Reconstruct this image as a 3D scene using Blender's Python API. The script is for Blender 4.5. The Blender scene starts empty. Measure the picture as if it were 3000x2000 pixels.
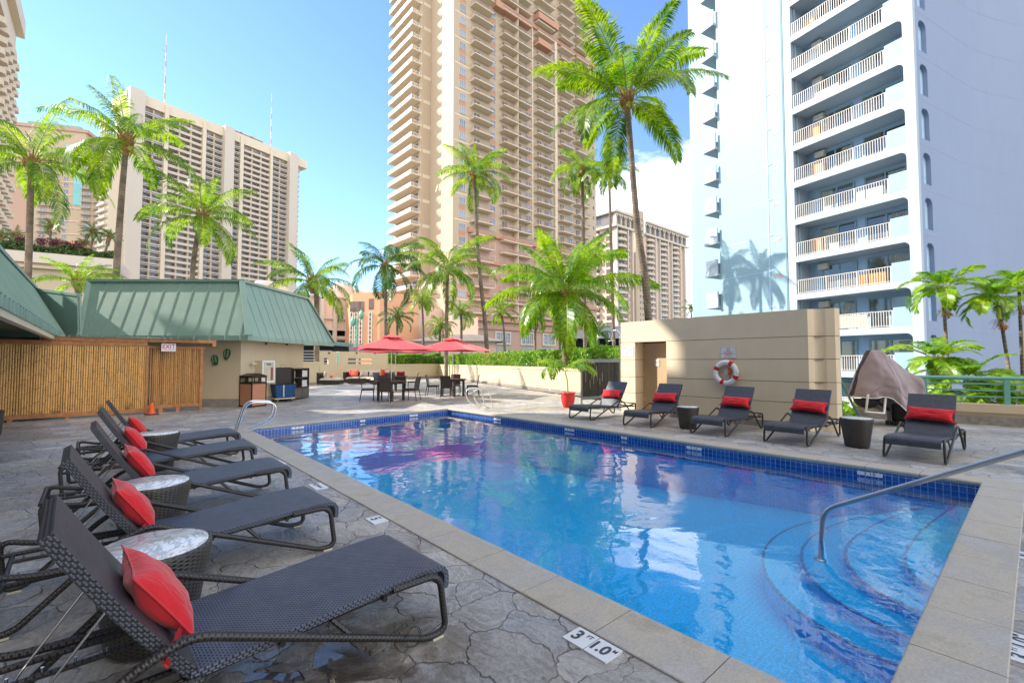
import bpy, math, random
from mathutils import Vector, Matrix, noise
R = math.radians
rnd = random.Random(7)
sc = bpy.context.scene
col = sc.collection
# ------------------------------------------------------------ camera model (photo measured at 3000 x 2000)
F0 = 1355.; TH = math.atan(57 / 1355.); AZ = R(41.4); H0 = 1.55
fwx, fwy, rtx, rty = math.sin(AZ), math.cos(AZ), math.cos(AZ), -math.sin(AZ)
def ray(px, py):
    x = (px - 1500) / F0; y = (1000 - py) / F0
    h = math.cos(TH) - y * math.sin(TH)
    return (fwx * h + rtx * x, fwy * h + rty * x, math.sin(TH) + y * math.cos(TH))
def G(px, py, z=0):
    d = ray(px, py); t = (z - H0) / d[2]; return (d[0] * t, d[1] * t, z)
def D(px, py, dep):
    d = ray(px, py); t = dep / (d[0] * fwx + d[1] * fwy); return (d[0] * t, d[1] * t, H0 + d[2] * t)
def onX(px, py, X):
    d = ray(px, py); t = X / d[0]; return (X, d[1] * t, H0 + d[2] * t)
def onY(px, py, Y):
    d = ray(px, py); t = Y / d[1]; return (d[0] * t, Y, H0 + d[2] * t)
def onP(px, py, P, v):
    """point seen at px,py on the vertical plane through P with direction v; returns (x,y,z,s)"""
    d = ray(px, py); det = -d[0] * v[1] + d[1] * v[0]
    t = (-P[0] * v[1] + P[1] * v[0]) / det
    x, y = d[0] * t, d[1] * t
    return (x, y, H0 + d[2] * t, (x - P[0]) * v[0] + (y - P[1]) * v[1])
def hdir(ang):
    b = R(ang); return (fwx * math.cos(b) + rtx * math.sin(b), fwy * math.cos(b) + rty * math.sin(b))
def near(x, y): return x * x + y * y

# ------------------------------------------------------------ mesh builder
class MB:
    def __init__(s, xf=None):
        s.v = []; s.f = []; s.m = []; s.uv = []; s.sm = []; s.xf = xf; s.pieces = []
    def add(s, vs, fs, mi=0, uvs=None, smooth=False):
        b = len(s.v); s.pieces.append((b, len(s.f)))
        s.v += [s.xf(*p) if s.xf else tuple(p) for p in vs]
        for k, f in enumerate(fs):
            s.f.append([b + i for i in f]); s.m.append(mi); s.sm.append(smooth)
            s.uv.append([uvs[i] for i in f] if uvs else None)
    def box(s, x0, x1, y0, y1, z0, z1, mi=0):
        if x0 > x1: x0, x1 = x1, x0
        if y0 > y1: y0, y1 = y1, y0
        if z0 > z1: z0, z1 = z1, z0
        s.add([(x0, y0, z0), (x1, y0, z0), (x1, y1, z0), (x0, y1, z0), (x0, y0, z1), (x1, y0, z1), (x1, y1, z1), (x0, y1, z1)],
              [(0, 3, 2, 1), (4, 5, 6, 7), (0, 1, 5, 4), (1, 2, 6, 5), (2, 3, 7, 6), (3, 0, 4, 7)], mi)
    def beam(s, a, b, w, h, mi=0):
        a = Vector(a); b = Vector(b); d = (b - a).normalized()
        u = Vector((0, 0, 1)) if abs(d.z) < .95 else Vector((1, 0, 0))
        l = d.cross(u).normalized(); u = l.cross(d)
        vs = []
        for p in (a, b):
            for i, j in ((-1, -1), (1, -1), (1, 1), (-1, 1)): vs.append(tuple(p + l * i * w / 2 + u * j * h / 2))
        s.add(vs, [(0, 1, 2, 3), (7, 6, 5, 4), (0, 4, 5, 1), (1, 5, 6, 2), (2, 6, 7, 3), (3, 7, 4, 0)], mi)
    def quad(s, a, b, c, d, mi=0, uvs=None): s.add([a, b, c, d], [(0, 1, 2, 3)], mi, uvs)
    def poly(s, pts, z0, z1, mi=0):
        n = len(pts); A = sum(pts[i][0] * pts[(i + 1) % n][1] - pts[(i + 1) % n][0] * pts[i][1] for i in range(n))
        if A < 0: pts = pts[::-1]
        s.add([(p[0], p[1], z0) for p in pts] + [(p[0], p[1], z1) for p in pts],
              [tuple(range(n))[::-1], tuple(range(n, 2 * n))] + [(i, (i + 1) % n, n + (i + 1) % n, n + i) for i in range(n)], mi)
    def tube(s, pts, r, n=8, mi=0, caps=True, smooth=True):
        P = [Vector(p) for p in pts]; rs = r if isinstance(r, (list, tuple)) else [r] * len(P)
        vs = []; uv = []; L = 0; prev = None
        for i, p in enumerate(P):
            t = (P[min(i + 1, len(P) - 1)] - P[max(i - 1, 0)]).normalized()
            if prev is None:
                a = Vector((0, 0, 1)) if abs(t.z) < .9 else Vector((1, 0, 0)); a = t.cross(a).normalized()
            else:
                a = prev - t * prev.dot(t); a = a.normalized() if a.length > 1e-6 else t.orthogonal().normalized()
            prev = a; b = t.cross(a)
            if i: L += (P[i] - P[i - 1]).length
            for k in range(n + 1):
                q = 2 * math.pi * k / n
                vs.append(tuple(p + (a * math.cos(q) + b * math.sin(q)) * rs[i])); uv.append((L, k / n * 6.283 * max(rs[i], .002)))
        fs = [(i * (n + 1) + k, i * (n + 1) + k + 1, (i + 1) * (n + 1) + k + 1, (i + 1) * (n + 1) + k) for i in range(len(P) - 1) for k in range(n)]
        s.add(vs, fs, mi, uv, smooth)
        if caps:
            e = (len(P) - 1) * (n + 1)
            s.add([vs[k] for k in range(n)] + [vs[e + k] for k in range(n)], [tuple(range(n))[::-1], tuple(range(n, 2 * n))], mi)
    def lathe(s, prof, n=24, c=(0, 0, 0), mi=0, smooth=True, sx=1, sy=1):
        vs = []; uv = []; L = 0
        for i, (r, z) in enumerate(prof):
            if i: L += math.hypot(r - prof[i - 1][0], z - prof[i - 1][1])
            for k in range(n + 1):
                q = 2 * math.pi * k / n
                vs.append((c[0] + r * math.cos(q) * sx, c[1] + r * math.sin(q) * sy, c[2] + z)); uv.append((k / n * 6.283 * .25, L))
        s.add(vs, [(i * (n + 1) + k, i * (n + 1) + k + 1, (i + 1) * (n + 1) + k + 1, (i + 1) * (n + 1) + k) for i in range(len(prof) - 1) for k in range(n)], mi, uv, smooth)
    def grid(s, fn, nu, nv, mi=0, smooth=True, uvs=(1, 1)):
        vs = [fn(i / nu, j / nv) for i in range(nu + 1) for j in range(nv + 1)]
        uv = [(i / nu * uvs[0], j / nv * uvs[1]) for i in range(nu + 1) for j in range(nv + 1)]
        s.add(vs, [(i * (nv + 1) + j, (i + 1) * (nv + 1) + j, (i + 1) * (nv + 1) + j + 1, i * (nv + 1) + j + 1) for i in range(nu) for j in range(nv)], mi, uv, smooth)
    def sheet(s, prof, y0, y1, t, mi=0):
        """thick sheet: 2-D profile [(x,z)] swept across y, thickness t, with lengthwise uv"""
        n = len(prof); up = []; dn = []; L = [0]
        for i in range(1, n): L.append(L[-1] + math.hypot(prof[i][0] - prof[i - 1][0], prof[i][1] - prof[i - 1][1]))
        for i in range(n):
            a = prof[max(i - 1, 0)]; b = prof[min(i + 1, n - 1)]; dx, dz = b[0] - a[0], b[1] - a[1]; l = math.hypot(dx, dz)
            nx, nz = -dz / l, dx / l
            up.append((prof[i][0] + nx * t / 2, prof[i][1] + nz * t / 2)); dn.append((prof[i][0] - nx * t / 2, prof[i][1] - nz * t / 2))
        for P, flip in ((up, 1), (dn, 0)):
            vs = []; uv = []
            for i, (x, z) in enumerate(P):
                vs += [(x, y0, z), (x, y1, z)]; uv += [(L[i], 0), (L[i], y1 - y0)]
            s.add(vs, [((2 * i, 2 * i + 1, 2 * i + 3, 2 * i + 2)[::-1] if not flip else (2 * i, 2 * i + 2, 2 * i + 3, 2 * i + 1)) for i in range(n - 1)], mi, uv, True)
        for y, fl in ((y0, 0), (y1, 1)):
            vs = []; uv = []
            for i in range(n):
                vs += [(up[i][0], y, up[i][1]), (dn[i][0], y, dn[i][1])]; uv += [(L[i], 0), (L[i], t)]
            s.add(vs, [(2 * i, 2 * i + 1, 2 * i + 3, 2 * i + 2) if fl == 0 else (2 * i, 2 * i + 2, 2 * i + 3, 2 * i + 1) for i in range(n - 1)], mi, uv)
        for i in (0, n - 1):
            s.add([(up[i][0], y0, up[i][1]), (up[i][0], y1, up[i][1]), (dn[i][0], y1, dn[i][1]), (dn[i][0], y0, dn[i][1])], [(0, 1, 2, 3)], mi, [(0, 0), (0, y1 - y0), (t, y1 - y0), (t, 0)])
    def mesh(s, name, mats, off=None):
        me = bpy.data.meshes.new(name)
        vs = s.v if off is None else [(a - off[0], b - off[1], c - off[2]) for a, b, c in s.v]
        me.from_pydata(vs, [], s.f)
        for m in (mats if isinstance(mats, (list, tuple)) else [mats]): me.materials.append(m)
        me.polygons.foreach_set('material_index', s.m); me.polygons.foreach_set('use_smooth', s.sm)
        if any(u is not None for u in s.uv):
            fl = []
            for f, u in zip(s.f, s.uv):
                for k in range(len(f)): fl += list(u[k]) if u else [0., 0.]
            me.uv_layers.new(name='UVMap').data.foreach_set('uv', fl)
        me.update(); return me
    def build(s, name, mats, parent=None, world=False):
        off = tuple(parent.location) if (world and parent) else None
        if world and parent and parent.parent: off = tuple(Vector(off) + parent.parent.location)
        o = bpy.data.objects.new(name, s.mesh(name, mats, off)); col.objects.link(o)
        if parent: o.parent = parent
        return o
def split_build(m_, name, mats, parent, world=True):
    """every added piece its own part; past the 100 nearest the rest become one 'stuff' part"""
    P = m_.pieces + [(len(m_.v), len(m_.f))]; L = []
    for i in range(len(P) - 1):
        (v0, f0), (v1, f1) = P[i], P[i + 1]
        c = m_.v[v0]; L.append((c[0] ** 2 + c[1] ** 2 + c[2] ** 2, v0, v1, f0, f1))
    L.sort(); groups = [[g] for g in L[:100]] + ([L[100:]] if L[100:] else [])
    for gi, grp in enumerate(groups):
        q = MB()
        for _, v0, v1, f0, f1 in grp:
            b = len(q.v); q.v += m_.v[v0:v1]; q.f += [[i - v0 + b for i in f] for f in m_.f[f0:f1]]; q.m += m_.m[f0:f1]; q.uv += m_.uv[f0:f1]; q.sm += m_.sm[f0:f1]
        o = q.build(name, mats, parent, world)
        if len(grp) > 1: o['kind'] = 'stuff'
def place(name, me, parent=None, loc=(0, 0, 0), rz=0, sc_=None):
    o = bpy.data.objects.new(name, me); col.objects.link(o); o.location = loc; o.rotation_euler.z = rz
    if sc_: o.scale = sc_ if isinstance(sc_, tuple) else (sc_,) * 3
    if parent: o.parent = parent
    return o
def tag(o, label=None, cat=None, group=None, kind=None):
    if label: o['label'] = label
    if cat: o['category'] = cat
    if group: o['group'] = group
    if kind: o['kind'] = kind
    return o
def thing(name, label, cat, loc=(0, 0, 0), rz=0, group=None):
    o = bpy.data.objects.new(name, None); col.objects.link(o); o.empty_display_size = .1
    o.location = loc; o.rotation_euler.z = rz
    return tag(o, label, cat, group)
def copy_tree(o, parent=None):
    c = o.copy(); col.objects.link(c); c.parent = parent
    for ch in list(o.children): copy_tree(ch, c)
    return c
def repeats(parent, name, me, places, mats, subs=()):
    """copies of one part: the 100 nearest as objects, the rest one 'stuff' part. places = [(loc, rz)] in parent's space; subs = [(name, mesh)]"""
    pl = parent.location
    places = sorted(places, key=lambda p: near(p[0][0] + pl.x, p[0][1] + pl.y) + (p[0][2] + pl.z) ** 2)
    for loc, rz in places[:100]:
        o = place(name, me, parent, loc, rz)
        for n2, m2 in subs: place(n2, m2, o)
    rest = places[100:]
    if rest:
        for nm, src in ((name, me),) + tuple(subs):
            mb = MB(); vs = [tuple(v.co) for v in src.vertices]; fs = [tuple(p.vertices) for p in src.polygons]; mi = [p.material_index for p in src.polygons]
            for loc, rz in rest:
                c, s_ = math.cos(rz), math.sin(rz); b = len(mb.v)
                mb.v += [(x * c - y * s_ + loc[0], x * s_ + y * c + loc[1], z + loc[2]) for x, y, z in vs]
                mb.f += [[b + i for i in f] for f in fs]; mb.m += mi; mb.uv += [None] * len(fs); mb.sm += [False] * len(fs)
            o = mb.build(nm, [m for m in src.materials], parent); o['kind'] = 'stuff'

# ------------------------------------------------------------ materials
class N:
    def __init__(s, name):
        s.m = bpy.data.materials.new(name); s.m.use_nodes = True; s.t = s.m.node_tree; s.t.nodes.clear()
    def n(s, typ, **kw):
        x = s.t.nodes.new(typ)
        for k, v in kw.items():
            if k[0] == '_': setattr(x, k[1:], v)
            else:
                i = x.inputs[int(k[1:])] if k[0] == 'i' and k[1:].isdigit() else x.inputs[k.replace('_', ' ')]
                s.put(i, v)
        return x
    def put(s, i, v):
        if isinstance(v, bpy.types.NodeSocket): s.t.links.new(v, i)
        elif isinstance(v, bpy.types.Node): s.t.links.new(v.outputs[0], i)
        else:
            if hasattr(i, 'default_value'):
                dv = i.default_value
                if hasattr(dv, '__len__') and not hasattr(v, '__len__'): v = (v,) * len(dv)
                if hasattr(dv, '__len__') and len(dv) == 4 and len(v) == 3: v = (*v, 1)
                i.default_value = v
    def math(s, op, a, b=0., c=None):
        x = s.n('ShaderNodeMath', _operation=op, i0=a, i1=b)
        if c is not None: s.put(x.inputs[2], c)
        return x
    def mix(s, f, a, b, mode='MIX'):
        x = s.t.nodes.new('ShaderNodeMix'); x.data_type = 'RGBA'; x.blend_type = mode
        s.put(x.inputs[0], f); s.put(x.inputs[6], a); s.put(x.inputs[7], b); return x.outputs[2]
    def ramp(s, f, stops, interp='LINEAR'):
        x = s.t.nodes.new('ShaderNodeValToRGB'); s.put(x.inputs[0], f); x.color_ramp.interpolation = interp
        e = x.color_ramp.elements
        while len(e) < len(stops): e.new(.5)
        for k, (p, c) in enumerate(stops): e[k].position = p; e[k].color = (c, c, c, 1) if not hasattr(c, '__len__') else (*c[:3], 1)
        return x.outputs[0]
    def co(s, which='Object', scale=None):
        c = s.n('ShaderNodeTexCoord').outputs[which]
        if scale: c = s.n('ShaderNodeMapping', Vector=c, Scale=scale).outputs[0]
        return c
    def noise(s, vec, scale, detail=4, rough=.55, dist=0.):
        x = s.n('ShaderNodeTexNoise', Vector=vec, Scale=scale, Detail=detail, Roughness=rough, Distortion=dist); return x.outputs[0]
    def bump(s, h, strength=.3, dist=.01, normal=None):
        x = s.n('ShaderNodeBump', Height=h, Strength=strength, Distance=dist)
        if normal is not None: s.put(x.inputs['Normal'], normal)
        return x.outputs[0]
    def out(s, sh):
        o = s.n('ShaderNodeOutputMaterial'); s.put(o.inputs[0], sh); return s.m
    def bsdf(s, color, rough=.6, metal=0., spec=.5, normal=None, **kw):
        x = s.n('ShaderNodeBsdfPrincipled'); s.put(x.inputs['Base Color'], color); s.put(x.inputs['Roughness'], rough)
        s.put(x.inputs['Metallic'], metal); s.put(x.inputs['Specular IOR Level'], spec)
        if normal is not None: s.put(x.inputs['Normal'], normal)
        for k, v in kw.items(): s.put(x.inputs[k.replace('_', ' ')], v)
        return x
def flat(name, c, rough=.6, metal=0., var=.12, scale=3., bump=0., bscale=60., spec=.4, det=5, streak=0.):
    k = N(name); co = k.co()
    nz = k.noise(co, scale, det)
    f = k.ramp(nz, [(.3, 1 - var), (.7, 1 + var * .6)])
    colr = k.mix(1., c, f, 'MULTIPLY')
    if streak:
        st = k.noise(k.co('Object', (3, 3, .25)), 1.6, 6, .65)
        colr = k.mix(k.ramp(st, [(.45, 0.), (.75, streak)]), colr, tuple(v * .45 for v in c))
    nm = k.bump(k.noise(co, bscale, 3), bump, .01) if bump else None
    return k.out(k.bsdf(colr, rough, metal, spec, nm))
# ------------------------------------------------------------ particular materials
def m_flag():
    k = N('flagstone'); co = k.co()
    wob = k.n('ShaderNodeTexNoise', Vector=co, Scale=1.3, Detail=5., Roughness=.6)
    off = k.n('ShaderNodeVectorMath', _operation='MULTIPLY_ADD', i0=wob.outputs[1], i1=(.55, .55, .0), i2=co)
    off2 = k.n('ShaderNodeVectorMath', _operation='MULTIPLY', i0=off, i1=(1, 1, 0))
    v1 = k.n('ShaderNodeTexVoronoi', Vector=off2, Scale=3.0, Randomness=1.); v1.voronoi_dimensions = '2D'
    v2 = k.n('ShaderNodeTexVoronoi', Vector=off2, Scale=3.0, Randomness=1., _feature='DISTANCE_TO_EDGE'); v2.voronoi_dimensions = '2D'
    seam = k.ramp(v2.outputs[0], [(0., .8), (.008, .6), (.022, 0.)])
    seam = k.math('MULTIPLY', seam, k.ramp(k.noise(co, 4.5, 4, .6), [(.38, .25), (.56, 1.)]))
    crack = k.n('ShaderNodeTexVoronoi', Vector=off, Scale=4.5, _feature='DISTANCE_TO_EDGE'); crack.voronoi_dimensions = '2D'
    sepc = k.n('ShaderNodeSeparateColor', i0=v1.outputs['Color'])
    crk = k.math('MULTIPLY', k.ramp(crack.outputs[0], [(0., .8), (.015, 0.)]), k.ramp(k.noise(co, 1.1, 3), [(.54, 0.), (.66, .6)]))
    base = k.ramp(sepc.outputs[0], [(0., (.27, .27, .29)), (.2, (.43, .41, .385)), (.4, (.32, .33, .36)), (.6, (.49, .46, .42)), (.8, (.35, .335, .325)), (1., (.52, .515, .51))])
    layer = k.noise(k.n('ShaderNodeVectorMath', _operation='MULTIPLY_ADD', i0=v1.outputs['Color'], i1=(9, 9, 9), i2=k.co('Object', (1.7, .8, 1))), 2.6, 10, .76, 1.3)
    base = k.mix(1., base, k.ramp(layer, [(.28, (.5, .5, .52)), (.41, (.86, .85, .85)), (.49, (1.2, 1.18, 1.15)), (.55, (.74, .72, .70)), (.62, (1.22, 1.2, 1.17)), (.74, (.7, .66, .62))]), 'MULTIPLY')
    fine = k.noise(co, 38, 6, .75)
    base = k.mix(1., base, k.ramp(fine, [(.3, .72), (.7, 1.25)]), 'MULTIPLY')
    warm = k.ramp(k.noise(co, .5, 4), [(.5, 0.), (.66, .5)])
    base = k.mix(warm, base, (.28, .21, .13), 'MIX')
    base = k.mix(k.math('MAXIMUM', seam, k.math('MULTIPLY', crk, .7)), base, (.15, .14, .13))
    damp = k.ramp(k.noise(co, .85, 5, .6, .5), [(.56, 0.), (.64, 1.)])
    soak = k.math('MULTIPLY', k.ramp(k.noise(co, 2.4, 6, .65, .8), [(.42, 0.), (.56, 1.)]), k.ramp(k.n('ShaderNodeVectorMath', _operation='DISTANCE', i0=co, i1=(.9, 2.5, 0)).outputs['Value'], [(.5, .85), (1.25, 0.)]))
    base = k.mix(soak, base, k.mix(1., base, (.34, .27, .20), 'MULTIPLY'))
    base = k.mix(k.math('MULTIPLY', damp, .45), base, k.mix(1., base, (.42, .42, .44), 'MULTIPLY'))
    # puddles near the first lounger
    pud = k.math('MULTIPLY', k.ramp(k.noise(co, 3.2, 3, .5, .7), [(.52, 0.), (.55, 1.)]),
                 k.ramp(k.n('ShaderNodeVectorMath', _operation='DISTANCE', i0=co, i1=(.72, 2.35, 0)).outputs['Value'], [(.3, 1.), (.7, 0.)]))
    base = k.mix(k.math('MULTIPLY', pud, .6), base, (.03, .03, .035))
    rough = k.mix(pud, k.mix(damp, k.ramp(layer, [(.3, .62), (.7, .38)]), .33), .03)
    h = k.math('ADD', k.math('ADD', k.math('MULTIPLY', layer, .9), k.math('MULTIPLY', sepc.outputs[1], .35)), k.math('MULTIPLY', fine, .22))
    h = k.math('SUBTRACT', h, k.math('MULTIPLY', k.math('MAXIMUM', seam, k.math('MULTIPLY', crk, .6)), .8))
    h = k.math('MULTIPLY', h, k.math('SUBTRACT', 1., pud))
    return k.out(k.bsdf(base, rough, spec=.5, normal=k.bump(h, 1., .026)))
def m_coping():
    k = N('coping_concrete'); co = k.co()
    a = k.noise(co, 2.2, 7, .6); b = k.noise(co, 60, 4, .8); pit = k.n('ShaderNodeTexVoronoi', Vector=co, Scale=70.).outputs[0]
    c = k.ramp(a, [(.3, (.37, .32, .25)), (.45, (.48, .42, .33)), (.55, (.42, .38, .33)), (.7, (.48, .45, .41))])
    c = k.mix(1., c, k.ramp(b, [(.3, .78), (.65, 1.12)]), 'MULTIPLY')
    pm = k.math('MULTIPLY', k.ramp(pit, [(.1, 1.), (.2, 0.)]), k.ramp(k.noise(co, 5, 3), [(.5, 0.), (.62, 1.)]))
    c = k.mix(k.math('MULTIPLY', pm, .7), c, (.07, .065, .06))
    return k.out(k.bsdf(c, .55, normal=k.bump(k.math('SUBTRACT', b, pm), .35, .004)))
def m_tiles(name, size, c1, c2, grout, gw=.06, coords='UV', rough=.12, bump=.3):
    k = N(name); co = k.co(coords)
    br = k.n('ShaderNodeTexBrick', Vector=co, Color1=c1, Color2=c2, Mortar=grout, Scale=1., Mortar_Size=gw * size, Brick_Width=size, Row_Height=size, Mortar_Smooth=.1, Bias=0.)
    br.offset = 0.; br.squash = 1.
    n1 = k.noise(k.co(), 45, 3)
    c = k.mix(1., br.outputs[0], k.ramp(n1, [(.35, .75), (.65, 1.25)]), 'MULTIPLY')
    return k.out(k.bsdf(c, rough, normal=k.bump(br.outputs[1], -bump, .003)))
def m_water():
    k = N('pool_water'); co = k.co()
    a = k.noise(k.co('Object', (1, 1, 1)), 1.1, 2, .5, .6); b = k.noise(k.co('Object', (1, 1, 1)), 4.2, 3, .55, .5)
    h = k.math('ADD', k.math('MULTIPLY', a, .8), k.math('MULTIPLY', b, .10))
    # livelier water near the steps
    near_ = k.ramp(k.n('ShaderNodeVectorMath', _operation='DISTANCE', i0=co, i1=(6.9, 1.3, 0)).outputs['Value'], [(.0, 1.), (.28, .0)])
    near_ = k.ramp(k.math('DIVIDE', k.n('ShaderNodeVectorMath', _operation='DISTANCE', i0=co, i1=(6.9, 1.0, 0)).outputs['Value'], 10.), [(.12, 1.), (.36, 0.)])
    h2 = k.noise(k.co('Object', (1, 1.3, 1)), 6.5, 4, .6, .8)
    h = k.math('ADD', h, k.math('MULTIPLY', k.math('MULTIPLY', h2, near_), .16))
    nm = k.bump(h, .17, .1)
    fr = k.n('ShaderNodeFresnel', IOR=1.33, Normal=nm)
    gl = k.n('ShaderNodeBsdfGlossy', Color=(1, 1, 1), Roughness=.0, Normal=nm)
    tr = k.n('ShaderNodeBsdfTransparent', Color=(.66, .96, .99))
    mx = k.n('ShaderNodeMixShader', i0=k.math('MULTIPLY', fr, 1.35), i1=tr, i2=gl)
    return k.out(mx)
def m_weave(name, c0, c1, pu=.0125, pv=.0125, rough=.42, bump=1.):
    k = N(name); uv = k.co('UV'); s = k.n('ShaderNodeSeparateXYZ', i0=uv)
    u = k.math('MULTIPLY', s.outputs[0], math.pi / pu); v = k.math('MULTIPLY', s.outputs[1], math.pi / pv)
    su = k.math('SINE', u); sv = k.math('SINE', v)
    h = k.math('MULTIPLY_ADD', k.math('MULTIPLY', su, sv), .5, .5)
    env = k.math('MULTIPLY', k.math('ABSOLUTE', k.math('SINE', k.math('ADD', u, math.pi / 2))), k.math('ABSOLUTE', sv))
    hh = k.math('ADD', k.math('MULTIPLY', h, .6), k.math('MULTIPLY', env, .5))
    nz = k.noise(k.co(), 14, 3)
    c = k.mix(k.ramp(hh, [(.15, 0.), (.85, 1.)]), c0, c1)
    c = k.mix(1., c, k.ramp(nz, [(.3, .8), (.7, 1.2)]), 'MULTIPLY')
    return k.out(k.bsdf(c, rough, spec=.55, normal=k.bump(hh, bump, .004)))
def m_leaf(name, c, c2, tr, rough=.32, trans=.45):
    k = N(name); g = k.n('ShaderNodeObjectInfo'); n1 = k.noise(k.co(), .9, 4); n2 = k.noise(k.co('Object', (1, 1, 1)), 7, 2)
    cc = k.mix(k.ramp(n1, [(.35, 0.), (.65, 1.)]), c, c2)
    cc = k.mix(1., cc, k.ramp(n2, [(.3, .55), (.7, 1.4)]), 'MULTIPLY')
    p = k.bsdf(cc, rough, spec=.55)
    t = k.n('ShaderNodeBsdfTranslucent', Color=k.mix(1., cc, tr, 'MULTIPLY'))
    return k.out(k.n('ShaderNodeMixShader', i0=trans, i1=p, i2=t))
def m_trunk():
    k = N('palm_bark'); co = k.co(); z = k.n('ShaderNodeSeparateXYZ', i0=co).outputs[2]
    nz = k.noise(co, 6, 5); ring = k.math('FRACT', k.math('ADD', k.math('MULTIPLY', z, 7.), k.math('MULTIPLY', nz, 1.2)))
    c = k.mix(k.ramp(ring, [(0., 0.), (.15, 1.), (1., .5)]), (.06, .045, .035), (.26, .20, .155))
    c = k.mix(1., c, k.ramp(k.noise(co, 2.2, 5), [(.3, .55), (.7, 1.3)]), 'MULTIPLY')
    return k.out(k.bsdf(c, .9, normal=k.bump(ring, .6, .03)))
def m_bamboo(name, a, b, rough=.35):
    k = N(name); co = k.co(); s = k.n('ShaderNodeSeparateXYZ', i0=co)
    rnd_ = k.n('ShaderNodeNewGeometry').outputs['Random Per Island']
    z = k.math('ADD', s.outputs[2], k.math('MULTIPLY', rnd_, .72))
    node = k.ramp(k.math('FRACT', k.math('DIVIDE', z, .36)), [(0., 1.), (.035, 1.), (.06, 0.), (.97, 0.), (1., .6)])
    c = k.mix(rnd_, a, b)
    c = k.mix(k.math('MULTIPLY', node, .5), c, (.16, .085, .03))
    c = k.mix(1., c, k.ramp(k.noise(k.co('Object', (6, 6, 1.2)), 2.5, 6, .7), [(.3, .72), (.65, 1.15)]), 'MULTIPLY')
    rot = k.math('MULTIPLY', k.ramp(k.noise(co, 3.5, 5), [(.52, 0.), (.62, 1.)]), k.ramp(s.outputs[2], [(.15, 1.), (.42, 0.)]))
    c = k.mix(k.math('MULTIPLY', rot, .75), c, (.05, .035, .03))
    return k.out(k.bsdf(c, rough, normal=k.bump(node, .3, .01)))
def m_marble():
    k = N('marble_top'); co = k.co(); v = k.noise(co, 5, 8, .65, 1.9)
    c = k.mix(k.ramp(v, [(.44, 0.), (.485, 1.), (.5, 1.), (.54, 0.)]), (.80, .81, .82), (.42, .44, .47))
    return k.out(k.bsdf(c, .22, spec=.5))
def m_glass(name, a, b, scale=.22, rough=.06):
    k = N(name); co = k.co(); w = k.n('ShaderNodeTexWhiteNoise', _noise_dimensions='3D', Vector=k.n('ShaderNodeVectorMath', _operation='FLOOR', i0=k.n('ShaderNodeVectorMath', _operation='SCALE', i0=co, Scale=scale)))
    oi = k.n('ShaderNodeObjectInfo')
    r = k.math('FRACT', k.math('ADD', w.outputs[0], oi.outputs['Random']))
    c = k.mix(r, a, b)
    return k.out(k.bsdf(c, rough, spec=.7))
def m_paint(name, c, stain=.15, rough=.6, scale=1.2, bscale=90, vert=True):
    k = N(name); co = k.co()
    a = k.noise(co, scale, 6, .6); st = k.noise(k.co('Object', (1.6, 1.6, .22)), 1.4, 6, .7)
    cc = k.mix(1., c, k.ramp(a, [(.3, 1 - stain * .5), (.7, 1 + stain * .2)]), 'MULTIPLY')
    if vert: cc = k.mix(k.ramp(st, [(.5, 0.), (.8, stain)]), cc, tuple(x * .5 for x in c))
    return k.out(k.bsdf(cc, rough, spec=.35, normal=k.bump(k.noise(co, bscale, 4), .12, .004)))
def m_metalroof():
    k = N('green_metal'); co = k.co(); a = k.noise(co, 1.1, 5, .6); st = k.noise(k.co('Object', (4, 4, .7)), 1.5, 6, .7)
    c = k.mix(k.ramp(a, [(.3, 0.), (.7, 1.)]), (.185, .29, .235), (.235, .345, .285))
    c = k.mix(k.ramp(st, [(.55, 0.), (.8, .35)]), c, (.30, .40, .36))
    return k.out(k.bsdf(c, .42, spec=.45, normal=k.bump(k.noise(co, 3.5, 2), .15, .02)))

M = dict(flag=m_flag(), coping=m_coping(), water=m_water(), trunk=m_trunk(), marble=m_marble(), roof=m_metalroof())
M['band'] = m_tiles('waterline_tiles', .076, (.015, .06, .26), (.03, .10, .38), (.36, .45, .60), .045)
M['mosaic'] = m_tiles('pool_mosaic', .05, (.004, .455, .84), (.006, .49, .88), (.03, .55, .90), .10, 'Object', .3, .1)
M['step_edge'] = m_tiles('step_edge_tiles', .05, (.02, .12, .36), (.03, .16, .44), (.06, .30, .6), .1, 'Object', .3, .1)
M['weave'] = m_weave('sling_weave', (.010, .012, .020), (.115, .13, .18))
M['weave_back'] = m_weave('back_weave', (.008, .008, .011), (.065, .065, .078), .016, .011)
M['weave_fine'] = m_weave('far_sling_weave', (.012, .014, .02), (.085, .095, .125), .02, .02, .4, .8)
M['tube'] = m_weave('wrapped_tube', (.008, .007, .007), (.052, .044, .040), .012, .02, .4, .9)
M['drum'] = m_weave('drum_weave', (.008, .007, .006), (.085, .072, .06), .03, .011, .4, 1.)
M['wicker'] = m_weave('brown_wicker', (.018, .013, .011), (.075, .055, .048), .03, .014, .45, .8)
M['metal'] = flat('brushed_steel', (.62, .6, .57), .22, 1., .06)
M['steel'] = flat('polished_steel', (.72, .72, .73), .16, 1., .05)
M['railsteel'] = flat('satin_steel', (.50, .51, .53), .3, 1., .05)
def m_cloth(name, c, sc2=300):
    k = N(name); co = k.co(); a = k.noise(co, 5, 5); b = k.noise(co, sc2, 3)
    cc = k.mix(1., c, k.ramp(a, [(.3, .86), (.7, 1.08)]), 'MULTIPLY')
    wr = k.noise(k.co('Object', (1, 3.5, 1)), 7, 3, .5, 1.2)
    return k.out(k.bsdf(cc, .85, spec=.2, normal=k.bump(k.math('ADD', wr, k.math('MULTIPLY', b, .08)), .5, .02), Sheen_Weight=.25))
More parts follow.
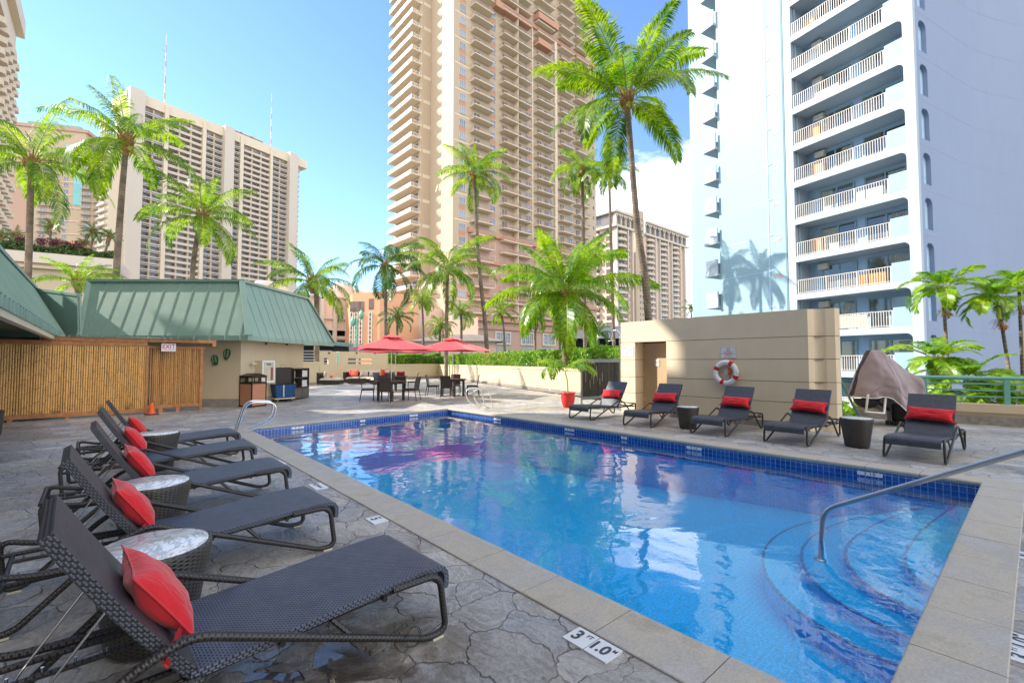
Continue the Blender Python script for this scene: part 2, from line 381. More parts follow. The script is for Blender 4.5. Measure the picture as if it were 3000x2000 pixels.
M['red'] = m_cloth('red_cloth', (.62, .022, .03))
M['red2'] = m_cloth('orange_red_cloth', (.62, .10, .05))
M['umb'] = m_cloth('umbrella_red', (.72, .025, .04))
M['towel'] = m_cloth('white_towel', (.80, .79, .80))
M['cushion'] = m_cloth('beige_cushion', (.50, .44, .38))
M['cover'] = m_cloth('taupe_cover', (.30, .24, .245))
M['white'] = flat('white_plastic', (.80, .80, .80), .35, 0, .05)
M['offwhite'] = flat('cream_plastic', (.62, .57, .44), .4, 0, .06)
M['black'] = flat('black_plastic', (.02, .02, .022), .4)
M['ink'] = flat('dark_ink', (.06, .065, .08), .5)
M['redink'] = flat('red_ink', (.55, .05, .06), .5)
M['blueink'] = flat('blue_ink', (.08, .12, .35), .5)
M['signplate'] = flat('sign_plate', (.72, .72, .74), .35, 0, .04)
M['cream'] = m_paint('cream_stucco', (.62, .50, .335), .12)
M['tan'] = m_paint('tan_stucco', (.74, .61, .43), .12, .75)
M['groove'] = flat('groove_shadow_gap', (.10, .085, .065), .9)
M['stone'] = flat('stone_skirting', (.30, .265, .225), .8, 0, .3, 7, .4, 30)
M['wood'] = flat('stained_timber', (.46, .19, .07), .6, 0, .3, 8)
M['bamboo'] = m_bamboo('bamboo_poles', (.76, .43, .145), (.64, .33, .095))
M['bamboo2'] = m_bamboo('darker_bamboo_poles', (.60, .31, .10), (.40, .19, .06))
M['bamboo_black'] = m_bamboo('black_bamboo_poles', (.02, .02, .024), (.06, .058, .055), .3)
M['bamboo_gap'] = flat('dark_backing', (.05, .028, .015), .9)
M['greenrail'] = flat('green_painted_rail', (.19, .42, .33), .4, 0, .12)
M['mint'] = flat('mint_paint', (.40, .72, .56), .6)
M['grey_frame'] = flat('grey_steel_frame', (.17, .18, .19), .45, .3)
M['orange'] = flat('orange_plastic', (.85, .12, .02), .45)
M['pot'] = flat('red_glaze', (.60, .035, .03), .18, 0, .15)
M['soil'] = flat('soil', (.05, .035, .025), .95)
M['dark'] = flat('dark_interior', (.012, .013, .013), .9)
M['terrazzo'] = flat('orange_terrazzo', (.52, .23, .13), .7, 0, .45, 90, .2, 120)
M['bronze'] = flat('dark_bronze', (.045, .033, .025), .35, .4)
M['cartblue'] = flat('blue_canvas', (.01, .075, .23), .45, 0, .2)
M['leafgreen'] = flat('painted_green_leaf', (.015, .12, .045), .4)
M['palm1'] = m_leaf('coconut_leaf', (.035, .125, .010), (.21, .34, .010), (2.1, 1.8, .4), .34, .48)
M['palm2'] = m_leaf('deep_palm_leaf', (.025, .09, .02), (.07, .18, .02), (1.5, 1.6, .6), .28, .35)
M['palm3'] = m_leaf('bright_palm_leaf', (.05, .17, .010), (.24, .38, .012), (2.0, 1.8, .4), .30, .45)
M['hedge'] = m_leaf('hedge_leaf', (.12, .30, .025), (.30, .48, .05), (1.3, 1.3, .6), .35, .4)
M['olive'] = m_leaf('olive_leaf', (.05, .10, .03), (.11, .17, .05), (1.2, 1.2, .6), .4, .3)
M['plum'] = m_leaf('plum_leaf', (.10, .02, .035), (.16, .03, .05), (1.2, .8, .8), .4, .3)
M['flower'] = flat('pink_blossom', (.75, .07, .16), .6)
M['rachis'] = flat('frond_stalk', (.42, .40, .10), .5)
M['boot'] = flat('palm_fibre', (.36, .19, .08), .85, 0, .4, 9)
M['fruit'] = flat('orange_fruit', (.70, .12, .02), .45, 0, .3, 30)
M['fruit_stalk'] = flat('yellow_green_stalk', (.45, .45, .08), .6)
M['dead'] = flat('dry_fibre', (.45, .26, .15), .9)

# ------------------------------------------------------------ text
def text(name, s, size, mat, parent, m4, depth=.001, bold=0, align='CENTER', narrow=1.):
    cu = bpy.data.curves.new(name, 'FONT'); cu.body = s; cu.size = size; cu.extrude = depth; cu.offset = bold
    cu.align_x = align; cu.align_y = 'CENTER'; cu.resolution_u = 3
    o = bpy.data.objects.new(name, cu)
    me = bpy.data.meshes.new_from_object(o); bpy.data.objects.remove(o); bpy.data.curves.remove(cu)
    me.transform(Matrix.Scale(narrow, 4, (1, 0, 0))); me.transform(m4); me.materials.append(mat); me.name = name
    o = bpy.data.objects.new(name, me); col.objects.link(o); o.parent = parent
    return o
def facing(loc, right, up):
    r_ = Vector(right).normalized(); u = Vector(up).normalized(); n = r_.cross(u)
    return Matrix(((r_.x, u.x, n.x, loc[0]), (r_.y, u.y, n.y, loc[1]), (r_.z, u.z, n.z, loc[2]), (0, 0, 0, 1)))

# ------------------------------------------------------------ camera, sun, sky
cam = bpy.data.cameras.new('camera'); co_ = bpy.data.objects.new('camera', cam); col.objects.link(co_)
cam.lens = 36 * F0 / 3000; cam.sensor_width = 36; cam.clip_start = .05; cam.clip_end = 6000
co_.location = (0, 0, H0); co_.rotation_euler = (math.pi / 2 + TH, 0, -AZ); sc.camera = co_
SUN_EL = R(37); LD = Vector((.67, -.75, 0)).normalized()          # horizontal direction the light travels
sd = Vector((-LD.x * math.cos(SUN_EL), -LD.y * math.cos(SUN_EL), math.sin(SUN_EL)))
sl = bpy.data.lights.new('sun', 'SUN'); sl.energy = 3.7; sl.angle = R(.5); sl.color = (1., .93, .82)
so = bpy.data.objects.new('sun', sl); col.objects.link(so); so.rotation_euler = sd.to_track_quat('Z', 'Y').to_euler(); so.location = (0, 0, 60)
w = bpy.data.worlds.new('World'); sc.world = w; w.use_nodes = True; wt = w.node_tree; wt.nodes.clear()
class WN(N):
    def __init__(s): s.t = wt
k = WN()
sky = k.n('ShaderNodeTexSky'); sky.sky_type = 'NISHITA'; sky.sun_disc = False; sky.sun_elevation = SUN_EL
sky.sun_rotation = math.atan2(sd.x, sd.y); sky.air_density = .85; sky.dust_density = .0; sky.ozone_density = 1.6; sky.altitude = 0
tc = k.n('ShaderNodeTexCoord').outputs['Generated']; sep = k.n('ShaderNodeSeparateXYZ', i0=tc)
cl = k.noise(k.n('ShaderNodeMapping', Vector=tc, Scale=(1., 1., 2.2), Location=(.35, .2, .1)).outputs[0], 2.6, 8, .58, .25)
cdir = (math.sin(AZ + R(19)), math.cos(AZ + R(19)), 0)
dotc = k.n('ShaderNodeVectorMath', _operation='DOT_PRODUCT', i0=tc, i1=cdir).outputs['Value']
zone = k.ramp(dotc, [(.80, 0.), (.96, .45)])
low = k.ramp(sep.outputs[2], [(.0, .34), (.34, .28), (.50, .0)])
zz = k.math('ADD', k.math('ADD', cl, k.math('MULTIPLY', zone, low)), k.math('MULTIPLY', k.math('MULTIPLY', zone, low), 3.4))
msk = k.ramp(zz, [(.74, 0.), (.90, 1.)])
msk = k.math('MULTIPLY', msk, k.ramp(sep.outputs[2], [(.0, .9), (.45, .95), (.62, .0)]))
# added, unseen cloud bank behind the camera: neutral fill light for the shade
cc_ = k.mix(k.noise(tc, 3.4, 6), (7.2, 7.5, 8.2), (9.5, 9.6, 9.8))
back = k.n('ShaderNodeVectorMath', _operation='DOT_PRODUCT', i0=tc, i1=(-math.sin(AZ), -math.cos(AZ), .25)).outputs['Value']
fill_mask = k.math('MULTIPLY', k.ramp(back, [(.08, 0.), (.42, 1.)]), k.ramp(k.noise(tc, 2.1, 6), [(.36, .55), (.56, 1.)]))
vis = k.mix(fill_mask, k.mix(msk, k.mix(1., sky.outputs[0], (.85, .965, 1.09), 'MULTIPLY'), cc_), (8.2, 7.8, 7.4))
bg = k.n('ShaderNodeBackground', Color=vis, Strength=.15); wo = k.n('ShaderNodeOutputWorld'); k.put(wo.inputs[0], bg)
vs_ = sc.view_settings; vs_.view_transform = 'Standard'; vs_.look = 'None'; vs_.gamma = 1; vs_.use_curve_mapping = False; vs_.exposure = 1.28
sc.cycles.max_bounces = 8; sc.cycles.transparent_max_bounces = 16; sc.cycles.diffuse_bounces = 4
try:
    sc.cycles.use_denoising = True; sc.cycles.sample_clamp_indirect = 6
except Exception: pass
# ------------------------------------------------------------ the pool and its deck
PL, PR, PN = 2.49, 8.42, .50                       # pool left, right, near
FL, FR = (2.49, 12.0), (8.46, 12.7)                # far corners (the far wall is a little askew)
POOL = [(PL, PN), (PR, PN), FR, FL]
CW = .36
OUT = [(PL - CW, PN - CW), (PR + CW, PN - CW), (FR[0] + CW, FR[1] + .42), (FL[0] - CW, FL[1] + .36)]
GROUND = -9.
mb = MB()
mb.quad((-1500, -1500, GROUND), (1500, -1500, GROUND), (1500, 1500, GROUND), (-1500, 1500, GROUND))
tag(mb.build('ground', flat('street_ground', (.16, .17, .13), .9, 0, .3, .05)), kind='structure')
DW = [(-9, -9), (16.6, -9), (16.6, 3.0), (12.7, 3.6), (14.9, 12.2), (23.5, 37.4), (-9, 37.4)]
mb = MB()
# deck sheet with the pool cut out: fan of quads around the coping
def deckpiece(pts): mb.add([(x, y, 0) for x, y in pts], [tuple(range(len(pts)))])
deckpiece([(-9, -9), (16.6, -9), (16.6, OUT[1][1]), OUT[1], OUT[0], (-9, OUT[0][1])])
deckpiece([(-9, OUT[0][1]), OUT[0], OUT[3], (-9, OUT[3][1])])
deckpiece([OUT[1], (16.6, OUT[1][1]), (16.6, 3.0), (12.7, 3.6), (14.9, 12.2), (15.35, OUT[2][1]), OUT[2]])
deckpiece([(-9, OUT[3][1]), OUT[3], OUT[2], (15.35, OUT[2][1]), (23.5, 37.4), (-9, 37.4)])
for i in range(len(DW)):
    a, b = DW[i], DW[(i + 1) % len(DW)]
    mb.quad((*b, 0), (*a, 0), (*a, GROUND), (*b, GROUND))
tag(mb.build('pool_deck', M['flag']), kind='structure')
# coping: bevelled blocks with open joints, one object
mb = MB()
def coping_run(a, b, n_in, w0=CW, step=.62):
    a = Vector((*a, 0)); b = Vector((*b, 0)); d = b - a; L = d.length; d.normalize(); nn = Vector((n_in[0], n_in[1], 0))
    cnt = max(1, round(L / step))
    for i in range(cnt):
        s0, s1 = L * i / cnt + .003, L * (i + 1) / cnt - .003
        dz = rnd.uniform(-.0012, .0012); r = .018
        # cross-section: outer edge -> rounded bull-nose over the water
        prof = [(0, -.02), (0, .010 + dz), (.006, .014 + dz), (w0 - .02, .014 + dz)] + [(w0 + .02 * math.sin(t) , -.011 + .025 * math.cos(t) + dz) for t in (.4, .9, 1.57, 2.2)] + [(w0 - .0, -.05)]
        vs = [tuple(a + d * s + nn * x + Vector((0, 0, z))) for s in (s0, s1) for x, z in prof]
        m_ = len(prof)
        fs = [(j, j + 1, m_ + j + 1, m_ + j) for j in range(m_ - 1)] + [tuple(range(m_))[::-1], tuple(range(m_, 2 * m_))]
        mb.add(vs, fs)
coping_run((PL - CW, PN), (PL - CW, FL[1]), (1, 0))
coping_run((PR + CW, FR[1]), (PR + CW, PN), (-1, 0))
coping_run((OUT[1][0], OUT[1][1]), (OUT[0][0], OUT[0][1]), (0, 1))
fd = Vector((FR[0] - FL[0], FR[1] - FL[1])).normalized(); fn = (fd.y, -fd.x)
a0 = (FL[0] - fn[0] * CW - fd.x * .33, FL[1] - fn[1] * CW - fd.y * .33); b0 = (FR[0] - fn[0] * CW + fd.x * .45, FR[1] - fn[1] * CW + fd.y * .45)
coping_run(a0, b0, fn)
mb.poly([(x, y) for x, y in ((PL - CW, PN - CW), (PR + CW, PN - CW), (PR + CW, PN - CW + .02), (PL - CW, PN - CW + .02))], -.03, -.001)
tag(mb.build('pool_coping', M['coping']), kind='structure')
# joint bed under the coping, basin, tiles
WL = -.145
mb = MB()
def wallrun(a, b, z0, z1, mi):
    L = math.hypot(b[0] - a[0], b[1] - a[1])
    mb.add([(*a, z0), (*b, z0), (*b, z1), (*a, z1)], [(0, 1, 2, 3)], mi, [(0, z0), (L, z0), (L, z1), (0, z1)])
FLOORZ = [(-.74), (-.74), (-1.45), (-1.45)]
P4 = POOL
for i in range(4):
    a, b = P4[i], P4[(i + 1) % 4]
    wallrun(a, b, -.345, -.045, 0); 
    mb.add([(*a, FLOORZ[i]), (*b, FLOORZ[(i + 1) % 4]), (*b, -.345), (*a, -.345)], [(0, 1, 2, 3)], 1)
mb.add([(*P4[i], FLOORZ[i]) for i in range(4)], [(0, 1, 2, 3)], 1)
for i in range(4):
    a, b = P4[i], P4[(i + 1) % 4]; a2, b2 = OUT[i], OUT[(i + 1) % 4]
    mb.quad((*a, -.04), (*b, -.04), (*b2, -.04), (*a2, -.04), 2)
tag(mb.build('pool_basin', [M['band'], M['mosaic'], M['groove']]), kind='structure')
mb = MB(); mb.add([(x, y, WL) for x, y in P4], [(0, 1, 2, 3)])
tag(mb.build('pool_water', M['water']), kind='structure')
# curved entry steps in the near right corner
mb = MB()
arcs = [(5.16, .93, 6.05, -.33), (4.86, 1.42, 6.5, -.42), (4.56, 1.82, 7.1, -.51), (4.26, 2.2, 7.75, -.60)]
for k_, (xl, yt, xr, z) in enumerate(arcs):
    yb = PN + .003 * (k_ + 1)
    def curve(off):
        pts = []
        hw = 1.0 + .35 * k_
        for i in range(15):
            q = math.pi - (math.pi / 2) * i / 14
            pts.append((xl + off + hw * (1 + math.cos(q)), yb + (yt - yb - off) * math.sin(q) ** .9 if i else yb))
        for i in range(1, 9):
            t = i / 8; pts.append((xl + hw + (PR - .004 * (k_ + 1) - xl - hw) * t, yt - off - (yt - yb) * .42 * t * t))
        return pts
    o_ = curve(0); i_ = curve(.022)
    pts = o_ + [(PR - .004 * (k_ + 1), yb)]
    # body
    n_ = len(pts); mb.add([(x, y, z) for x, y in pts], [tuple(range(n_))[::-1]], 0)
    mb.add([(x, y, z) for x, y in o_] + [(x, y, -1.2) for x, y in o_], [(i, i + 1, len(o_) + i + 1, len(o_) + i) for i in range(len(o_) - 1)], 0)
    # dark edge tiles on the tread
    mb.add([(x, y, z + .003) for x, y in o_] + [(x, y, z + .003) for x, y in i_], [(i, i + 1, len(o_) + i + 1, len(o_) + i) for i in range(len(o_) - 1)], 1)
    mb.add([(x - .002, y + .002, z + .003) for x, y in o_] + [(x - .002, y + .002, z - .012) for x, y in o_], [(i, i + 1, len(o_) + i + 1, len(o_) + i) for i in range(len(o_) - 1)], 1)
tag(mb.build('pool_steps', [M['mosaic'], M['step_edge']]), kind='structure')

# ------------------------------------------------------------ depth markers set in the deck and tile line
def marker(x, y, ang, parts, label, w_=.30, h_=.15, group=None):
    t = thing('depth_marker', label, 'depth marker', (x, y, .004), ang, group)
    m_ = MB(); m_.box(-w_ / 2, w_ / 2, -h_ / 2, h_ / 2, -.02, .004); m_.build('tile', M['signplate'], t)
    m_ = MB(); m_.box(-.0015, .0015, -h_ / 2, h_ / 2, .004, .0045); m_.build('joint', M['groove'], t)
    for s_, px, py, sz, bd in parts:
        text('lettering', s_, sz, M['ink'], t, Matrix.Translation((px, py, .0052)), .0004, bd, narrow=.85)
    return t
P3 = [('3', -.115, 0, .145, .004), ('FT', -.045, .038, .048, .0006), ('1.0', .06, 0, .13, .004), ('M', .148, .036, .045, .0006)]
sx, sy, _ = G(1759, 1872); marker(sx - .075, sy + .0, R(-90), P3, 'white depth tile reading 3 FT 1.0 M by the near left coping', .34, .17).scale = (.88, .88, 1)
sx, sy, _ = G(1128, 1517); marker(PL - CW - .09, sy, R(-90), [('5', -.03, 0, .14, .004)], 'white depth tile reading 5 in the flagstones past the second lounger', .2, .15)
sx, sy, _ = G(952, 1421); marker(PL - CW - .10, sy, R(-90), [('NO', -.09, 0, .09, .001), ('DIVING', .05, 0, .05, .001)], 'small white tile beside the coping past the third lounger', .3, .15)
sx, sy, _ = G(838, 1352); marker(PL - CW - .10, sy, R(-90), [('5', -.1, 0, .12, .003), ('FT', -.04, .03, .045, 0), ('1.5', .06, 0, .11, .003)], 'white depth tile in the deck near the far left of the pool', .34, .15)
sx, sy, _ = G(2968, 1893); marker(sx, sy - .04, R(0), P3, 'large white depth tile reading 3 FT 1.0 M beyond the near right coping', .36, .18)
sx, sy, _ = G(2990, 1635); marker(sx + .08, sy - .03, R(0), [('NO', .0, .02, .06, .001), ('DIVING', .0, -.04, .04, .001)], 'no diving tile at the right edge of the picture', .2, .16)
def wmark(px, py, yplane, xplane, label, long_=True, txt='3  1.0'):
    p = onX(px, py, PR - .004) if xplane else None
    if p is None:
        P_, v_ = (FL[0], FL[1] - .004), (fd.x, fd.y); q = onP(px, py, P_, v_); p = (q[0], q[1], q[2])
    t = thing('depth_marker', label, 'depth marker', (p[0], p[1], -.096), (R(-90) if xplane else math.atan2(fd.y, fd.x)))
    w_ = .30 if long_ else .15
    m_ = MB(); m_.box(-w_ / 2, w_ / 2, -.002, .003, -.028, .028); m_.build('tile', M['signplate'], t)
    text('lettering', txt, .06, M['ink'], t, facing((0, -.0025, 0), (1, 0, 0), (0, 0, 1)), .0003, .001)
wmark(2548, 1395, 0, 1, 'white 3 1.0 tile on the right pool wall below the last lounger')
wmark(2033, 1311, 0, 1, 'white depth tile on the right pool wall below the third lounger', True, '4  1.2')
wmark(1828, 1282, 0, 1, 'white depth tile on the right pool wall below the second lounger', False, '4')
wmark(1668, 1263, 0, 1, 'white depth tile on the right pool wall below the first lounger', True, '5  1.5')
wmark(1457, 1226, 0, 1, 'white depth tile on the right pool wall nearest the far corner', True, '5  1.5')
wmark(873, 1247, 1, 0, 'long white depth tile on the far pool wall near its left end', True, '5  1.5')
wmark(1063, 1228, 1, 0, 'short white depth tile in the middle of the far pool wall', False, '5')
wmark(1212, 1214, 1, 0, 'white depth tile on the far pool wall near the right corner', True, '5  1.5')

# ------------------------------------------------------------ pool rails
t = thing('pool_handrail', 'long bent steel handrail rising from the pool steps at right', 'handrail', (5.15, 1.42, -.34))
m_ = MB()
def arcpts(pts, r, n=6):
    P = [Vector(p) for p in pts]; out = [P[0]]
    for i in range(1, len(P) - 1):
        a = (P[i - 1] - P[i]); b = (P[i + 1] - P[i]); rr = min(r, a.length * .45, b.length * .45)
        p0 = P[i] + a.normalized() * rr; p1 = P[i] + b.normalized() * rr
        for k in range(n + 1):
            q = k / n; out.append((p0 * (1 - q) + P[i] * q) * (1 - q) + (P[i] * (1 - q) + p1 * q) * q)
    out.append(P[-1]); return [tuple(p) for p in out]
bx_, by_ = 5.15, 1.42
q_ = D(2412, 1492, bx_ * fwx + by_ * fwy + .02)
e_ = D(3000, 1322, 3.55)
e2 = tuple(q_[i] + (e_[i] - q_[i]) * 1.22 for i in range(3))
m_.tube(arcpts([(bx_, by_, -.34), q_, e2, (e2[0] + .35, e2[1] - .25, e2[2] - .02), (e2[0] + .42, e2[1] - .3, 0)], .12), .0225, 16)
m_.build('rail', M['railsteel'], t, True)
m_ = MB(); m_.lathe([(.05, 0), (.05, .012), (.03, .02), (.024, .02)], 20, (bx_, by_, -.337)); m_.lathe([(.05, 0), (.05, .012), (.03, .02), (.024, .02)], 20, (e2[0] + .42, e2[1] - .3, .001))
m_.build('base_flange', M['railsteel'], t, True)
def grabpair(base, inward, label, w_=.5, group=None):
    """two bent tubes: up from the deck, over and down into the water"""
    t = thing('pool_ladder_rail', label, 'ladder rail', (*base, 0))
    iw = Vector((*inward, 0)).normalized(); sw = Vector((-iw.y, iw.x, 0))
    for s_ in (-1, 1):
        o_ = Vector((*base, 0)) + sw * s_ * w_ / 2
        pts = [o_ + iw * 0 + Vector((0, 0, .0)), o_ + iw * .16 + Vector((0, 0, .46)), o_ + iw * .34 + Vector((0, 0, .60)), o_ + iw * .62 + Vector((0, 0, .58)), o_ + iw * .74 + Vector((0, 0, .36)), o_ + iw * .56 + Vector((0, 0, .12)), o_ + iw * .12 + Vector((0, 0, .02))]
        pts = [o_ + Vector((0, 0, 0)), o_ + iw * .18 + Vector((0, 0, .66)), o_ + iw * .78 + Vector((0, 0, .62)), o_ + iw * .70 + Vector((0, 0, .22)), o_ - iw * -.10 + Vector((0, 0, -.02))]
        m_ = MB(); m_.tube(arcpts(pts, .2), .019, 10); m_.build('grab_tube', M['steel'], t, True)
g1 = G(690, 1266); grabpair((g1[0], g1[1]), (1, -.15), 'pair of bent steel grab rails at the pool corner on the left')
g2 = G(1418, 1192); grabpair((g2[0] + .1, g2[1] - .15), (-1, .1), 'pair of steel grab rails at the far right pool corner')
# ------------------------------------------------------------ sun loungers (x = 0 at the foot, head towards +x)
def lounger_meshes(kind):
    """kind: 'left' (tight weave, pillow strapped low) or 'right' (wider pillow)"""
    P = {}
    HW = .33
    m_ = MB()
    prof = [(-.045, .235), (-.05, .29), (-.045, .325), (-.025, .350), (.0, .360), (.12, .362), (.3, .352), (.5, .338), (.7, .322), (.9, .308), (1.05, .300), (1.19, .296)]
    m_.sheet(prof, -HW, HW, .03)
    P['seat'] = (m_, M['weave'])
    m_ = MB()
    hx, hz, L, an = 1.17, .285, .80, R(56)
    bp = []
    for i in range(9):
        t = i / 8; c = math.sin(t * math.pi) * .018
        bp.append((hx + L * t * math.cos(an) + c * math.sin(an), hz + L * t * math.sin(an) - c * math.cos(an)))
    m_.sheet(bp, -HW + .01, HW - .01, .045)
    P['backrest'] = (m_, M['weave_back'])
    fr = {}
    for s_ in (-1, 1):
        m_ = MB(); y = s_ * (HW + .035)
        pts = [(.30, s_ * (HW - .0), .335), (.02, y - s_ * .01, .342), (-.02, y, .03), (.10, y, .022), (1.20, y, .475), (1.40, y, .40), (1.80, y, .03), (1.90, y, .025), (1.93, y, .355), (1.72, y - s_ * .03, .30), (1.15, y - s_ * .03, .27)]
        pts = arcpts(pts, .075, 5)
        m_.tube(pts, .0185, 10)
        fr[s_] = m_
    P['side_frame'] = fr
    m_ = MB()
    for y in (-.30, .30): m_.tube([(.0, y, .325), (.6, y, .305), (1.2, y, .272), (1.93, y, .27)], .015, 8)
    for y in (-.17, .17): m_.tube([(1.0, y, .262), (1.55, y, .258), (1.86, y, .262)], .013, 8)
    for x, z in ((.35, .31), (.85, .29), (1.2, .27), (1.86, .262), (1.93, .27)): m_.tube([(x, -.345, z), (x, .345, z)], .014, 8)
    m_.tube([(1.93, -.36, .345), (1.93, .36, .345)], .016, 8)
    for y in (-.345, .345): m_.tube([(.62, y * .92, .30), (.52, y * 1.04, .19)], .014, 8)
    P['under_frame'] = (m_, M['tube'])
    m_ = MB()
    for y in (-.17, .17):
        for x in (1.42, 1.52, 1.62, 1.72, 1.80): m_.tube([(x, y, .268), (x, y, .292)], .006, 6)
    P['rack_pegs'] = (m_, M['steel'])
    rods = {}
    for s_ in (-1, 1):
        m_ = MB(); m_.tube(arcpts([(1.44, s_ * .24, .62), (1.68, s_ * .22, .285), (1.70, s_ * .17, .262)], .03, 3), .0055, 6); rods[s_] = m_
    P['support_rod'] = rods
    g = {}
    for k_, (x, s_) in enumerate(((.04, -1), (.04, 1), (1.85, -1), (1.85, 1))):
        m_ = MB(); y = s_ * (HW + .035); m_.box(x - .035, x + .035, y - .016, y + .016, 0, .012); g[k_] = m_
    P['foot_pad'] = g
    return P, (hx, hz, L, an)
def pillow_mesh(w_, h_, t_, seed=0, pinch=.16):
    """w along y, h along local z, t along x; knife-edge seam, pulled-out corners, soft folds"""
    m_ = MB(); r_ = random.Random(seed); ox, oy = r_.uniform(0, 9), r_.uniform(0, 9)
    def side(sg):
        def fn(u, v):
            a, b = 2 * u - 1, 2 * v - 1
            y = a * w_ / 2 * (1 - pinch * .55 * (1 - a * a) * 0 - pinch * (1 - b * b) * abs(a) ** 3 * .8)
            z = b * h_ / 2 * (1 - pinch * (1 - a * a) * abs(b) ** 3 * .9)
            e = max(0, (1 - abs(a) ** 2.6)) ** .55 * max(0, (1 - abs(b) ** 2.6)) ** .55
            nz = noise.noise(Vector((a * 2.2 + ox, b * 2.8 + oy, sg * 3))) * .16 + noise.noise(Vector((a * 6 + ox, b * 3 + oy, sg * 3))) * .06
            cr = .10 * math.exp(-((abs(a) - .72) ** 2) / .012) * math.sin(b * 4 + ox)
            return (sg * t_ / 2 * e * (1 + nz - cr), y, z)
        return fn
    m_.grid(side(1), 24, 20); 
    b = len(m_.f); m_.grid(side(-1), 24, 20)
    m_.f[b:] = [f[::-1] for f in m_.f[b:]]
    seam = []
    for q in range(65):
        th = 2 * math.pi * q / 64; c, s_ = math.cos(th), math.sin(th)
        m = max(abs(c), abs(s_)); a, b2 = c / m, s_ / m
        y = a * w_ / 2 * (1 - pinch * (1 - b2 * b2) * abs(a) ** 3 * .8); z = b2 * h_ / 2 * (1 - pinch * (1 - a * a) * abs(b2) ** 3 * .9)
        seam.append((0, y, z))
    m2 = MB(); m2.tube(seam, .0045, 6, caps=False)
    return m_, m2
LP, HG = lounger_meshes('left')
LME = {}
def lme(key, mb_, mat):
    if key not in LME: LME[key] = mb_.mesh(key.split('|')[0], mat)
    return LME[key]
def make_lounger(label, group, x, y, rz, side, seatmat='weave', rnd_=0, hinge_da=0.):
    t = thing('sun_lounger', label, 'sun lounger', (x, y, .0), rz, group)
    place('seat', lme('seat|' + side, LP['seat'][0], M['weave' if side == 'left' else 'weave_fine']), t)
    place('backrest', lme('backrest|' + side, LP['backrest'][0], M['weave_back' if side == 'left' else 'weave_fine']), t)
    for s_ in (-1, 1):
        place('side_frame', lme('side_frame|%d' % s_, LP['side_frame'][s_], M['tube']), t)
        place('support_rod', lme('support_rod|%d' % s_, LP['support_rod'][s_], M['metal']), t)
    place('under_frame', lme('under_frame|', *LP['under_frame']), t)
    place('rack_pegs', lme('rack_pegs|', *LP['rack_pegs']), t)
    for i in range(4): place('foot_pad', lme('foot_pad|%d' % i, LP['foot_pad'][i], M['offwhite']), t)
    return t
def add_pillow(l, label, group, w_, h_, t_, frac, seed, side):
    hx, hz, L, an = HG
    c, s_ = math.cos(an), math.sin(an); off = t_ * (.40 if side == 'right' else .30) + .022
    px_, pz_ = hx + L * frac * c - s_ * off, hz + L * frac * s_ + c * off
    rz = l.rotation_euler.z; X = l.location.x + math.cos(rz) * px_; Y = l.location.y + math.sin(rz) * px_
    body, seam = pillow_mesh(w_, h_, t_, seed)
    p = thing('strap_pillow', label, 'pillow', (X, Y, pz_), 0, group)
    p.rotation_euler = (0, 0, 0)
    rot = Matrix.Rotation(rz, 4, 'Z') @ Matrix.Rotation(math.pi / 2 - an, 4, 'Y') @ Matrix.Rotation(math.pi, 4, 'Z')
    p.matrix_world = Matrix.Translation((X, Y + rnd.uniform(-.02, .02), pz_)) @ rot @ Matrix.Rotation(rnd.uniform(-.07, .07), 4, 'X')
    body.build('cushion', M['red'], p); seam.build('piping', M['red'], p)
    for z in (-h_ * .30,):
        m_ = MB()
        for yy in (-1, 1):
            m_.add([(-.0, yy * (w_ / 2 - .03), z - .012), (-.0, yy * (w_ / 2 - .03), z + .012), (-off - .03, yy * .345, z + .014 - .01), (-off - .03, yy * .345, z - .014 - .01)], [(0, 1, 2, 3), (3, 2, 1, 0)])
            m_.box(-off - .036, -off + .026, yy * .335 if yy > 0 else -.341, yy * .341 if yy < 0 else .341 + .0, z - .026, z + .004) if False else None
        m_.box(-off - .034, -off - .028, -.345, .345, z - .018, z + .004)
        m_.build('strap', M['red'], p)
    return p
LEFT = [(1.47, 2.64, R(180 + 2.2), 'nearest the camera, its wicker foot end filling the lower left'), (1.45, 4.27, R(180 + 1.5), 'second from the camera between two marble tables'),
        (1.56, 5.93, R(180 + .5), 'third from the camera on the left of the pool'), (1.60, 7.62, R(180 - 2)  , 'fourth from the camera, blue sling before the far marble table'),
        (1.68, 9.15, R(180 + 1), 'farthest on the left side, by the pool corner rails')]
for i, (x, y, rz, w_) in enumerate(LEFT):
    l = make_lounger('dark wicker sun lounger ' + w_, 'loungers on the left side of the pool', x, y, rz, 'left')
    add_pillow(l, 'red pillow strapped to the lounger ' + ['nearest the camera', 'second from the camera', 'third from the camera', 'fourth from the camera on the left', 'farthest on the left side'][i], 'red pillows on the left loungers', .43, .38, .145, .34, 11 + i, 'left')
RIGHT = [(9.47, 8.03, R(-2), 'in the sun beside the potted palm'), (9.45, 6.27, R(1.5), 'second from the left, before the recessed door'),
         (9.45, 4.57, R(0), 'under the life ring'), (9.50, 3.13, R(-1), 'before the right end of the tan wall'), (9.43, 1.31, R(-2), 'rightmost, before the green railing')]
for i, (x, y, rz, w_) in enumerate(RIGHT):
    l = make_lounger('black wicker sun lounger ' + w_, 'loungers along the right side of the pool', x, y, rz, 'right')
    add_pillow(l, 'long red pillow on the lounger ' + w_, 'red pillows on the right loungers', .66, .25, .13, .46, 31 + i, 'right')
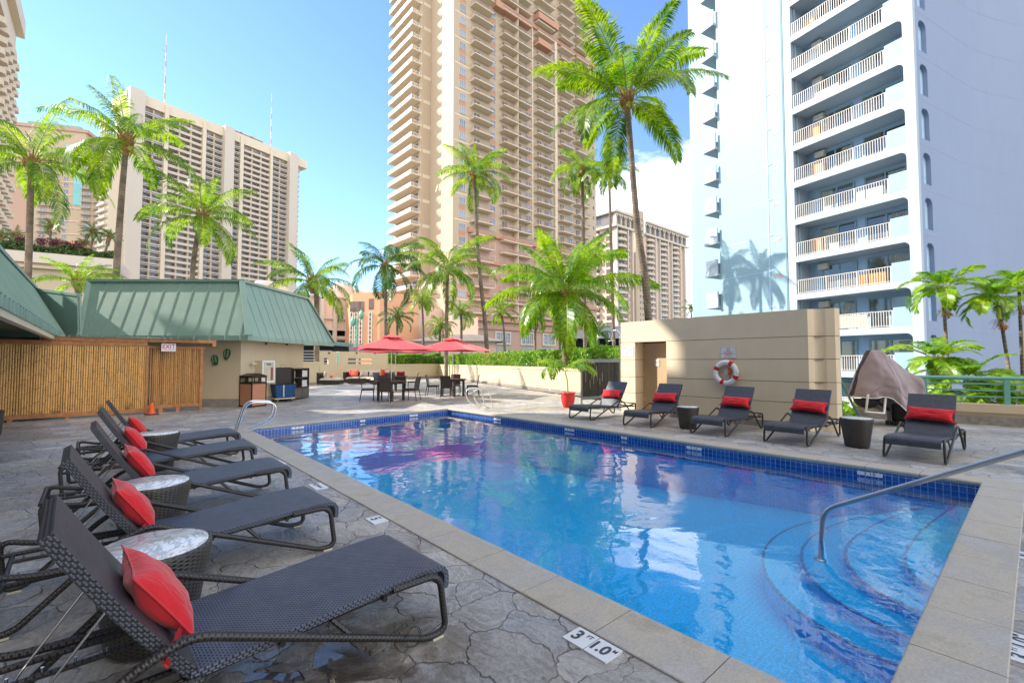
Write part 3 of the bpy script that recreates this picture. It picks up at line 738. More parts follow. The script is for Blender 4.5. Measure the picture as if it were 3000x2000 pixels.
# loose zip tie on the near lounger frame: a part of that lounger
# ------------------------------------------------------------ wicker drum tables
def drum(x, y, label, group, r=.255, h=.52):
    t = thing('side_table', label, 'side table', (x, y, 0), rnd.uniform(0, 6), group)
    m_ = MB(); m_.lathe([(r * .70, .012), (r * .74, .03), (r * .80, h * .3), (r * .90, h * .65), (r * .985, h - .05), (r, h - .02), (r * .985, h - .004), (r * .93, h - .002), (r * .92, h - .02)], 40); m_.build('drum_base', M['drum'], t)
    m_ = MB(); m_.lathe([(0.0, h - .012), (r * .925, h - .012), (r * .928, h + .001), (r * .92, h + .005), (0, h + .005)], 40); m_.build('tabletop', M['marble'], t)
    for a in range(3):
        m_ = MB(); m_.box(-.02, .02, -.02, .02, 0, .014); o = m_.build('foot', M['black'], t); o.location = (r * .6 * math.cos(a * 2.09), r * .6 * math.sin(a * 2.09), 0)
    return t
GT = 'wicker drum tables'
drum(.24, 3.30, 'wicker drum table with white marble top nearest the camera', GT, .275)
drum(.34, 5.0, 'wicker drum table with marble top between second and third left loungers', GT, .275)
drum(.60, 8.38, 'wicker drum table with marble top farthest away on the left', GT, .275)
drum(10.12, 5.36, 'black wicker drum table beside the lounger under the life ring', GT, .25, .50)
drum(10.26, 2.20, 'black wicker drum table between the two rightmost loungers', GT, .255, .52)
# arm of a wicker chair cut by the left edge
t = thing('wicker_planter', 'dark wicker planter cut off by the left edge of the picture', 'planter', (*G(2, 1275)[:2], 0))
q = G(2, 1275); m_ = MB(); m_.lathe([(0, .02), (.20, .02), (.21, .06), (.235, .5), (.245, .52), (.235, .52), (.20, .5), (.0, .47)], 28, (q[0] - .19, q[1] - .05, 0)); m_.build('basket', M['drum'], t, True)
m_ = MB(); m_.box(q[0] - .26, q[0] - .12, q[1] - .12, q[1] + .02, 0, .03); m_.build('foot', M['offwhite'], t, True)

# ------------------------------------------------------------ dining sets
def chair_meshes():
    P = []
    m_ = MB(); m_.sheet([(-.24, .44), (-.235, .452), (0, .455), (.2, .452)], -.23, .23, .05); P.append(('seat', m_, M['wicker']))
    m_ = MB(); m_.sheet([(.205, .44), (.225, .62), (.26, .80), (.30, .93)], -.22, .22, .028); P.append(('backrest', m_, M['wicker']))
    for x, y in ((-.22, -.21), (-.22, .21), (.22, -.21), (.22, .21)):
        m_ = MB(); m_.tube([(x, y, .43), (x + (.07 if x > 0 else -.01), y, 0)], [.019, .012], 8); P.append(('leg', m_, M['bronze']))
    m_ = MB(); m_.box(-.22, .22, -.215, .215, .405, .428); P.append(('apron', m_, M['wicker']))
    return [(n, b.mesh(n, mt)) for n, b, mt in P]
CH = chair_meshes()
def chair(x, y, rz, label, group):
    t = thing('patio_chair', label, 'chair', (x, y, 0), rz, group)
    for n, me in CH: place(n, me, t)
    return t
def table_set(x, y, nm, angs, rt=.62, umb=True, desc='', tilt=0):
    t = thing('patio_table', 'round dark wicker table ' + desc, 'table', (x, y, 0))
    m_ = MB(); m_.lathe([(0, .72), (rt - .02, .72), (rt, .735), (rt, .75), (rt - .01, .76), (0, .76)], 36); m_.build('tabletop', M['wicker'], t)
    m_ = MB(); m_.lathe([(rt - .10, .66), (rt - .08, .66), (rt - .08, .72), (rt - .10, .72)], 30); m_.build('apron', M['wicker'], t)
    for a in range(4):
        q = R(45 + 90 * a + 20); m_ = MB(); cx, cy = (rt - .14) * math.cos(q), (rt - .14) * math.sin(q); m_.box(cx - .04, cx + .04, cy - .04, cy + .04, 0, .72); m_.build('leg', M['bronze'], t)
    for k_, a in enumerate(angs):
        q = R(a); d_ = rt + .26
        chair(x + d_ * math.cos(q), y + d_ * math.sin(q), q, 'dark wicker patio chair %s %s' % (['on the camera side of the table', 'on the left of the table', 'on the right of the table', 'behind the table', 'at the back left of the table'][k_], desc), 'patio chairs under the umbrellas')
    if umb:
        u = thing('patio_umbrella', 'square red parasol standing over the table ' + desc, 'umbrella', (x, y, 0), R(tilt))
        h0, h1, s2 = 2.02, 2.56, 1.34
        m_ = MB(); m_.box(-.25, .25, -.25, .25, 0, .05); m_.box(-.06, .06, -.06, .06, .05, .3); m_.build('base', M['metal'], u)
        m_ = MB(); m_.tube([(0, 0, .05), (0, 0, h1 - .02)], .022, 12); m_.build('pole', M['metal'], u)
        m_ = MB(); N_ = 14
        def cv(u_, v_):
            a, b = 2 * u_ - 1, 2 * v_ - 1; m = max(abs(a), abs(b)); n_ = min(abs(a), abs(b)) / m if m > 0 else 0
            # faces sag between the hips
            z = h1 - (h1 - h0) * (m ** .9) - .10 * m * (1 - n_) * .45 + .0
            return (a * s2 * (1 - .05 * (1 - n_) * m), b * s2 * (1 - .05 * (1 - n_) * m), z)
        m_.grid(cv, 20, 20); b = len(m_.v); m_.grid(lambda u_, v_: (lambda p: (p[0], p[1], p[2] - .006))(cv(u_, v_)), 20, 20)
        m_.build('canopy', M['umb'], u)
        m_ = MB()
        def cv2(u_, v_):
            a, b = 2 * u_ - 1, 2 * v_ - 1; m = max(abs(a), abs(b)); n_ = min(abs(a), abs(b)) / m if m > 0 else 0
            return (a * .36, b * .36, h1 + .055 - .13 * m - .02 * m * (1 - n_) + .012 * math.sin(14 * math.atan2(b, a)) * m)
        m_.grid(cv2, 12, 12); m_.build('vent_cap', M['umb'], u)
        for a in range(4):
            q = R(45 + 90 * a); e = s2 * 1.36
            m_ = MB(); m_.tube([(.05 * math.cos(q), .05 * math.sin(q), h1 - .05), (e * math.cos(q), e * math.sin(q), h0 - .02)], .011, 6); m_.build('rib', M['metal'], u)
            m_ = MB(); m_.tube([(.03 * math.cos(q), .03 * math.sin(q), h0 - .02), (e * .5 * math.cos(q), e * .5 * math.sin(q), (h0 + h1) / 2 - .05)], .009, 6); m_.build('strut', M['metal'], u)
    return t
fa = math.degrees(math.atan2(fwy, fwx)); ra = math.degrees(math.atan2(rty, rtx))   # camera forward / right headings
A_ = G(1145, 1172); B_ = G(1326, 1160); C_ = G(1158, 1144)
table_set(A_[0], A_[1], 'A', [fa + 180 + 4, ra + 180 + 18, ra - 12, fa + 30], desc='under the nearer left umbrella', tilt=ra + 45 - 12)
table_set(B_[0], B_[1], 'B', [fa + 180 - 8, ra + 180 - 2, ra + 2, fa], desc='under the right umbrella', tilt=ra + 45 + 22)
table_set(C_[0], C_[1], 'C', [fa + 182, ra + 180 - 12, ra + 12, fa, fa + 70], desc='behind under the far umbrella', tilt=ra + 45 + 8)
t = thing('red_towel', 'red towel draped over the back of the chair behind the nearer umbrella pole', 'towel', (C_[0] + .9 * fwx, C_[1] + .9 * fwy, 0))
q = C_; m_ = MB()
ctr = Vector((q[0] + fwx * 1.16, q[1] + fwy * 1.16, 0))
def tw(u_, v_):
    s_ = (u_ - .5) * .42; z = .97 - abs(v_ - .5) * 2 * .28; o_ = (v_ - .5) * .10
    return (ctr.x + rtx * s_ + fwx * o_, ctr.y + rty * s_ + fwy * o_, z + .012 * math.sin(u_ * 9) - (.0 if abs(v_ - .5) > .1 else (.1 - abs(v_ - .5)) * .05))
m_.grid(tw, 10, 12); m_.build('cloth', M['red'], t, True)

# ------------------------------------------------------------ corner sofa and its cushions
S0 = G(927, 1127); SD = Vector((rtx, rty, 0)); SF = Vector((fwx, fwy, 0))
def sxf(x, y, z): p = Vector((S0[0], S0[1], 0)) + SD * x + SF * y; return (p.x, p.y, z)
GS = 'sectional sofa pieces'
def sofa(x0, x1, y0, y1, back, label, arm=None, seat_h=.30):
    ctr = sxf((x0 + x1) / 2, (y0 + y1) / 2, 0)
    t = thing('sofa_section', label, 'sofa', ctr, 0, GS)
    m_ = MB(sxf); m_.box(x0, x1, y0, y1, .04, seat_h); m_.build('base', M['wicker'], t, True)
    for a_, b_ in (((x0 + .06), (y0 + .06)), ((x1 - .1), (y0 + .06)), ((x0 + .06), (y1 - .1)), ((x1 - .1), (y1 - .1))):
        m_ = MB(sxf); m_.box(a_, a_ + .04, b_, b_ + .04, 0, .04); m_.build('foot', M['white'], t, True)
    T = .14
    for side in back:
        m_ = MB(sxf)
        if side == 'L': m_.box(x0, x0 + T, y0, y1, seat_h, .78)
        if side == 'R': m_.box(x1 - T, x1, y0, y1, seat_h, .78)
        if side == 'B': m_.box(x0 + (T + .002 if 'L' in back else 0), x1 - (T + .002 if 'R' in back else 0), y1 - T, y1, seat_h, .78)
        m_.build('backrest', M['wicker'], t, True)
    a0, a1 = x0 + (T + .01 if 'L' in back else .01), x1 - (T + .01 if 'R' in back else .01); b1 = y1 - (T + .01 if 'B' in back else .01)
    m_ = MB(sxf)
    def cu(u_, v_):
        a, b = 2 * u_ - 1, 2 * v_ - 1; e = (max(0, 1 - abs(a) ** 8) * max(0, 1 - abs(b) ** 8)) ** .35
        return (a0 + (a1 - a0) * u_, y0 + .01 + (b1 - y0 - .01) * v_, seat_h + .005 + .13 * e)
    m_.grid(cu, 14, 14); m_.build('seat_cushion', M['cushion'], t, True)
sofa(0, 1.45, 0, .95, 'L', 'wicker chaise section at the left end of the sofa')
sofa(1.02, 2.1, 1.9, 2.9, 'LB', 'wicker corner section with orange cushions under the slotted wall')
sofa(2.12, 3.2, 1.9, 2.9, 'B', 'middle section of the beige sofa below the wall slots')
sofa(3.22, 4.35, 1.9, 2.9, 'RB', 'right corner section of the sofa beside red cushions')
sofa(3.4, 4.5, .25, 1.85, 'R', 'near right arm section of the wicker sofa')
t = thing('ottoman', 'brown wicker ottoman in front of the sofa', 'ottoman', sxf(2.42, .7, 0)); m_ = MB(sxf); m_.box(1.95, 2.9, .3, 1.1, .05, .40); m_.build('body', M['wicker'], t, True)
m_ = MB(sxf)
for a_, b_ in ((2.0, .35), (2.8, .35), (2.0, 1.0), (2.8, 1.0)): m_.box(a_, a_ + .04, b_, b_ + .04, 0, .05)
m_.build('feet', M['white'], t, True)
def cushion(x, y, z, w_, h_, t_, mat, label, yaw=0, lean=.25, seed=0):
    b, s_ = pillow_mesh(w_, h_, t_, seed, .12); c_ = sxf(x, y, z)
    o = thing('cushion', label, 'cushion', c_); b.build('cover', mat, o)
    s_.build('piping', mat, o)
    o.matrix_world = Matrix.Translation(c_) @ Matrix.Rotation(math.atan2(fwy, fwx) + math.pi + R(yaw), 4, 'Z') @ Matrix.Rotation(-lean, 4, 'Y')
cushion(.36, .5, .66, .55, .46, .2, M['cushion'], 'beige cushion on the chaise end of the sofa', -70, .2, 1)
cushion(.72, .62, .52, .28, .24, .12, M['red2'], 'small rust cushion lying on the chaise', -40, .4, 2)
cushion(1.45, 2.4, .70, .55, .52, .18, M['red'], 'red cushion in the left corner of the sofa', -30, .2, 3)
cushion(1.72, 2.25, .70, .55, .52, .16, M['red2'], 'orange striped cushion leaning on the red one', -15, .3, 4)
cushion(2.25, 2.62, .68, .60, .46, .2, M['cushion'], 'beige back cushion left of the sofa middle', 0, .2, 5)
cushion(2.95, 2.62, .68, .72, .46, .2, M['cushion'], 'wide beige back cushion in the middle of the sofa', 0, .2, 6)
cushion(3.55, 2.62, .68, .50, .46, .2, M['cushion'], 'beige back cushion at the right corner', 0, .2, 7)
cushion(3.80, 2.1, .74, .52, .50, .18, M['red2'], 'pale orange cushion in the right corner of the sofa', 25, .25, 8)
cushion(4.10, 1.6, .76, .52, .44, .18, M['red'], 'bright red cushion at the right arm of the sofa', 40, .25, 9)
cushion(4.28, 1.15, .74, .40, .44, .18, M['cushion'], 'beige cushion on the right arm section', 60, .2, 10)
# a loose wire tie left on the near lounger's frame
l0 = [o for o in bpy.data.objects if o.get('label', '').startswith('dark wicker sun lounger nearest')][0]
m_ = MB()
for k_ in range(2): m_.tube([(.20 + .05 * math.cos(q) + .012 * k_, .375 + .01 * math.sin(q * 2), .075 + .05 * math.sin(q)) for q in [i * .5 for i in range(14)]], .0018, 5, caps=False)
m_.tube([(.13, .372, .05), (.05, .40, .09), (.02, .42, .12)], .0016, 5); m_.build('wire_tie', M['black'], l0)
# ------------------------------------------------------------ the green-roofed pool building
YF = 17.3; YW = 17.9
RM = [M['roof']]
bld = thing('pool_building', 'cream building with sloping green standing-seam metal roof left of the pool', 'building', (3.4, YW, 0))
cx = onY(702, 1190, YW)[0]
CD = hdir(3.6); FD = (-rtx, -rty)
we = onP(888, 1100, (cx, YW), CD)
we = (we[0], we[1])
m_ = MB(); x0_ = onY(598, 1150, YW)[0]
m_.poly([(cx - rtx * 3.2, YW - rty * 3.2), (cx, YW), we, (we[0] - rtx * 3.2, we[1] - rty * 3.2)], 0.0, 2.60)
m_.build('wall', M['cream'], bld, True)
m_ = MB(); nn = (CD[1], -CD[0])
m_.beam((cx + rtx * .02, YW + rty * .02 , .135), (cx - rtx * 4.5, YW - rty * 4.5, .135), .05, .27)
m_.poly([(cx + .01, YW - .02), (we[0], we[1]), (we[0] + nn[0] * .025, we[1] + nn[1] * .025), (cx + nn[0] * .025 + .01, YW - .02 + nn[1] * .025)], 0, .24)
m_.build('skirting', M['stone'], bld, True)
def seamroof(name, e0, e1, r0, r1, step=.42, drip=.16, seams=True):
    """roof plane eave e0->e1, ridge r0->r1, standing seams running up the slope, vertical fascia below the eave"""
    e0, e1, r0, r1 = map(Vector, (e0, e1, r0, r1))
    nrm = (e1 - e0).cross(r0 - e0).normalized()
    if nrm.z < 0: nrm = -nrm
    L = (e1 - e0).length; ax = (e1 - e0) / L
    up = nrm.cross(ax);  up = up if up.z > 0 else -up
    m_ = MB()
    th = nrm * -.05
    m_.add([e0, e1, r1, r0, e0 + th, e1 + th, r1 + th, r0 + th], [(0, 1, 2, 3), (7, 6, 5, 4), (0, 4, 5, 1), (1, 5, 6, 2), (2, 6, 7, 3), (3, 7, 4, 0)])
    m_.build('roof_panel' if name is None else name, M['roof'], bld, True)
    m_ = MB(); H = (r0 - e0).dot(up)
    s0 = (r0 - e0).dot(ax); s1 = (r1 - e0).dot(ax)
    n_ = int(L / step)
    lo_, hi_ = min(0, s0), max(L, s1); k0 = int(math.floor(lo_ / step)); k1 = int(math.ceil(hi_ / step))
    for k_ in range(k0, k1 + 1) if seams else ():
        s = k_ * step + .21
        lo = 0.; hi = H
        if s < 0: lo = H * (s / s0) if s0 < 0 else 9
        if s0 > 0 and s < s0: hi = H * s / s0
        if s > L: lo = H * (s - L) / (s1 - L) if s1 > L else 9
        if s1 < L and s > s1: hi = min(hi, H * (L - s) / (L - s1))
        if s0 < 0 and s < 0: lo = H * s / s0
        if hi - lo < .1: continue
        a = e0 + ax * s + up * lo + nrm * .006; b = e0 + ax * s + up * hi + nrm * .006
        m_.beam(a, b, .022, .018)
        if lo == 0.: m_.beam(a + Vector((0, 0, .012)), a + Vector((0, 0, -drip)), .022, .026)
    if not seams:
        for q_ in (.33, .72): m_.beam(e0.lerp(e1, q_) + nrm * .02, r0.lerp(r1, q_) + nrm * .02, .03, .03)
    m_.build('standing_seams', M['roof'], bld, True)
    out = Vector((nrm.x, nrm.y, 0)).normalized()
    m_ = MB(); m_.add([e0 + out * .004, e1 + out * .004, e1 + out * .004 - Vector((0, 0, drip)), e0 + out * .004 - Vector((0, 0, drip)), e0 - out * .03, e1 - out * .03, e1 - out * .03 - Vector((0, 0, drip)), e0 - out * .03 - Vector((0, 0, drip))],
                      [(0, 1, 2, 3), (7, 6, 5, 4), (3, 2, 6, 7), (0, 4, 5, 1), (0, 3, 7, 4), (1, 5, 6, 2)])
    m_.build('fascia', M['roof'], bld, True)
    m_ = MB(); m_.beam(r0 + Vector((0, 0, .02)), r1 + Vector((0, 0, .02)), .16, .09); m_.beam(e0 + nrm * .03, r0 + nrm * .03, .13, .05); m_.beam(e1 + nrm * .03, r1 + nrm * .03, .13, .05)
    m_.build('ridge_cap', M['roof'], bld, True)
ZE, ZR, YE, YR = 2.38, 4.28, 17.0, 18.0
eL = onY(236, 960, YE); eC = onY(727, 960, YE); rC = onY(708, 822, YR); rL = onY(262, 828, YR)
eLx, eCx, rCx, rLx = eL[0], eC[0], rC[0], rL[0]
eLq = onP(236, 960, (eCx, YE), FD); rLq = onP(264, 828, (rCx, YR), FD)
seamroof(None, (eLq[0], eLq[1], ZE), (eCx, YE, ZE), (rLq[0], rLq[1], ZR), (rCx, YR, ZR), .50)
er = onP(978, 985, (eCx, YE), CD); rr = onP(900, 875, (rCx, YR), CD)
seamroof(None, (eCx + .01, YE + .01, ZE), (er[0], er[1], ZE), (rCx + .01, YR + .01, ZR), (rr[0], rr[1], ZR), .46)
# flat roof behind the ridge, soffit
m_ = MB(); m_.poly([(eLq[0] + .1, eLq[1] + .1), (eCx - .02, YE + .08), (er[0] - .1, er[1] + .02), (er[0] - rtx * 4.6, er[1] - rty * 4.6)], ZE - .04, ZE - .01)
m_.build('soffit', M['roof'], bld, True)
m_ = MB(); m_.poly([(rLq[0], rLq[1] + .05), (rCx - .03, YR + .06), (rr[0] - .1, rr[1] + .04), (rr[0] - rtx * 3.5, rr[1] - rty * 3.5)], ZR - .25, ZR - .05)
m_.build('flat_roof', M['grey_frame'], bld, True)
# left wing running towards the camera
XE = -.98
wing = bld
yb = YE + .05
seamroof(None, (XE, 5, ZE), (XE, 21.8, ZE), (XE - 1.05, 5, ZR), (XE - 1.05, 25., ZR), .36)
b_ = D(232, 866, eLq[0] * fwx + eLq[1] * fwy + 1.3)
_e0 = Vector((XE, 21.75, ZE - .02)); _e1 = Vector((eLq[0] - .01, eLq[1] - .01, ZE - .02)); _r0 = Vector((XE - 1.02, 24.9, ZR - .05)); _n = (_e1 - _e0).cross(_r0 - _e0)
_d = Vector(ray(232, 866)); _o = Vector((0, 0, H0)); b_ = tuple(_o + _d * ((_e0 - _o).dot(_n) / _d.dot(_n)))
seamroof(None, (XE - .0, 21.75, ZE - .02), (eLq[0] - .01, eLq[1] - .01, ZE - .02), (XE - 1.02, 24.9, ZR - .05), b_, .45, seams=False)
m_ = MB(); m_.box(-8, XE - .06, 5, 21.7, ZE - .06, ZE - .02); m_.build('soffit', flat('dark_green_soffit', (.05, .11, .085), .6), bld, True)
m_ = MB(); m_.box(XE - .12, XE - .02, 5, 21.6, ZE - .26, ZE - .16); m_.build('gutter', M['tan'], bld, True)
m_ = MB(); q = onY(128, 985, YF + .6); m_.box(q[0] - .07, q[0] + .07, YF + .5, YF + .64, 0, ZE); m_.build('post', M['white'], bld, True)
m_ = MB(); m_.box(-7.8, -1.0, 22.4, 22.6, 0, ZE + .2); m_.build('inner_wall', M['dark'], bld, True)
# small wall lights
for k_, (px, py) in enumerate(((776, 1006), (837, 1009))):
    q = onP(px, py, (cx, YW), CD); m_ = MB(); m_.box(q[0] - .03 + .03, q[0] + .06, q[1] - .09, q[1] - .02, q[2] - .035, q[2] + .035); split_build(m_, 'wall_light', M['bronze'], bld)
q = onP(884, 1003, (cx, YW), CD)
t = thing('security_lamp', 'twin-head black floodlight on the right end of the cream building', 'lamp', (q[0], q[1], q[2]))
m_ = MB(); m_.lathe([(0, 0), (.05, 0), (.07, .12), (0, .13)], 12, (.05, -.08, -.10)); m_.build('lamp_head', M['black'], t)
m_ = MB(); m_.lathe([(0, 0), (.05, 0), (.07, .12), (0, .13)], 12, (-.06, -.12, 0)); m_.build('lamp_head', M['black'], t)
m_ = MB(); m_.tube([(0, .0, .02), (0, -.08, .02), (.05, -.09, -.02)], .015, 6); m_.build('bracket', M['black'], t)
# ------------------------------------------------------------ bamboo screens
def bamboo(x0, x1, y, z0, z1, label, mat, group, r=.026, gap=.0485, posts=True):
    t = thing('bamboo_fence', label, 'fence', ((x0 + x1) / 2, y, 0), 0, group)
    m_ = MB(); x = x0 + r
    while x < x1:
        rr_ = r * rnd.uniform(.86, 1.0); n_ = 6
        m_.tube([(x, y - .01 + rnd.uniform(-.004, .004), z0), (x + rnd.uniform(-.004, .004), y - .01, z1)], rr_, n_, caps=False); x += gap * rnd.uniform(.96, 1.02)
    m_.build('bamboo_poles', mat, t, True)
    m_ = MB(); m_.box(x0, x1, y + .03, y + .05, z0, z1); m_.build('backing', M['bamboo_gap'], t, True)
    return t
xa = -4.6; xb = onY(424, 1100, YF)[0]; xc = onY(433, 1100, YF)[0]; xd = onY(594, 1100, YF)[0]
f1 = bamboo(xa, xb, YF, .17, 1.98, 'long bamboo fence with timber rails at the left, under the green roof', M['bamboo'], 'bamboo fence panels')
m_ = MB(); m_.box(xa, xb + .02, YF - .06, YF + .06, 1.98, 2.10); m_.build('top_rail', M['wood'], f1, True)
m_ = MB(); m_.box(xa, xb + .02, YF - .06, YF + .06, .06, .17); m_.build('bottom_rail', M['wood'], f1, True)
for px in (200, 30, 330):
    q = onY(px, 1200, YF)[0]; m_ = MB(); m_.box(q - .05, q + .05, YF - .03, YF + .07, 0, .06); m_.build('foot_block', M['wood'], f1, True)
m_ = MB(); m_.box(xb + .02, xb + .075, YF - .08, YF + .0, 0, 2.0); m_.build('post', M['wood'], f1, True)
Y2 = YF + .28
f2 = bamboo(xc + .05, xd - .06, Y2, .22, 1.92, 'shorter darker bamboo panel beneath the exit sign', M['bamboo2'], 'bamboo fence panels')
m_ = MB(); m_.box(xb + .08, xd + .1, Y2 - .08, Y2 + .05, 1.92, 1.99); m_.build('top_rail', M['wood'], f2, True)
m_ = MB(); m_.box(xc + .0, xd, Y2 - .05, Y2 + .05, .13, .22); m_.build('bottom_rail', M['wood'], f2, True)
m_ = MB(); m_.box(xd - .05, xd + .03, Y2 - .06, Y2 + .04, .0, 1.92); m_.build('post', M['wood'], f2, True)
for px in (470, 520): q = onY(px, 1200, Y2)[0]; m_ = MB(); m_.box(q - .05, q + .05, Y2 - .03, Y2 + .07, 0, .13); m_.build('foot_block', M['wood'], f2, True)
t = thing('timber_beam', 'orange-stained timber beam with corrugated sheet running above the bamboo', 'beam', (0, YF, 2.1))
xe = onY(632, 1003, YF)[0]
m_ = MB(); m_.box(onY(130, 985, YF)[0], xe, YF - .10, YF + .02, 2.105, 2.20); m_.box(xe - .1, xe, YF - .1, YF + .5, 2.0, 2.104); m_.build('beam', M['wood'], t, True)
m_ = MB()
xs0, xs1 = onY(140, 980, YF)[0], onY(580, 990, YF)[0]; n_ = 90
m_.grid(lambda u_, v_: (xs0 + (xs1 - xs0) * u_, YF - .22 + .6 * v_, 2.225 + .014 * math.sin(u_ * 150) + .02 * v_), 260, 2)
m_.build('corrugated_sheet', M['metal'], t, True)
q = onY(494, 1018, YF - .04)
t = thing('exit_sign', 'white EXIT sign with red letters hanging on the bamboo panel', 'sign', (q[0], q[1] - .02, q[2]))
m_ = MB(); m_.box(-.175, .175, -.006, .008, -.115, .115); m_.build('plate', M['signplate'], t)
text('lettering', 'EXIT', .19, M['redink'], t, facing((0, -.008, .02), (1, 0, 0), (0, 0, 1)), .0005, .003, narrow=.8)
m_ = MB(); m_.box(-.12, .12, -.0085, -.006, -.085, -.075); m_.build('underline', M['redink'], t)
m_ = MB(); m_.tube([(-.12, 0, .11), (-.12, .0, .2)], .003, 5); m_.tube([(.12, 0, .11), (.12, .0, .2)], .003, 5); m_.build('hanger', M['metal'], t)
q = G(444, 1214)
t = thing('traffic_cone', 'small orange traffic cone at the foot of the bamboo fence', 'cone', (q[0], q[1], 0))
m_ = MB(); m_.box(-.16, .16, -.16, .16, 0, .03); m_.build('base', flat('cone_base', (.10, .03, .02), .7), t)
m_ = MB(); m_.lathe([(.10, .03), (.095, .04), (.035, .33), (.025, .34), (0, .34)], 20); m_.build('cone_body', M['orange'], t)
# painted metal leaves on the wall
def leafdecor(px, py, tilt, s_, label):
    q = onP(px, py, (cx - fwx * .03, YW - fwy * .03), FD); t = thing('leaf_decoration', label, 'wall decoration', (q[0], q[1], q[2]), math.atan2(rty, rtx), 'green leaf wall decorations')
    m_ = MB(); top = []; 
    pts = []
    for i in range(28):
        a = 2 * math.pi * i / 28; r_ = s_ * (.9 + .12 * math.cos(3 * a)) * (1 if math.sin(a) > -.9 else 1); x = r_ * .62 * math.sin(a) * (1 + .25 * math.cos(a)); z = -r_ * .95 * math.cos(a)
        pts.append((x * math.cos(tilt) - z * math.sin(tilt), z * math.cos(tilt) + x * math.sin(tilt)))
    n_ = len(pts); m_.add([(x, -.02, z) for x, z in pts] + [(x, .0, z) for x, z in pts] + [(0, -.045, 0)], [(i, (i + 1) % n_, 2 * n_) for i in range(n_)] + [(i, n_ + i, n_ + (i + 1) % n_, (i + 1) % n_) for i in range(n_)])
    m_.build('leaf_blade', M['leafgreen'], t)
    m_ = MB()
    for k_ in range(-2, 3):
        for sg in (-1, 1):
            z = k_ * s_ * .22; x = sg * s_ * .27; m_.add([(xx * math.cos(tilt) - zz * math.sin(tilt), -.047, zz * math.cos(tilt) + xx * math.sin(tilt)) for xx, zz in ((x * .75 - .02 * sg, z + .012), (x * .75 + .028 * sg, z + .03), (x * .75 + .034 * sg, z + .012), (x * .75 - .01 * sg, z - .008))], [(0, 1, 2, 3)])
    m_.build('cutouts', M['cream'], t)
    m_ = MB(); m_.tube([(0, -.05, 0), (-math.sin(tilt) * -s_ * 1.15 * -1, -.03, -math.cos(tilt) * s_ * 1.15)], .008, 6); m_.build('stem', M['leafgreen'], t)
leafdecor(630, 1053, R(14), .21, 'left pointed green metal leaf on the cream wall')
leafdecor(665, 1036, R(-8), .22, 'right rounded green metal leaf on the cream wall')
# litter bin
q = G(742, 1190); r1 = Vector((CD[0], CD[1], 0)); 
t = thing('litter_bin', 'square litter bin with orange pebbled panels and dark frame at the building corner', 'litter bin', (q[0] - .02, q[1] - .0, 0), R(28))
W = .29
for a in range(4):
    m_ = MB(); c, s_ = math.cos(a * math.pi / 2), math.sin(a * math.pi / 2)
    m_.xf = lambda x, y, z, c=c, s_=s_: (x * c - y * s_, x * s_ + y * c, z)
    m_.box(-W + .03, W - .03, -W + .012, -W + .03, .05, .80); m_.build('side_panel', M['terrazzo'], t)
m_ = MB()
for i in (-1, 1):
    for j in (-1, 1): m_.box(i * W - (.03 if i > 0 else 0), i * W + (.03 if i < 0 else 0), j * W - (.03 if j > 0 else 0), j * W + (.03 if j < 0 else 0), 0, 1.06)
for z in (0.0, .78, .98): 
    m_.box(-W - .004, W + .004, -W - .004, -W + .034, z, z + .055); m_.box(-W - .004, W + .004, W - .034, W + .004, z, z + .055)
    m_.box(-W - .002, -W + .036, -W + .035, W - .035, z + .001, z + .054); m_.box(W - .036, W + .002, -W + .035, W - .035, z + .001, z + .054)
for a in range(4):
    c, s_ = math.cos(a * math.pi / 2), math.sin(a * math.pi / 2); m_.xf = lambda x, y, z, c=c, s_=s_: (x * c - y * s_, x * s_ + y * c, z); m_.box(-.03, .03, -W, -W + .03, .835, .98)
m_.build('frame', M['bronze'], t)
m_ = MB(); m_.lathe([(W * 1.44, 1.03), (W * 1.44, 1.05), (W * .7, 1.12), (0, 1.14)], 4, smooth=False); 
m_.v = [((x - y) * .7071, (x + y) * .7071, z) for x, y, z in m_.v]; m_.build('lid', M['bronze'], t)
m_ = MB(); m_.box(-W + .035, W - .035, -W + .035, W - .035, .05, .84); m_.build('liner', M['black'], t)
# wall cabinet (fire hose / first aid) and siren
def chx(px, py, off): 
    P_ = (cx + nn[0] * off, YW + nn[1] * off); return onP(px, py, P_, CD)
a_ = chx(764, 1058, .02); b_ = chx(806, 1120, .02)
zt = onP(780, 1056, (cx + nn[0] * .3, YW + nn[1] * .3), CD)[2]; zb = onP(780, 1121, (cx + nn[0] * .3, YW + nn[1] * .3), CD)[2]
sA = onP(770, 1090, (cx + nn[0] * .3, YW + nn[1] * .3), CD)[3]; sB = onP(806, 1090, (cx + nn[0] * .3, YW + nn[1] * .3), CD)[3]
def cf(s, n_, z): return (cx + CD[0] * s + nn[0] * n_, YW + CD[1] * s + nn[1] * n_, z)
t = thing('wall_cabinet', 'cream wall cabinet with glass door above the bin', 'cabinet', cf((sA + sB) / 2, .15, zb))
m_ = MB(cf); m_.box(sA, sB, .002, .26, zb, zt); m_.build('cabinet_body', M['cream'], t, True)
m_ = MB(cf)
fw_ = .06; m_.box(sA, sB, .262, .29, zb, zb + fw_); m_.box(sA, sB, .262, .29, zt - fw_, zt); m_.box(sA, sA + fw_, .262, .29, zb + fw_, zt - fw_); m_.box(sB - fw_, sB, .262, .29, zb + fw_, zt - fw_); m_.build('door_frame', M['white'], t, True)
m_ = MB(cf); m_.box(sA + fw_, sB - fw_, .262, .275, zb + fw_, zt - fw_); m_.build('door_glass', flat('cabinet_glass', (.55, .5, .4), .08, 0, .2), t, True)
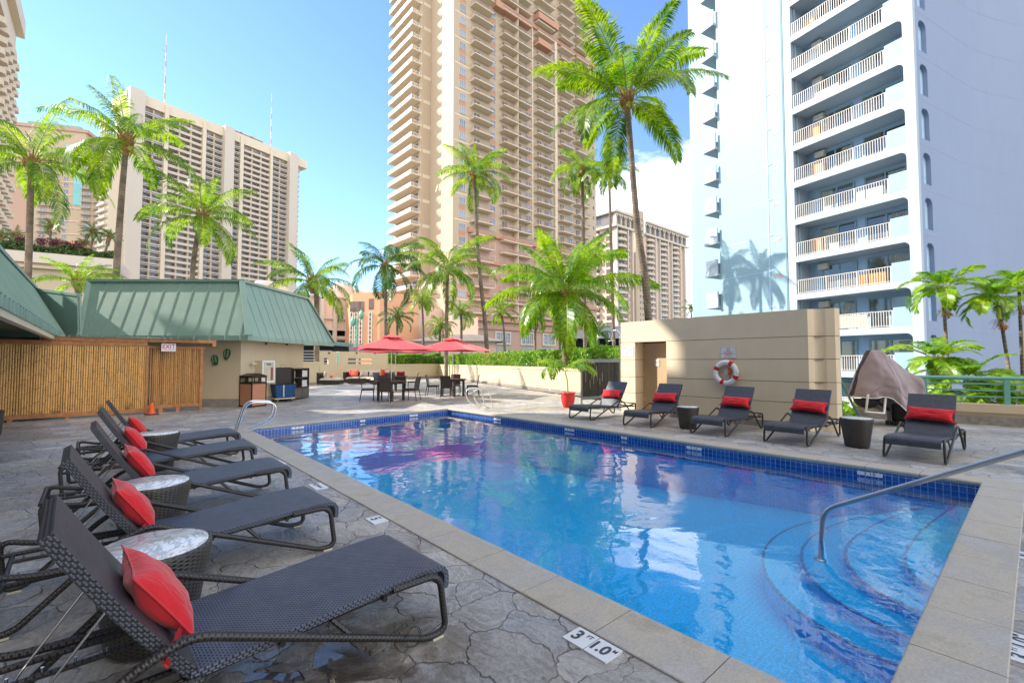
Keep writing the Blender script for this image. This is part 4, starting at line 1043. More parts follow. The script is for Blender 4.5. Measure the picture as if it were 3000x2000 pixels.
m_ = MB(cf); m_.box(sA + .35 * (sB - sA), sA + .7 * (sB - sA), .276, .28, zt - .17, zt - .10); m_.build('label_plate', M['grey_frame'], t, True)
m_ = MB(cf); m_.box(sB - .25, sB - .1, .276, .279, zb + .08, zb + .55); m_.build('extinguisher', flat('dim_red', (.25, .08, .05), .4), t, True)
# siren/lamp
q = cf(sA - .18, .1, zt - .12); t = thing('wall_horn', 'small cream horn beside the wall cabinet', 'horn', q); m_ = MB(); m_.tube([(-.12, -.12, 0), (.05, .0, 0)], [.05, .035], 10); m_.build('horn', M['offwhite'], t)
# towel shelf unit, rotated to face the pool
def unit(p0, p1, depth, z1):
    """p0->p1 front bottom edge"""
    d_ = Vector((p1[0] - p0[0], p1[1] - p0[1])); L = d_.length; d_.normalize(); n_ = (-d_.y, d_.x)
    return lambda x, y, z: (p0[0] + d_.x * x + n_[0] * y, p0[1] + d_.y * x + n_[1] * y, z), L
p0 = G(861, 1172); p1 = G(905, 1164.5)
xf, L = unit(p0, p1, .5, 1.2)
HU = (H0 - 0) ; zU = onP(862, 1079, p0[:2], (p1[0] - p0[0], p1[1] - p0[1]))[2]
t = thing('towel_shelf', 'dark brown wicker towel shelf with four open cubbies and two baskets', 'shelf unit', (p0[0], p0[1], 0))
m_ = MB(xf); Dp = .95; T = .035; W_ = L
for a in (0, W_ / 2 - T / 2, W_ - T): m_.box(a, a + T, 0, Dp, .03, zU)
for z in (.03, zU * .36, zU * .68, zU - T): m_.box(T, W_ / 2 - T / 2, .002, Dp - .002, z, z + T - .002); m_.box(W_ / 2 + T / 2, W_ - T, .002, Dp - .002, z, z + T - .002)
m_.box(0.001, W_ - .001, Dp - .0, Dp + .02, .03, zU); m_.build('carcass', M['wicker'], t, True)
m_ = MB(xf); m_.box(-.04, -.002, -.01, Dp + .02, .02, zU - .01); m_.build('side_panel', M['bronze'], t, True)
for a in (T + .01, W_ / 2 + T / 2 + .01):
    m_ = MB(xf); m_.box(a, a + W_ / 2 - T * 1.5 - .03, -.015, Dp - .1, .07, zU * .36 - .012); m_.build('basket', flat('grey_wicker%d' % int(a * 10), (.13, .115, .105), .7, 0, .3, 60), t, True)
    m_ = MB(xf); c_ = a + W_ / 4 - T; m_.box(c_ - .04, c_ + .04, -.018, -.0155, zU * .30, zU * .335); m_.build('basket_grip', M['black'], t, True)
def towels(sa, sb, z0, n_, h_, label):
    t2 = thing('towel_stack', label, 'towels', xf((sa + sb) / 2, .2, z0), 0, 'stacks of folded white towels')
    m_ = MB(xf)
    for i in range(n_):
        zz_ = z0 + i * h_; w2 = (sb - sa) / 2; c_ = (sa + sb) / 2; wv = rnd.uniform(.8, .95)
        prof = [(-.0, 0)]
        m_.tube([xf_ for xf_ in [(c_ - w2 * wv, .04 + h_ / 2, zz_ + h_ / 2), (c_ + w2 * wv, .04 + h_ / 2, zz_ + h_ / 2)]], h_ / 2 * 1.02, 8)
        m_.box(c_ - w2 * wv, c_ + w2 * wv, .05 + h_ / 2, .5, zz_ + .003, zz_ + h_ - .003)
    m_.build('folded_towels', M['towel'], t2, True)
zA, zB = zU * .36 + T, zU * .68 + T
towels(W_ / 2 + T / 2 + .02, W_ - T - .02, zA, 5, .055, 'lower right stack of folded white towels in the shelf')
towels(W_ / 2 + T / 2 + .02, W_ - T - .02, zB, 5, .055, 'upper right stack of folded white towels in the shelf')
towels(T + .01, T + .13, zA, 5, .05, 'lower left narrow stack of white towels in the shelf')
towels(T + .01, T + .12, zB, 5, .05, 'upper left narrow stack of white towels in the shelf')
# tall dark cabinet side behind the cart
p0b = G(812, 1176); p1b = G(861, 1172.5)
xf2, L2 = unit(p0b, p1b, .5, 1.2)
t = thing('towel_cabinet', 'tall closed dark brown cabinet behind the blue cart', 'cabinet', (p0b[0], p0b[1], 0))
m_ = MB(xf2); m_.box(0, L2 - .06, .12, .75, .04, zU + .01); m_.build('cabinet_body', M['wicker'], t, True)
m_ = MB(xf2); m_.box(-.01, L2 - .05, .10, .78, zU + .012, zU + .04); m_.build('cabinet_top', M['bronze'], t, True)
m_ = MB(xf2); m_.tube([(.25, .3, zU + .04), (.28, .3, zU + .14), (.36, .3, zU + .18), (.45, .3, zU + .12), (.46, .3, zU + .04)], .004, 5); m_.build('loose_wire', M['bronze'], t, True)
# blue laundry cart
pc0 = G(795, 1178); pc1 = G(857, 1174); xf3, L3 = unit(pc0, pc1, .5, 1)
t = thing('laundry_cart', 'blue canvas laundry cart on a wheeled dolly before the dark cabinet', 'cart', (pc0[0], pc0[1], 0))
m_ = MB(xf3); 
def tub(z, g, y0, y1): return [(g, y0 + g * .5, z), (L3 - g, y0 + g * .5, z), (L3 - g, y1 - g * .5, z), (g, y1 - g * .5, z)]
a = tub(.17, .09, -.3, .28); b = tub(.66, .0, -.33, .31)
m_.add(a + b, [(3, 2, 1, 0), (0, 1, 5, 4), (1, 2, 6, 5), (2, 3, 7, 6), (3, 0, 4, 7)]); m_.build('canvas_tub', M['cartblue'], t, True)
m_ = MB(xf3); m_.tube([(-.0, -.33, .67), (L3, -.33, .67), (L3, .31, .67), (0, .31, .67), (0, -.33, .67)], .022, 8); m_.build('rim', M['black'], t, True)
m_ = MB(xf3); m_.add([(L3 * .34, -.343, .64), (L3 * .42, -.343, .64), (L3 * .44, -.305, .2), (L3 * .37, -.305, .2)], [(3, 2, 1, 0), (0, 1, 2, 3)]); m_.build('white_strap', M['white'], t, True)
m_ = MB(xf3); m_.box(.03, L3 - .03, -.28, .26, .115, .15); m_.build('dolly', M['tan'], t, True)
for a_ in (.12, L3 - .12):
    for b_ in (-.22, .2):
        m_ = MB(xf3); m_.tube([(a_ - .02, b_, .055), (a_ + .02, b_, .055)], .055, 12, smooth=False); m_.box(a_ - .012, a_ + .012, b_ - .02, b_ + .02, .06, .114); m_.build('caster', M['grey_frame'], t, True)
# ------------------------------------------------------------ back walls round the seating
YB = 36.4
def wallx(px, y=YB): return onY(px, 1080, y)[0]
t = thing('garden_wall', 'tall cream wall with slots behind the corner sofa', 'wall', (wallx(1030), YB, 0))
m_ = MB(); xs = [wallx(p) for p in (936, 948, 962, 987, 993, 1020, 1047, 1051, 1090, 1136)]
zt = onY(1050, 1030, YB)[2]; T = .25
def zz(py): return onY(1050, py, YB)[2]
sl0, sl1, sl2, sl3 = zz(1049), zz(1055), zz(1060), zz(1066)
m_.box(xs[0], xs[2] - .35, YB, YB + T, 0, zt); m_.box(xs[2] - .35, xs[2] - .0, YB, YB + T, 0, zz(1066)); m_.box(xs[2] - .35, xs[2], YB, YB + T, zz(1049), zt); m_.box(xs[2], xs[3], YB, YB + T, 0, zt)
m_.box(xs[3], xs[4], YB, YB + T, 0, zz(1066)); m_.box(xs[4], xs[5], YB, YB + T, 0, zt)
for a, b in ((xs[5], xs[6]), (xs[7], xs[8])):
    m_.box(a, b, YB, YB + T, 0, sl3); m_.box(a, b, YB, YB + T, sl2, sl1); m_.box(a, b, YB, YB + T, sl0, zt)
m_.box(xs[6], xs[7], YB, YB + T, 0, zt); m_.box(xs[8], xs[9] , YB, YB + T, 0, zt)
m_.build('masonry', M['cream'], t, True)
m_ = MB(); m_.box(xs[0] - .28, xs[0] - .003, YB - .06, YB + T + .05, 0, zt + .02); m_.box(xs[3] + .08, xs[4] - .003, YB - .02 + .0, YB + T - .02, zz(1066) + .003, zt); split_build(m_, 'mint_trim', M['mint'], t)
m_ = MB(); 
for px in (964, 1045, 1098): q = onY(px, 1034, YB); m_.box(q[0] - .06, q[0] + .06, YB - .08, YB, q[2] - .05, q[2] + .05)
split_build(m_, 'wall_light', M['bronze'], t)
xw = wallx(1285)
def lowwall(name, a, b, z1, label, th=.3):
    d_ = Vector((b[0] - a[0], b[1] - a[1], 0)); L = d_.length; d_.normalize(); n_ = Vector((-d_.y, d_.x, 0))
    f = lambda x, y, z: (a[0] + d_.x * x + n_.x * y, a[1] + d_.y * x + n_.y * y, z)
    t = thing(name, label, 'wall', (a[0], a[1], 0)); m_ = MB(f); m_.box(0, L, 0, th, 0, z1 - .14); m_.build('masonry', M['cream'], t, True)
    m_ = MB(f); m_.box(0, L, -.03, th + .02, z1 - .14, z1); m_.build('coping', M['cream'], t, True)
    m_ = MB(f); m_.box(0, L, -.02, -.001, 0, .17); m_.build('skirting', M['stone'], t, True)
    return t, f, L
lowwall('garden_wall', (xs[9] + .003, YB), (xw, YB), 1.28, 'low cream wall between the slotted wall and the corner, hedge behind')
wa = (xw, YB); wb = G(1703, 1160)
dW = Vector((wb[0] - wa[0], wb[1] - wa[1], 0)).normalized()
t, f, L = lowwall('garden_wall', (xw + .003, YB - .0), (wb[0], wb[1]), 1.24, 'long sunlit cream wall under the hedge, running towards the black screen')
for px, py in ((1443, 1108), (1534, 1121), (1662, 1135), (1363, 1103), (1612, 1137)):
    q = onP(px, py, (xw, YB), (dW.x, dW.y)); m_ = MB(f); s_ = math.hypot(q[0] - xw, q[1] - YB); m_.box(s_ - .06, s_ + .06, -.025, -.001, q[2] - .08, q[2] + .08); m_.build('outlet_plate', M['signplate'], t, True)
lowwall('garden_wall', (onY(860, 1080, 31)[0] - 3, 31), (onY(935, 1080, 31)[0], 31), 1.50, 'low cream wall at the left of the seating area behind the towel shelf')
# hedge: one planting bed, thousands of leaf faces
def leafcloud(m_, fn, n_, size, seed):
    r_ = random.Random(seed)
    for i in range(n_):
        p = Vector(fn(r_)); s_ = size * r_.uniform(.6, 1.25)
        a = Vector((r_.gauss(0, 1), r_.gauss(0, 1), r_.gauss(0, .7))).normalized(); b = a.orthogonal().normalized()
        b = (Matrix.Rotation(r_.uniform(0, 6.28), 3, a) @ b); c = a.cross(b)
        m_.add([p - b * s_ * .5, p + c * s_ * .28 + a * s_ * .08, p + b * s_ * .6, p - c * s_ * .28 + a * s_ * .08], [(0, 1, 2, 3)])
nW = Vector((dW.y, -dW.x, 0)); nW = nW if nW.x > 0 else -nW
LW = math.hypot(wb[0] - xw, wb[1] - YB) + 2.6
def hedgefn(r_):
    s_ = r_.uniform(-1.0, LW); lump = .16 * noise.noise(Vector((s_ * .9, 3, 0))) + .12 * noise.noise(Vector((s_ * 2.6, 7, 0)))
    edge = .40 * (s_ > LW * .55)
    top = 2.0 + lump * 1.5 + .10 * (s_ / LW) 
    u_ = r_.random()
    if u_ < .42: d_ = .08 + abs(r_.gauss(0, .09)); z = 1.05 + (top - 1.05) * r_.random() ** .8
    else: d_ = r_.uniform(0, 1.3); z = top - abs(r_.gauss(0, .10)) + .06 * noise.noise(Vector((s_ * 5, d_ * 5, 0)))
    p = Vector((xw, YB, 0)) + dW * s_ + nW * (.32 + d_); return (p.x, p.y, z)
hd = thing('hedge', 'bright green clipped hedge with pink blossoms above the sunlit cream wall', 'hedge', (*(Vector((xw, YB, 0)) + dW * LW * .5 + nW * .9)[:2], 0))
m_ = MB(); leafcloud(m_, hedgefn, 26000, .125, 5); m_.build('foliage', M['hedge'], hd, True)
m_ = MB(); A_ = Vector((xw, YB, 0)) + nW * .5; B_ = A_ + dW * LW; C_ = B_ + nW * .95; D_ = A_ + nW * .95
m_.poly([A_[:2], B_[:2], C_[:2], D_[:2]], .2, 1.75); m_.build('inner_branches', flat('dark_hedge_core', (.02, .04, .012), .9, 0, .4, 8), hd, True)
m_ = MB(); rr_ = random.Random(3)
def flo(r_):
    c_ = r_.choice([.42, .44, .47, .53, .41]) * LW; s_ = c_ + r_.gauss(0, .35); z = 1.95 + r_.gauss(0, .13) if r_.random() < .75 else 1.35 + r_.gauss(0, .1)
    p = Vector((xw, YB, 0)) + dW * s_ + nW * (.28 + abs(r_.gauss(0, .2))); return (p.x, p.y, z)
leafcloud(m_, flo, 240, .08, 9); m_.build('blossoms', M['flower'], hd, True)
hd2 = thing('hedge', 'olive green hedge behind the low wall left of the corner', 'hedge', ((xs[9] + xw) / 2, YB + .8, 0))
def h2(r_):
    s_ = r_.uniform(xs[9] + .1, xw + .5); top = 2.15 + .25 * noise.noise(Vector((s_ * .8, 1, 0))); u_ = r_.random()
    if u_ < .55: return (s_, YB + .34 + abs(r_.gauss(0, .1)), 1.1 + (top - 1.1) * r_.random())
    return (s_, YB + .3 + r_.uniform(0, 1), top - abs(r_.gauss(0, .12)))
m_ = MB(); leafcloud(m_, h2, 7000, .14, 8); m_.build('foliage', M['hedge'], hd2, True)
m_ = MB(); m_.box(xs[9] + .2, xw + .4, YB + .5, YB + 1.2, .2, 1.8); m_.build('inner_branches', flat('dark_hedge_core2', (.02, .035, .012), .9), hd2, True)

# ------------------------------------------------------------ black bamboo screen
sa = G(1704, 1188); sb_ = onP(1819, 1195, sa[:2], hdir(52))
d_ = Vector((sb_[0] - sa[0], sb_[1] - sa[1], 0)); LS = d_.length; d_.normalize()
ns = Vector((-d_.y, d_.x, 0)) if (-d_.y * sa[0] + d_.x * sa[1]) > 0 else Vector((d_.y, -d_.x, 0))
fs_ = lambda x, y, z: (sa[0] + d_.x * x + ns.x * y, sa[1] + d_.y * x + ns.y * y, z)
t = thing('bamboo_screen', 'black bamboo privacy screen in a grey steel frame by the potted palm', 'screen', (sa[0], sa[1], 0))
zs = 1.62
m_ = MB(fs_); m_.box(0, .05, 0, .05, 0, zs - .12); m_.build('post', M['grey_frame'], t, True)
m_ = MB(fs_); m_.box(LS - .05, LS, 0, .05, 0, zs - .12); m_.build('post', M['grey_frame'], t, True)
m_ = MB(fs_); m_.box(0, LS, -.02, .07, zs - .12, zs); m_.build('top_rail', M['grey_frame'], t, True)
m_ = MB(fs_); m_.box(.05, LS - .05, 0, .05, .20, .30); m_.build('bottom_rail', M['grey_frame'], t, True)
m_ = MB(fs_); x = .08
while x < LS - .07:
    if rnd.random() > .04: m_.tube([(x, .025, .30), (x + rnd.uniform(-.01, .01), .025, zs - .12)], .013 * rnd.uniform(.7, 1.1), 6, caps=False)
    x += .027 * rnd.uniform(.9, 1.15)
m_.build('bamboo_poles', M['bamboo_black'], t, True)
m_ = MB(fs_)
for k_ in range(9): x = rnd.uniform(.15, LS * .8); z0 = rnd.uniform(.45, 1.1); m_.box(x, x + .010, -.003, .002, z0, z0 + rnd.uniform(.2, .4))
m_.build('bare_streaks', M['cushion'], t, True)
m_ = MB(fs_); m_.box(.05, LS - .05, .05, .055, .3, zs - .12); m_.build('backing', M['black'], t, True)
# ------------------------------------------------------------ tan service block on the right of the pool
XB = 11.75
yl = onX(1820, 1100, XB)[1]; y1 = onX(1861, 1100, XB)[1]; y2 = onX(1953, 1100, XB)[1]; yr = onX(2370, 1100, XB)[1]
ZT = 2.71; gz = [2.095, 1.585, 1.07, .60]
blk = thing('service_block', 'tan stucco service block with grooved walls and a recessed door', 'building', (XB + 1, 6, 0))
SH = .27
def layer(m_, x0, x1, ya, yb_): m_.box(x0, x1, ya, yb_, 0, ZT)
GR = .012
lv = [.0] + gz[::-1] + [ZT]
def courses(m_, fn):
    for i in range(len(lv) - 1): fn(lv[i] + (GR if i else 0), lv[i + 1])
m_ = MB()
courses(m_, lambda a, b: m_.poly([(XB, yl), (XB + 2.6, yl), (XB + 2.6, y1 + .0), (XB, y1)], a, b))
for i in range(len(lv) - 1):
    a, b = lv[i] + (GR if i else 0), lv[i + 1]
    end = [(XB, y2), (XB, yr)]
    # end face: short return, concave curve, then the thin fin
    q0 = (XB, yr); e1 = G(2405, 1265); 
    cv = []
    for k_ in range(9):
        t_ = k_ / 8 * math.pi / 2
        cv.append((XB + .10 + .14 * math.sin(t_), yr - .06 - .22 * (1 - math.cos(t_))))
    pts = [(XB, y2), (XB, yr)] + cv + [(XB + .30, yr - .44), (XB + .42, yr - .50), (XB + 2.6, yr + .5), (XB + 2.6, y2)]
    m_.poly(pts, a, b)
m_.box(XB + 2.0, XB + 2.6, y2, y1, 0, gz[0]) 
m_.poly([(XB, y2), (XB + 2.6, y2), (XB + 2.6, y1), (XB, y1)], gz[0] + GR, ZT)
m_.build('wall', M['tan'], blk, True)
m_ = MB()
for z in gz: m_.poly([(XB + .012, yl - .012), (XB + 2.5, yl - .012), (XB + 2.5, y1 + .012), (XB + .012, y1 + .012)], z - .001, z + GR + .001) if z != gz[0] else None; m_.poly([(XB + .012, y2 - .012), (XB + .012, yr + .012), (XB + .11, yr - .045), (XB + .25, yr - .26), (XB + .31, yr - .425), (XB + .42, yr - .485), (XB + 2.5, yr + .45), (XB + 2.5, y2 - .012)], z - .001, z + GR + .001)
m_.build('groove_lines', M['groove'], blk, True)
m_ = MB(); m_.box(XB - .02, XB - .001, yr, y2 - .1, 0, .16); m_.build('skirting', M['stone'], blk, True)
XR = XB + .42
m_ = MB(); m_.box(XR, XR + .05, y2 + .002, y1 - .002, 0, gz[0] - .02); m_.build('door', flat('beige_door', (.52, .37, .22), .5, 0, .06), blk, True)
dr = [o for o in blk.children if o.name.startswith('door')][0]
m_ = MB()
for k_ in range(12): m_.box(XR - .014, XR, y2 + .08, y2 + .62, .30 + k_ * .036, .30 + k_ * .036 + .018)
m_.build('vent_louvre', M['tan'], dr, True) if False else None
g_ = m_.build('vent_louvre', M['tan'], None); g_.parent = dr; g_.matrix_parent_inverse = Matrix.Identity(4); g_.location = tuple(-(Vector(blk.location)))
m_ = MB()
for z in (.35, 1.1, 1.85): m_.tube([(XR - .012, y1 - .03, z), (XR - .012, y1 - .03, z + .12)], .014, 8)
g_ = m_.build('hinge', M['tan'], None); g_.parent = dr; g_.location = tuple(-(Vector(blk.location)))
q = onX(1925, 1062, XR - .01); t = thing('door_notice', 'small white notice on the recessed beige door', 'sign', (XR - .012, q[1], q[2]), R(-90))
m_ = MB(); m_.box(-.075, .075, -.002, .004, -.10, .10); m_.build('plate', M['signplate'], t)
text('lettering', 'EMPLOYEES\nONLY', .032, M['ink'], t, facing((0, -.003, 0), (1, 0, 0), (0, 0, 1)), .0003)
def xsign(px, py, w_, h_, lines, label, name, cat='sign'):
    q = onX(px, py, XB); t = thing(name, label, cat, (XB - .006, q[1], q[2]), R(-90))
    m_ = MB(); m_.box(-w_ / 2, w_ / 2, -.003, .004, -h_ / 2, h_ / 2); m_.build('plate', M['signplate'], t)
    return t
t = xsign(2134, 1032, .40, .30, [], 'white notice with red ring buoy lettering above the life ring', 'ring_buoy_sign')
m_ = MB()
for a, b, c, d2 in ((-.19, .19, .137, .141), (-.19, .19, -.141, -.137), (-.19, -.186, -.137, .137), (.186, .19, -.137, .137)): m_.box(a, b, -.0045, -.0032, c, d2)
m_.build('border', M['redink'], t)
m_ = MB()
for a in range(4):
    q = a * math.pi / 2 + math.pi / 4; cx_, cz_ = .035 * math.cos(q), .075 + .035 * math.sin(q); m_.box(cx_ - .011, cx_ + .011, -.005, -.0032, cz_ - .011, cz_ + .011)
m_.build('ring_symbol', M['ink'], t)
for i, s_ in enumerate(('RING BUOY', 'IS FOR EMERGENCY', 'USE ONLY', 'IT IS NOT A POOL TOY')): text('lettering', s_, .042 if i < 3 else .026, M['redink'], t, facing((0, -.0035, .005 - i * .04), (1, 0, 0), (0, 0, 1)), .0004, .0004, narrow=.85)
t = xsign(1840, 1029, .40, .30, [], 'blue lettered shower notice on the sunlit end of the tan block', 'shower_sign')
m_ = MB()
for a, b, c, d2 in ((-.19, .19, .137, .141), (-.19, .19, -.141, -.137), (-.19, -.186, -.137, .137), (.186, .19, -.137, .137)): m_.box(a, b, -.0045, -.0032, c, d2)
m_.build('border', M['blueink'], t)
for i, s_ in enumerate(('PLEASE SHOWER', 'BEFORE ENTERING', 'SWIMMING POOL')): text('lettering', s_, .036, M['blueink'], t, facing((.03, -.0035, .04 - i * .05), (1, 0, 0), (0, 0, 1)), .0004, .0004, narrow=.9)
m_ = MB(); m_.tube([(-.15, -.005, .10), (-.12, -.005, .12), (-.10, -.005, .09)], .006, 6); m_.build('shower_symbol', M['blueink'], t)
# life ring
q = onX(2130, 1091, XB); t = thing('life_ring', 'white life ring with red bands hung on the tan wall', 'life ring', (XB - .07, q[1], q[2]), R(-90))
m_ = MB(); mr = MB(); Rr, rr2 = .255, .062
bands = [R(60), R(155), R(250), R(335)]
segs = 72
for i in range(segs):
    a0_, a1_ = 2 * math.pi * i / segs, 2 * math.pi * (i + 1) / segs; mid = (a0_ + a1_) / 2
    isb = any(abs((mid - b_ + math.pi) % (2 * math.pi) - math.pi) < .17 for b_ in bands); tgt = mr if isb else m_; r2 = rr2 + (.003 if isb else 0)
    for j in range(12):
        b0_, b1_ = 2 * math.pi * j / 12, 2 * math.pi * (j + 1) / 12
        P_ = lambda a, b: ((Rr + r2 * math.cos(b)) * math.cos(a), r2 * .8 * math.sin(b), (Rr + r2 * math.cos(b)) * math.sin(a))
        tgt.add([P_(a0_, b0_), P_(a1_, b0_), P_(a1_, b1_), P_(a0_, b1_)], [(0, 1, 2, 3)], 0, None, True)
m_.build('ring', M['white'], t); mr.build('red_bands', M['red'], t)
m_ = MB()
for k_ in range(5):
    o = (k_ - 2) * .022; m_.tube([(o * .5, .02, .17), (o, -.01, 0), (o * 1.3, .0, -.17), (o * .4, .01, -.32 - .03 * k_)], .010, 6)
m_.tube(arcpts([(.20, -.05, .08), (.36, -.03, -.02), (.30, -.03, -.24), (.05, -.03, -.36)], .08), .006, 6)
m_.tube(arcpts([(-.28, -.05, -.10), (-.20, -.05, -.33), (.0, -.04, -.26)], .05), .006, 6)
m_.build('rope', M['cushion'], t)
m_ = MB(); m_.lathe([(0, 0), (.07, 0), (.08, .02), (.0, .03)], 16); m_.v = [(x * .7 + .07, z, y + .02) for x, y, z in m_.v]; m_.build('float_bag', M['orange'], t)
# outdoor shower
q0 = onP(1818, 1000, (XB, yl), (1, 0)); t = thing('outdoor_shower', 'curved steel shower arm at the left end of the tan block', 'shower', (XB + .05, yl + .05, 0))
zt_ = onX(1800, 967, XB)[2]; hx_ = onX(1795, 990, XB)[1]
m_ = MB(); pts = [(XB + .03, yl + .06, .2), (XB + .03, yl + .06, zt_ - .2)]
for k_ in range(9): a = math.pi * k_ / 8; pts.append((XB + .03, yl + .06 + .165 * (1 - math.cos(a)), zt_ - .2 + .2 * math.sin(a)))
pts.append((XB + .03, yl + .06 + .33, zt_ - .30)); m_.tube(pts, .022, 10); m_.build('riser_pipe', M['steel'], t, True)
m_ = MB(); m_.lathe([(0, 0), (.11, 0), (.11, .012), (.02, .03), (0, .03)], 20, (XB + .03, yl + .39, zt_ - .33)); m_.build('shower_head', M['steel'], t, True)

# ------------------------------------------------------------ parapet and green rail at the right
ra_ = onP(2690, 1238, G(2800, 1240)[:2], (G(3000, 1252)[0] - G(2800, 1240)[0], G(3000, 1252)[1] - G(2800, 1240)[1]))
pA = (12.56, 3.1); g8, g30 = G(2800, 1240), G(3000, 1252)
dR = Vector((g30[0] - g8[0], g30[1] - g8[1], 0)).normalized(); o0 = Vector((g8[0], g8[1], 0)) - dR * 1.4
nR = Vector((-dR.y, dR.x, 0)); nR = nR if nR.x > 0 else -nR
fR = lambda x, y, z: (o0.x + dR.x * x + nR.x * y, o0.y + dR.y * x + nR.y * y, z)
zpar = onP(2900, 1184, o0[:2], dR[:2])[2]
t = thing('parapet_wall', 'low cream parapet carrying the green railing at the right edge', 'wall', (o0.x, o0.y, 0))
m_ = MB(fR); m_.box(-.6, 9, .05, .30, 0, zpar - .2); m_.build('masonry', M['cream'], t, True)
m_ = MB(fR); m_.box(-.6, 9, .0, .34, zpar - .2, zpar); m_.build('coping', M['cream'], t, True)
m_ = MB(fR); m_.box(-.6, 9, .02, .049, 0, .22); m_.build('skirting', M['stone'], t, True)
zr = onP(2900, 1108, o0[:2], dR[:2])[2]
t = thing('green_railing', 'green painted steel railing with a thick top tube above the parapet', 'railing', (o0.x, o0.y, zpar))
m_ = MB(fR); m_.tube([(-.5, .17, zr), (9, .17, zr)], .05, 14); m_.build('top_rail', M['greenrail'], t, True)
for z in (.28, .52, .78):
    m_ = MB(fR); m_.box(-.5, 9, .155, .185, zpar + (zr - zpar) * z - .018, zpar + (zr - zpar) * z + .018); m_.build('mid_rail', M['greenrail'], t, True)
for px in (2711, 2955):
    q = onP(px, 1150, o0[:2], dR[:2]); s_ = q[3]; m_ = MB(fR); m_.box(s_ - .05, s_ + .05, .12, .22, zpar + .012, zr - .03); m_.box(s_ - .11, s_ + .11, .08, .26, zpar, zpar + .012); m_.build('rail_post', M['greenrail'], t, True)
s_ += 1.62
while s_ < 8.9: m_ = MB(fR); m_.box(s_ - .05, s_ + .05, .12, .22, zpar + .012, zr - .03); m_.build('rail_post', M['greenrail'], t, True); s_ += 1.62
# leaning green gate leaf at the block's right end
q1, q2 = G(2478, 1235), G(2500, 1225)
t = thing('folded_railing', 'green painted metal piece leaning between the tan block and the cover', 'railing', (q1[0], q1[1], 0))
m_ = MB(); za = 1.0; m_.beam((q1[0] + .15, q1[1] + .1, .0), (q1[0] + .05, q1[1] + .2, 1.35), .09, .04); m_.beam((q1[0] + .55, q1[1] - .2, .0), (q1[0] + .15, q1[1] + .1, 1.0), .05, .03); m_.build('bars', M['greenrail'], t, True)
# ------------------------------------------------------------ covered pool lift
cb = G(2590, 1222); uR = Vector((rtx, rty, 0)); uF = Vector((fwx, fwy, 0)); c0 = Vector((cb[0], cb[1], 0)); c0 = c0 * (11.35 / (c0.x * fwx + c0.y * fwy))
dep = c0.x * fwx + c0.y * fwy; pm = dep / F0
t = thing('pool_lift_cover', 'taupe fabric cover draped over the poolside lift beside the railing', 'cover', (c0.x, c0.y, 0))
def pz(py): return H0 + (1057 - py) * pm
def pxr(px): return (px - 1500) * pm - (c0.x * rtx + c0.y * rty)
topl = [(2489, 1160), (2499, 1125), (2512, 1090), (2530, 1050), (2543, 1026), (2560, 1025), (2574, 1026), (2600, 1045), (2640, 1078), (2672, 1102), (2685, 1108), (2692, 1130)]
botl = [(2489, 1160), (2515, 1162), (2545, 1157), (2560, 1163), (2580, 1185), (2600, 1205), (2625, 1219), (2650, 1221), (2665, 1217), (2680, 1218), (2690, 1215), (2692, 1200)]
def interp(pl, x):
    for i in range(len(pl) - 1):
        if pl[i][0] <= x <= pl[i + 1][0]:
            f_ = (x - pl[i][0]) / max(1e-6, pl[i + 1][0] - pl[i][0]); return pl[i][1] * (1 - f_) + pl[i + 1][1] * f_
    return pl[-1][1]
m_ = MB(); NU, NV = 60, 44
def cover(u_, v_):
    a = 2 * math.pi * v_ ; 
    px = 2490 + 202 * u_; zt_ = pz(interp(topl, px)); zb_ = pz(interp(botl, px))
    return px, zt_, zb_
def face(sg):
    def fn(u_, v_):
        px = 2489.5 + 202 * u_; zt_, zb_ = pz(interp(topl, px)), pz(interp(botl, px)); 
        if sg > 0: zb_ = zb_ * .8 + .12
        z = zt_ * (1 - v_) + zb_ * v_
        edge = math.sin(math.pi * min(1, max(0, u_)) ) ** .45
        wd = (.06 + .50 * edge * min(1, (v_ * 1.15)) ** .75)
        x = pxr(px)
        fold = .05 * noise.noise(Vector((x * 3.2 + z * 1.1, z * .7, sg))) + .028 * math.sin(x * 15 + z * 3 + 3 * noise.noise(Vector((x * 2, z * 2, 5)))) * v_ + .02 * noise.noise(Vector((x * 9, z * 7, 2)))
        # a raised point where the chair back presses the cloth
        bulge = .10 * math.exp(-((px - 2575) ** 2 / 500 + (z - 1.1) ** 2 / .08)) + .12 * math.exp(-((px - 2675) ** 2 / 300 + (z - 1.0) ** 2 / .1))
        y = sg * wd - (fold + bulge) * (1 if sg < 0 else -1)
        p = c0 + uR * x + uF * y; return (p.x, p.y, z)
    return fn
m_.grid(face(-1), NU, NV); b = len(m_.f); m_.grid(face(1), NU, NV)
m_.build('cloth', M['cover'], t, True)
hm = MB(); pts = [face(-1)(i / 50, 1.0) for i in range(51)]; hm.tube(pts, .010, 6); hm.build('hem', M['white'], t, True)
sm_ = MB(); pts = [tuple(Vector(face(-1)(.42, i / 20)) + uF * -.004) for i in range(21)]; sm_.tube(pts, .005, 5); pts = [tuple(Vector(face(-1)(i / 30 * .6, .80 - .1 * i / 30)) + uF * -.004) for i in range(31)]; sm_.tube(pts, .005, 5); sm_.build('seam', M['cover'], t, True)
t = thing('pool_lift', 'white footrest and dark base of the lift showing under the taupe cover', 'pool lift', (c0.x, c0.y, 0))
def lp(px, py, dy=-.45): p = c0 + uR * pxr(px) + uF * dy; return (p.x, p.y, pz(py))
m_ = MB(); m_.tube([lp(2498, 1150), lp(2490, 1199), lp(2541, 1203), lp(2548, 1150)], .026, 10, smooth=True); m_.build('footrest', M['white'], t, True)
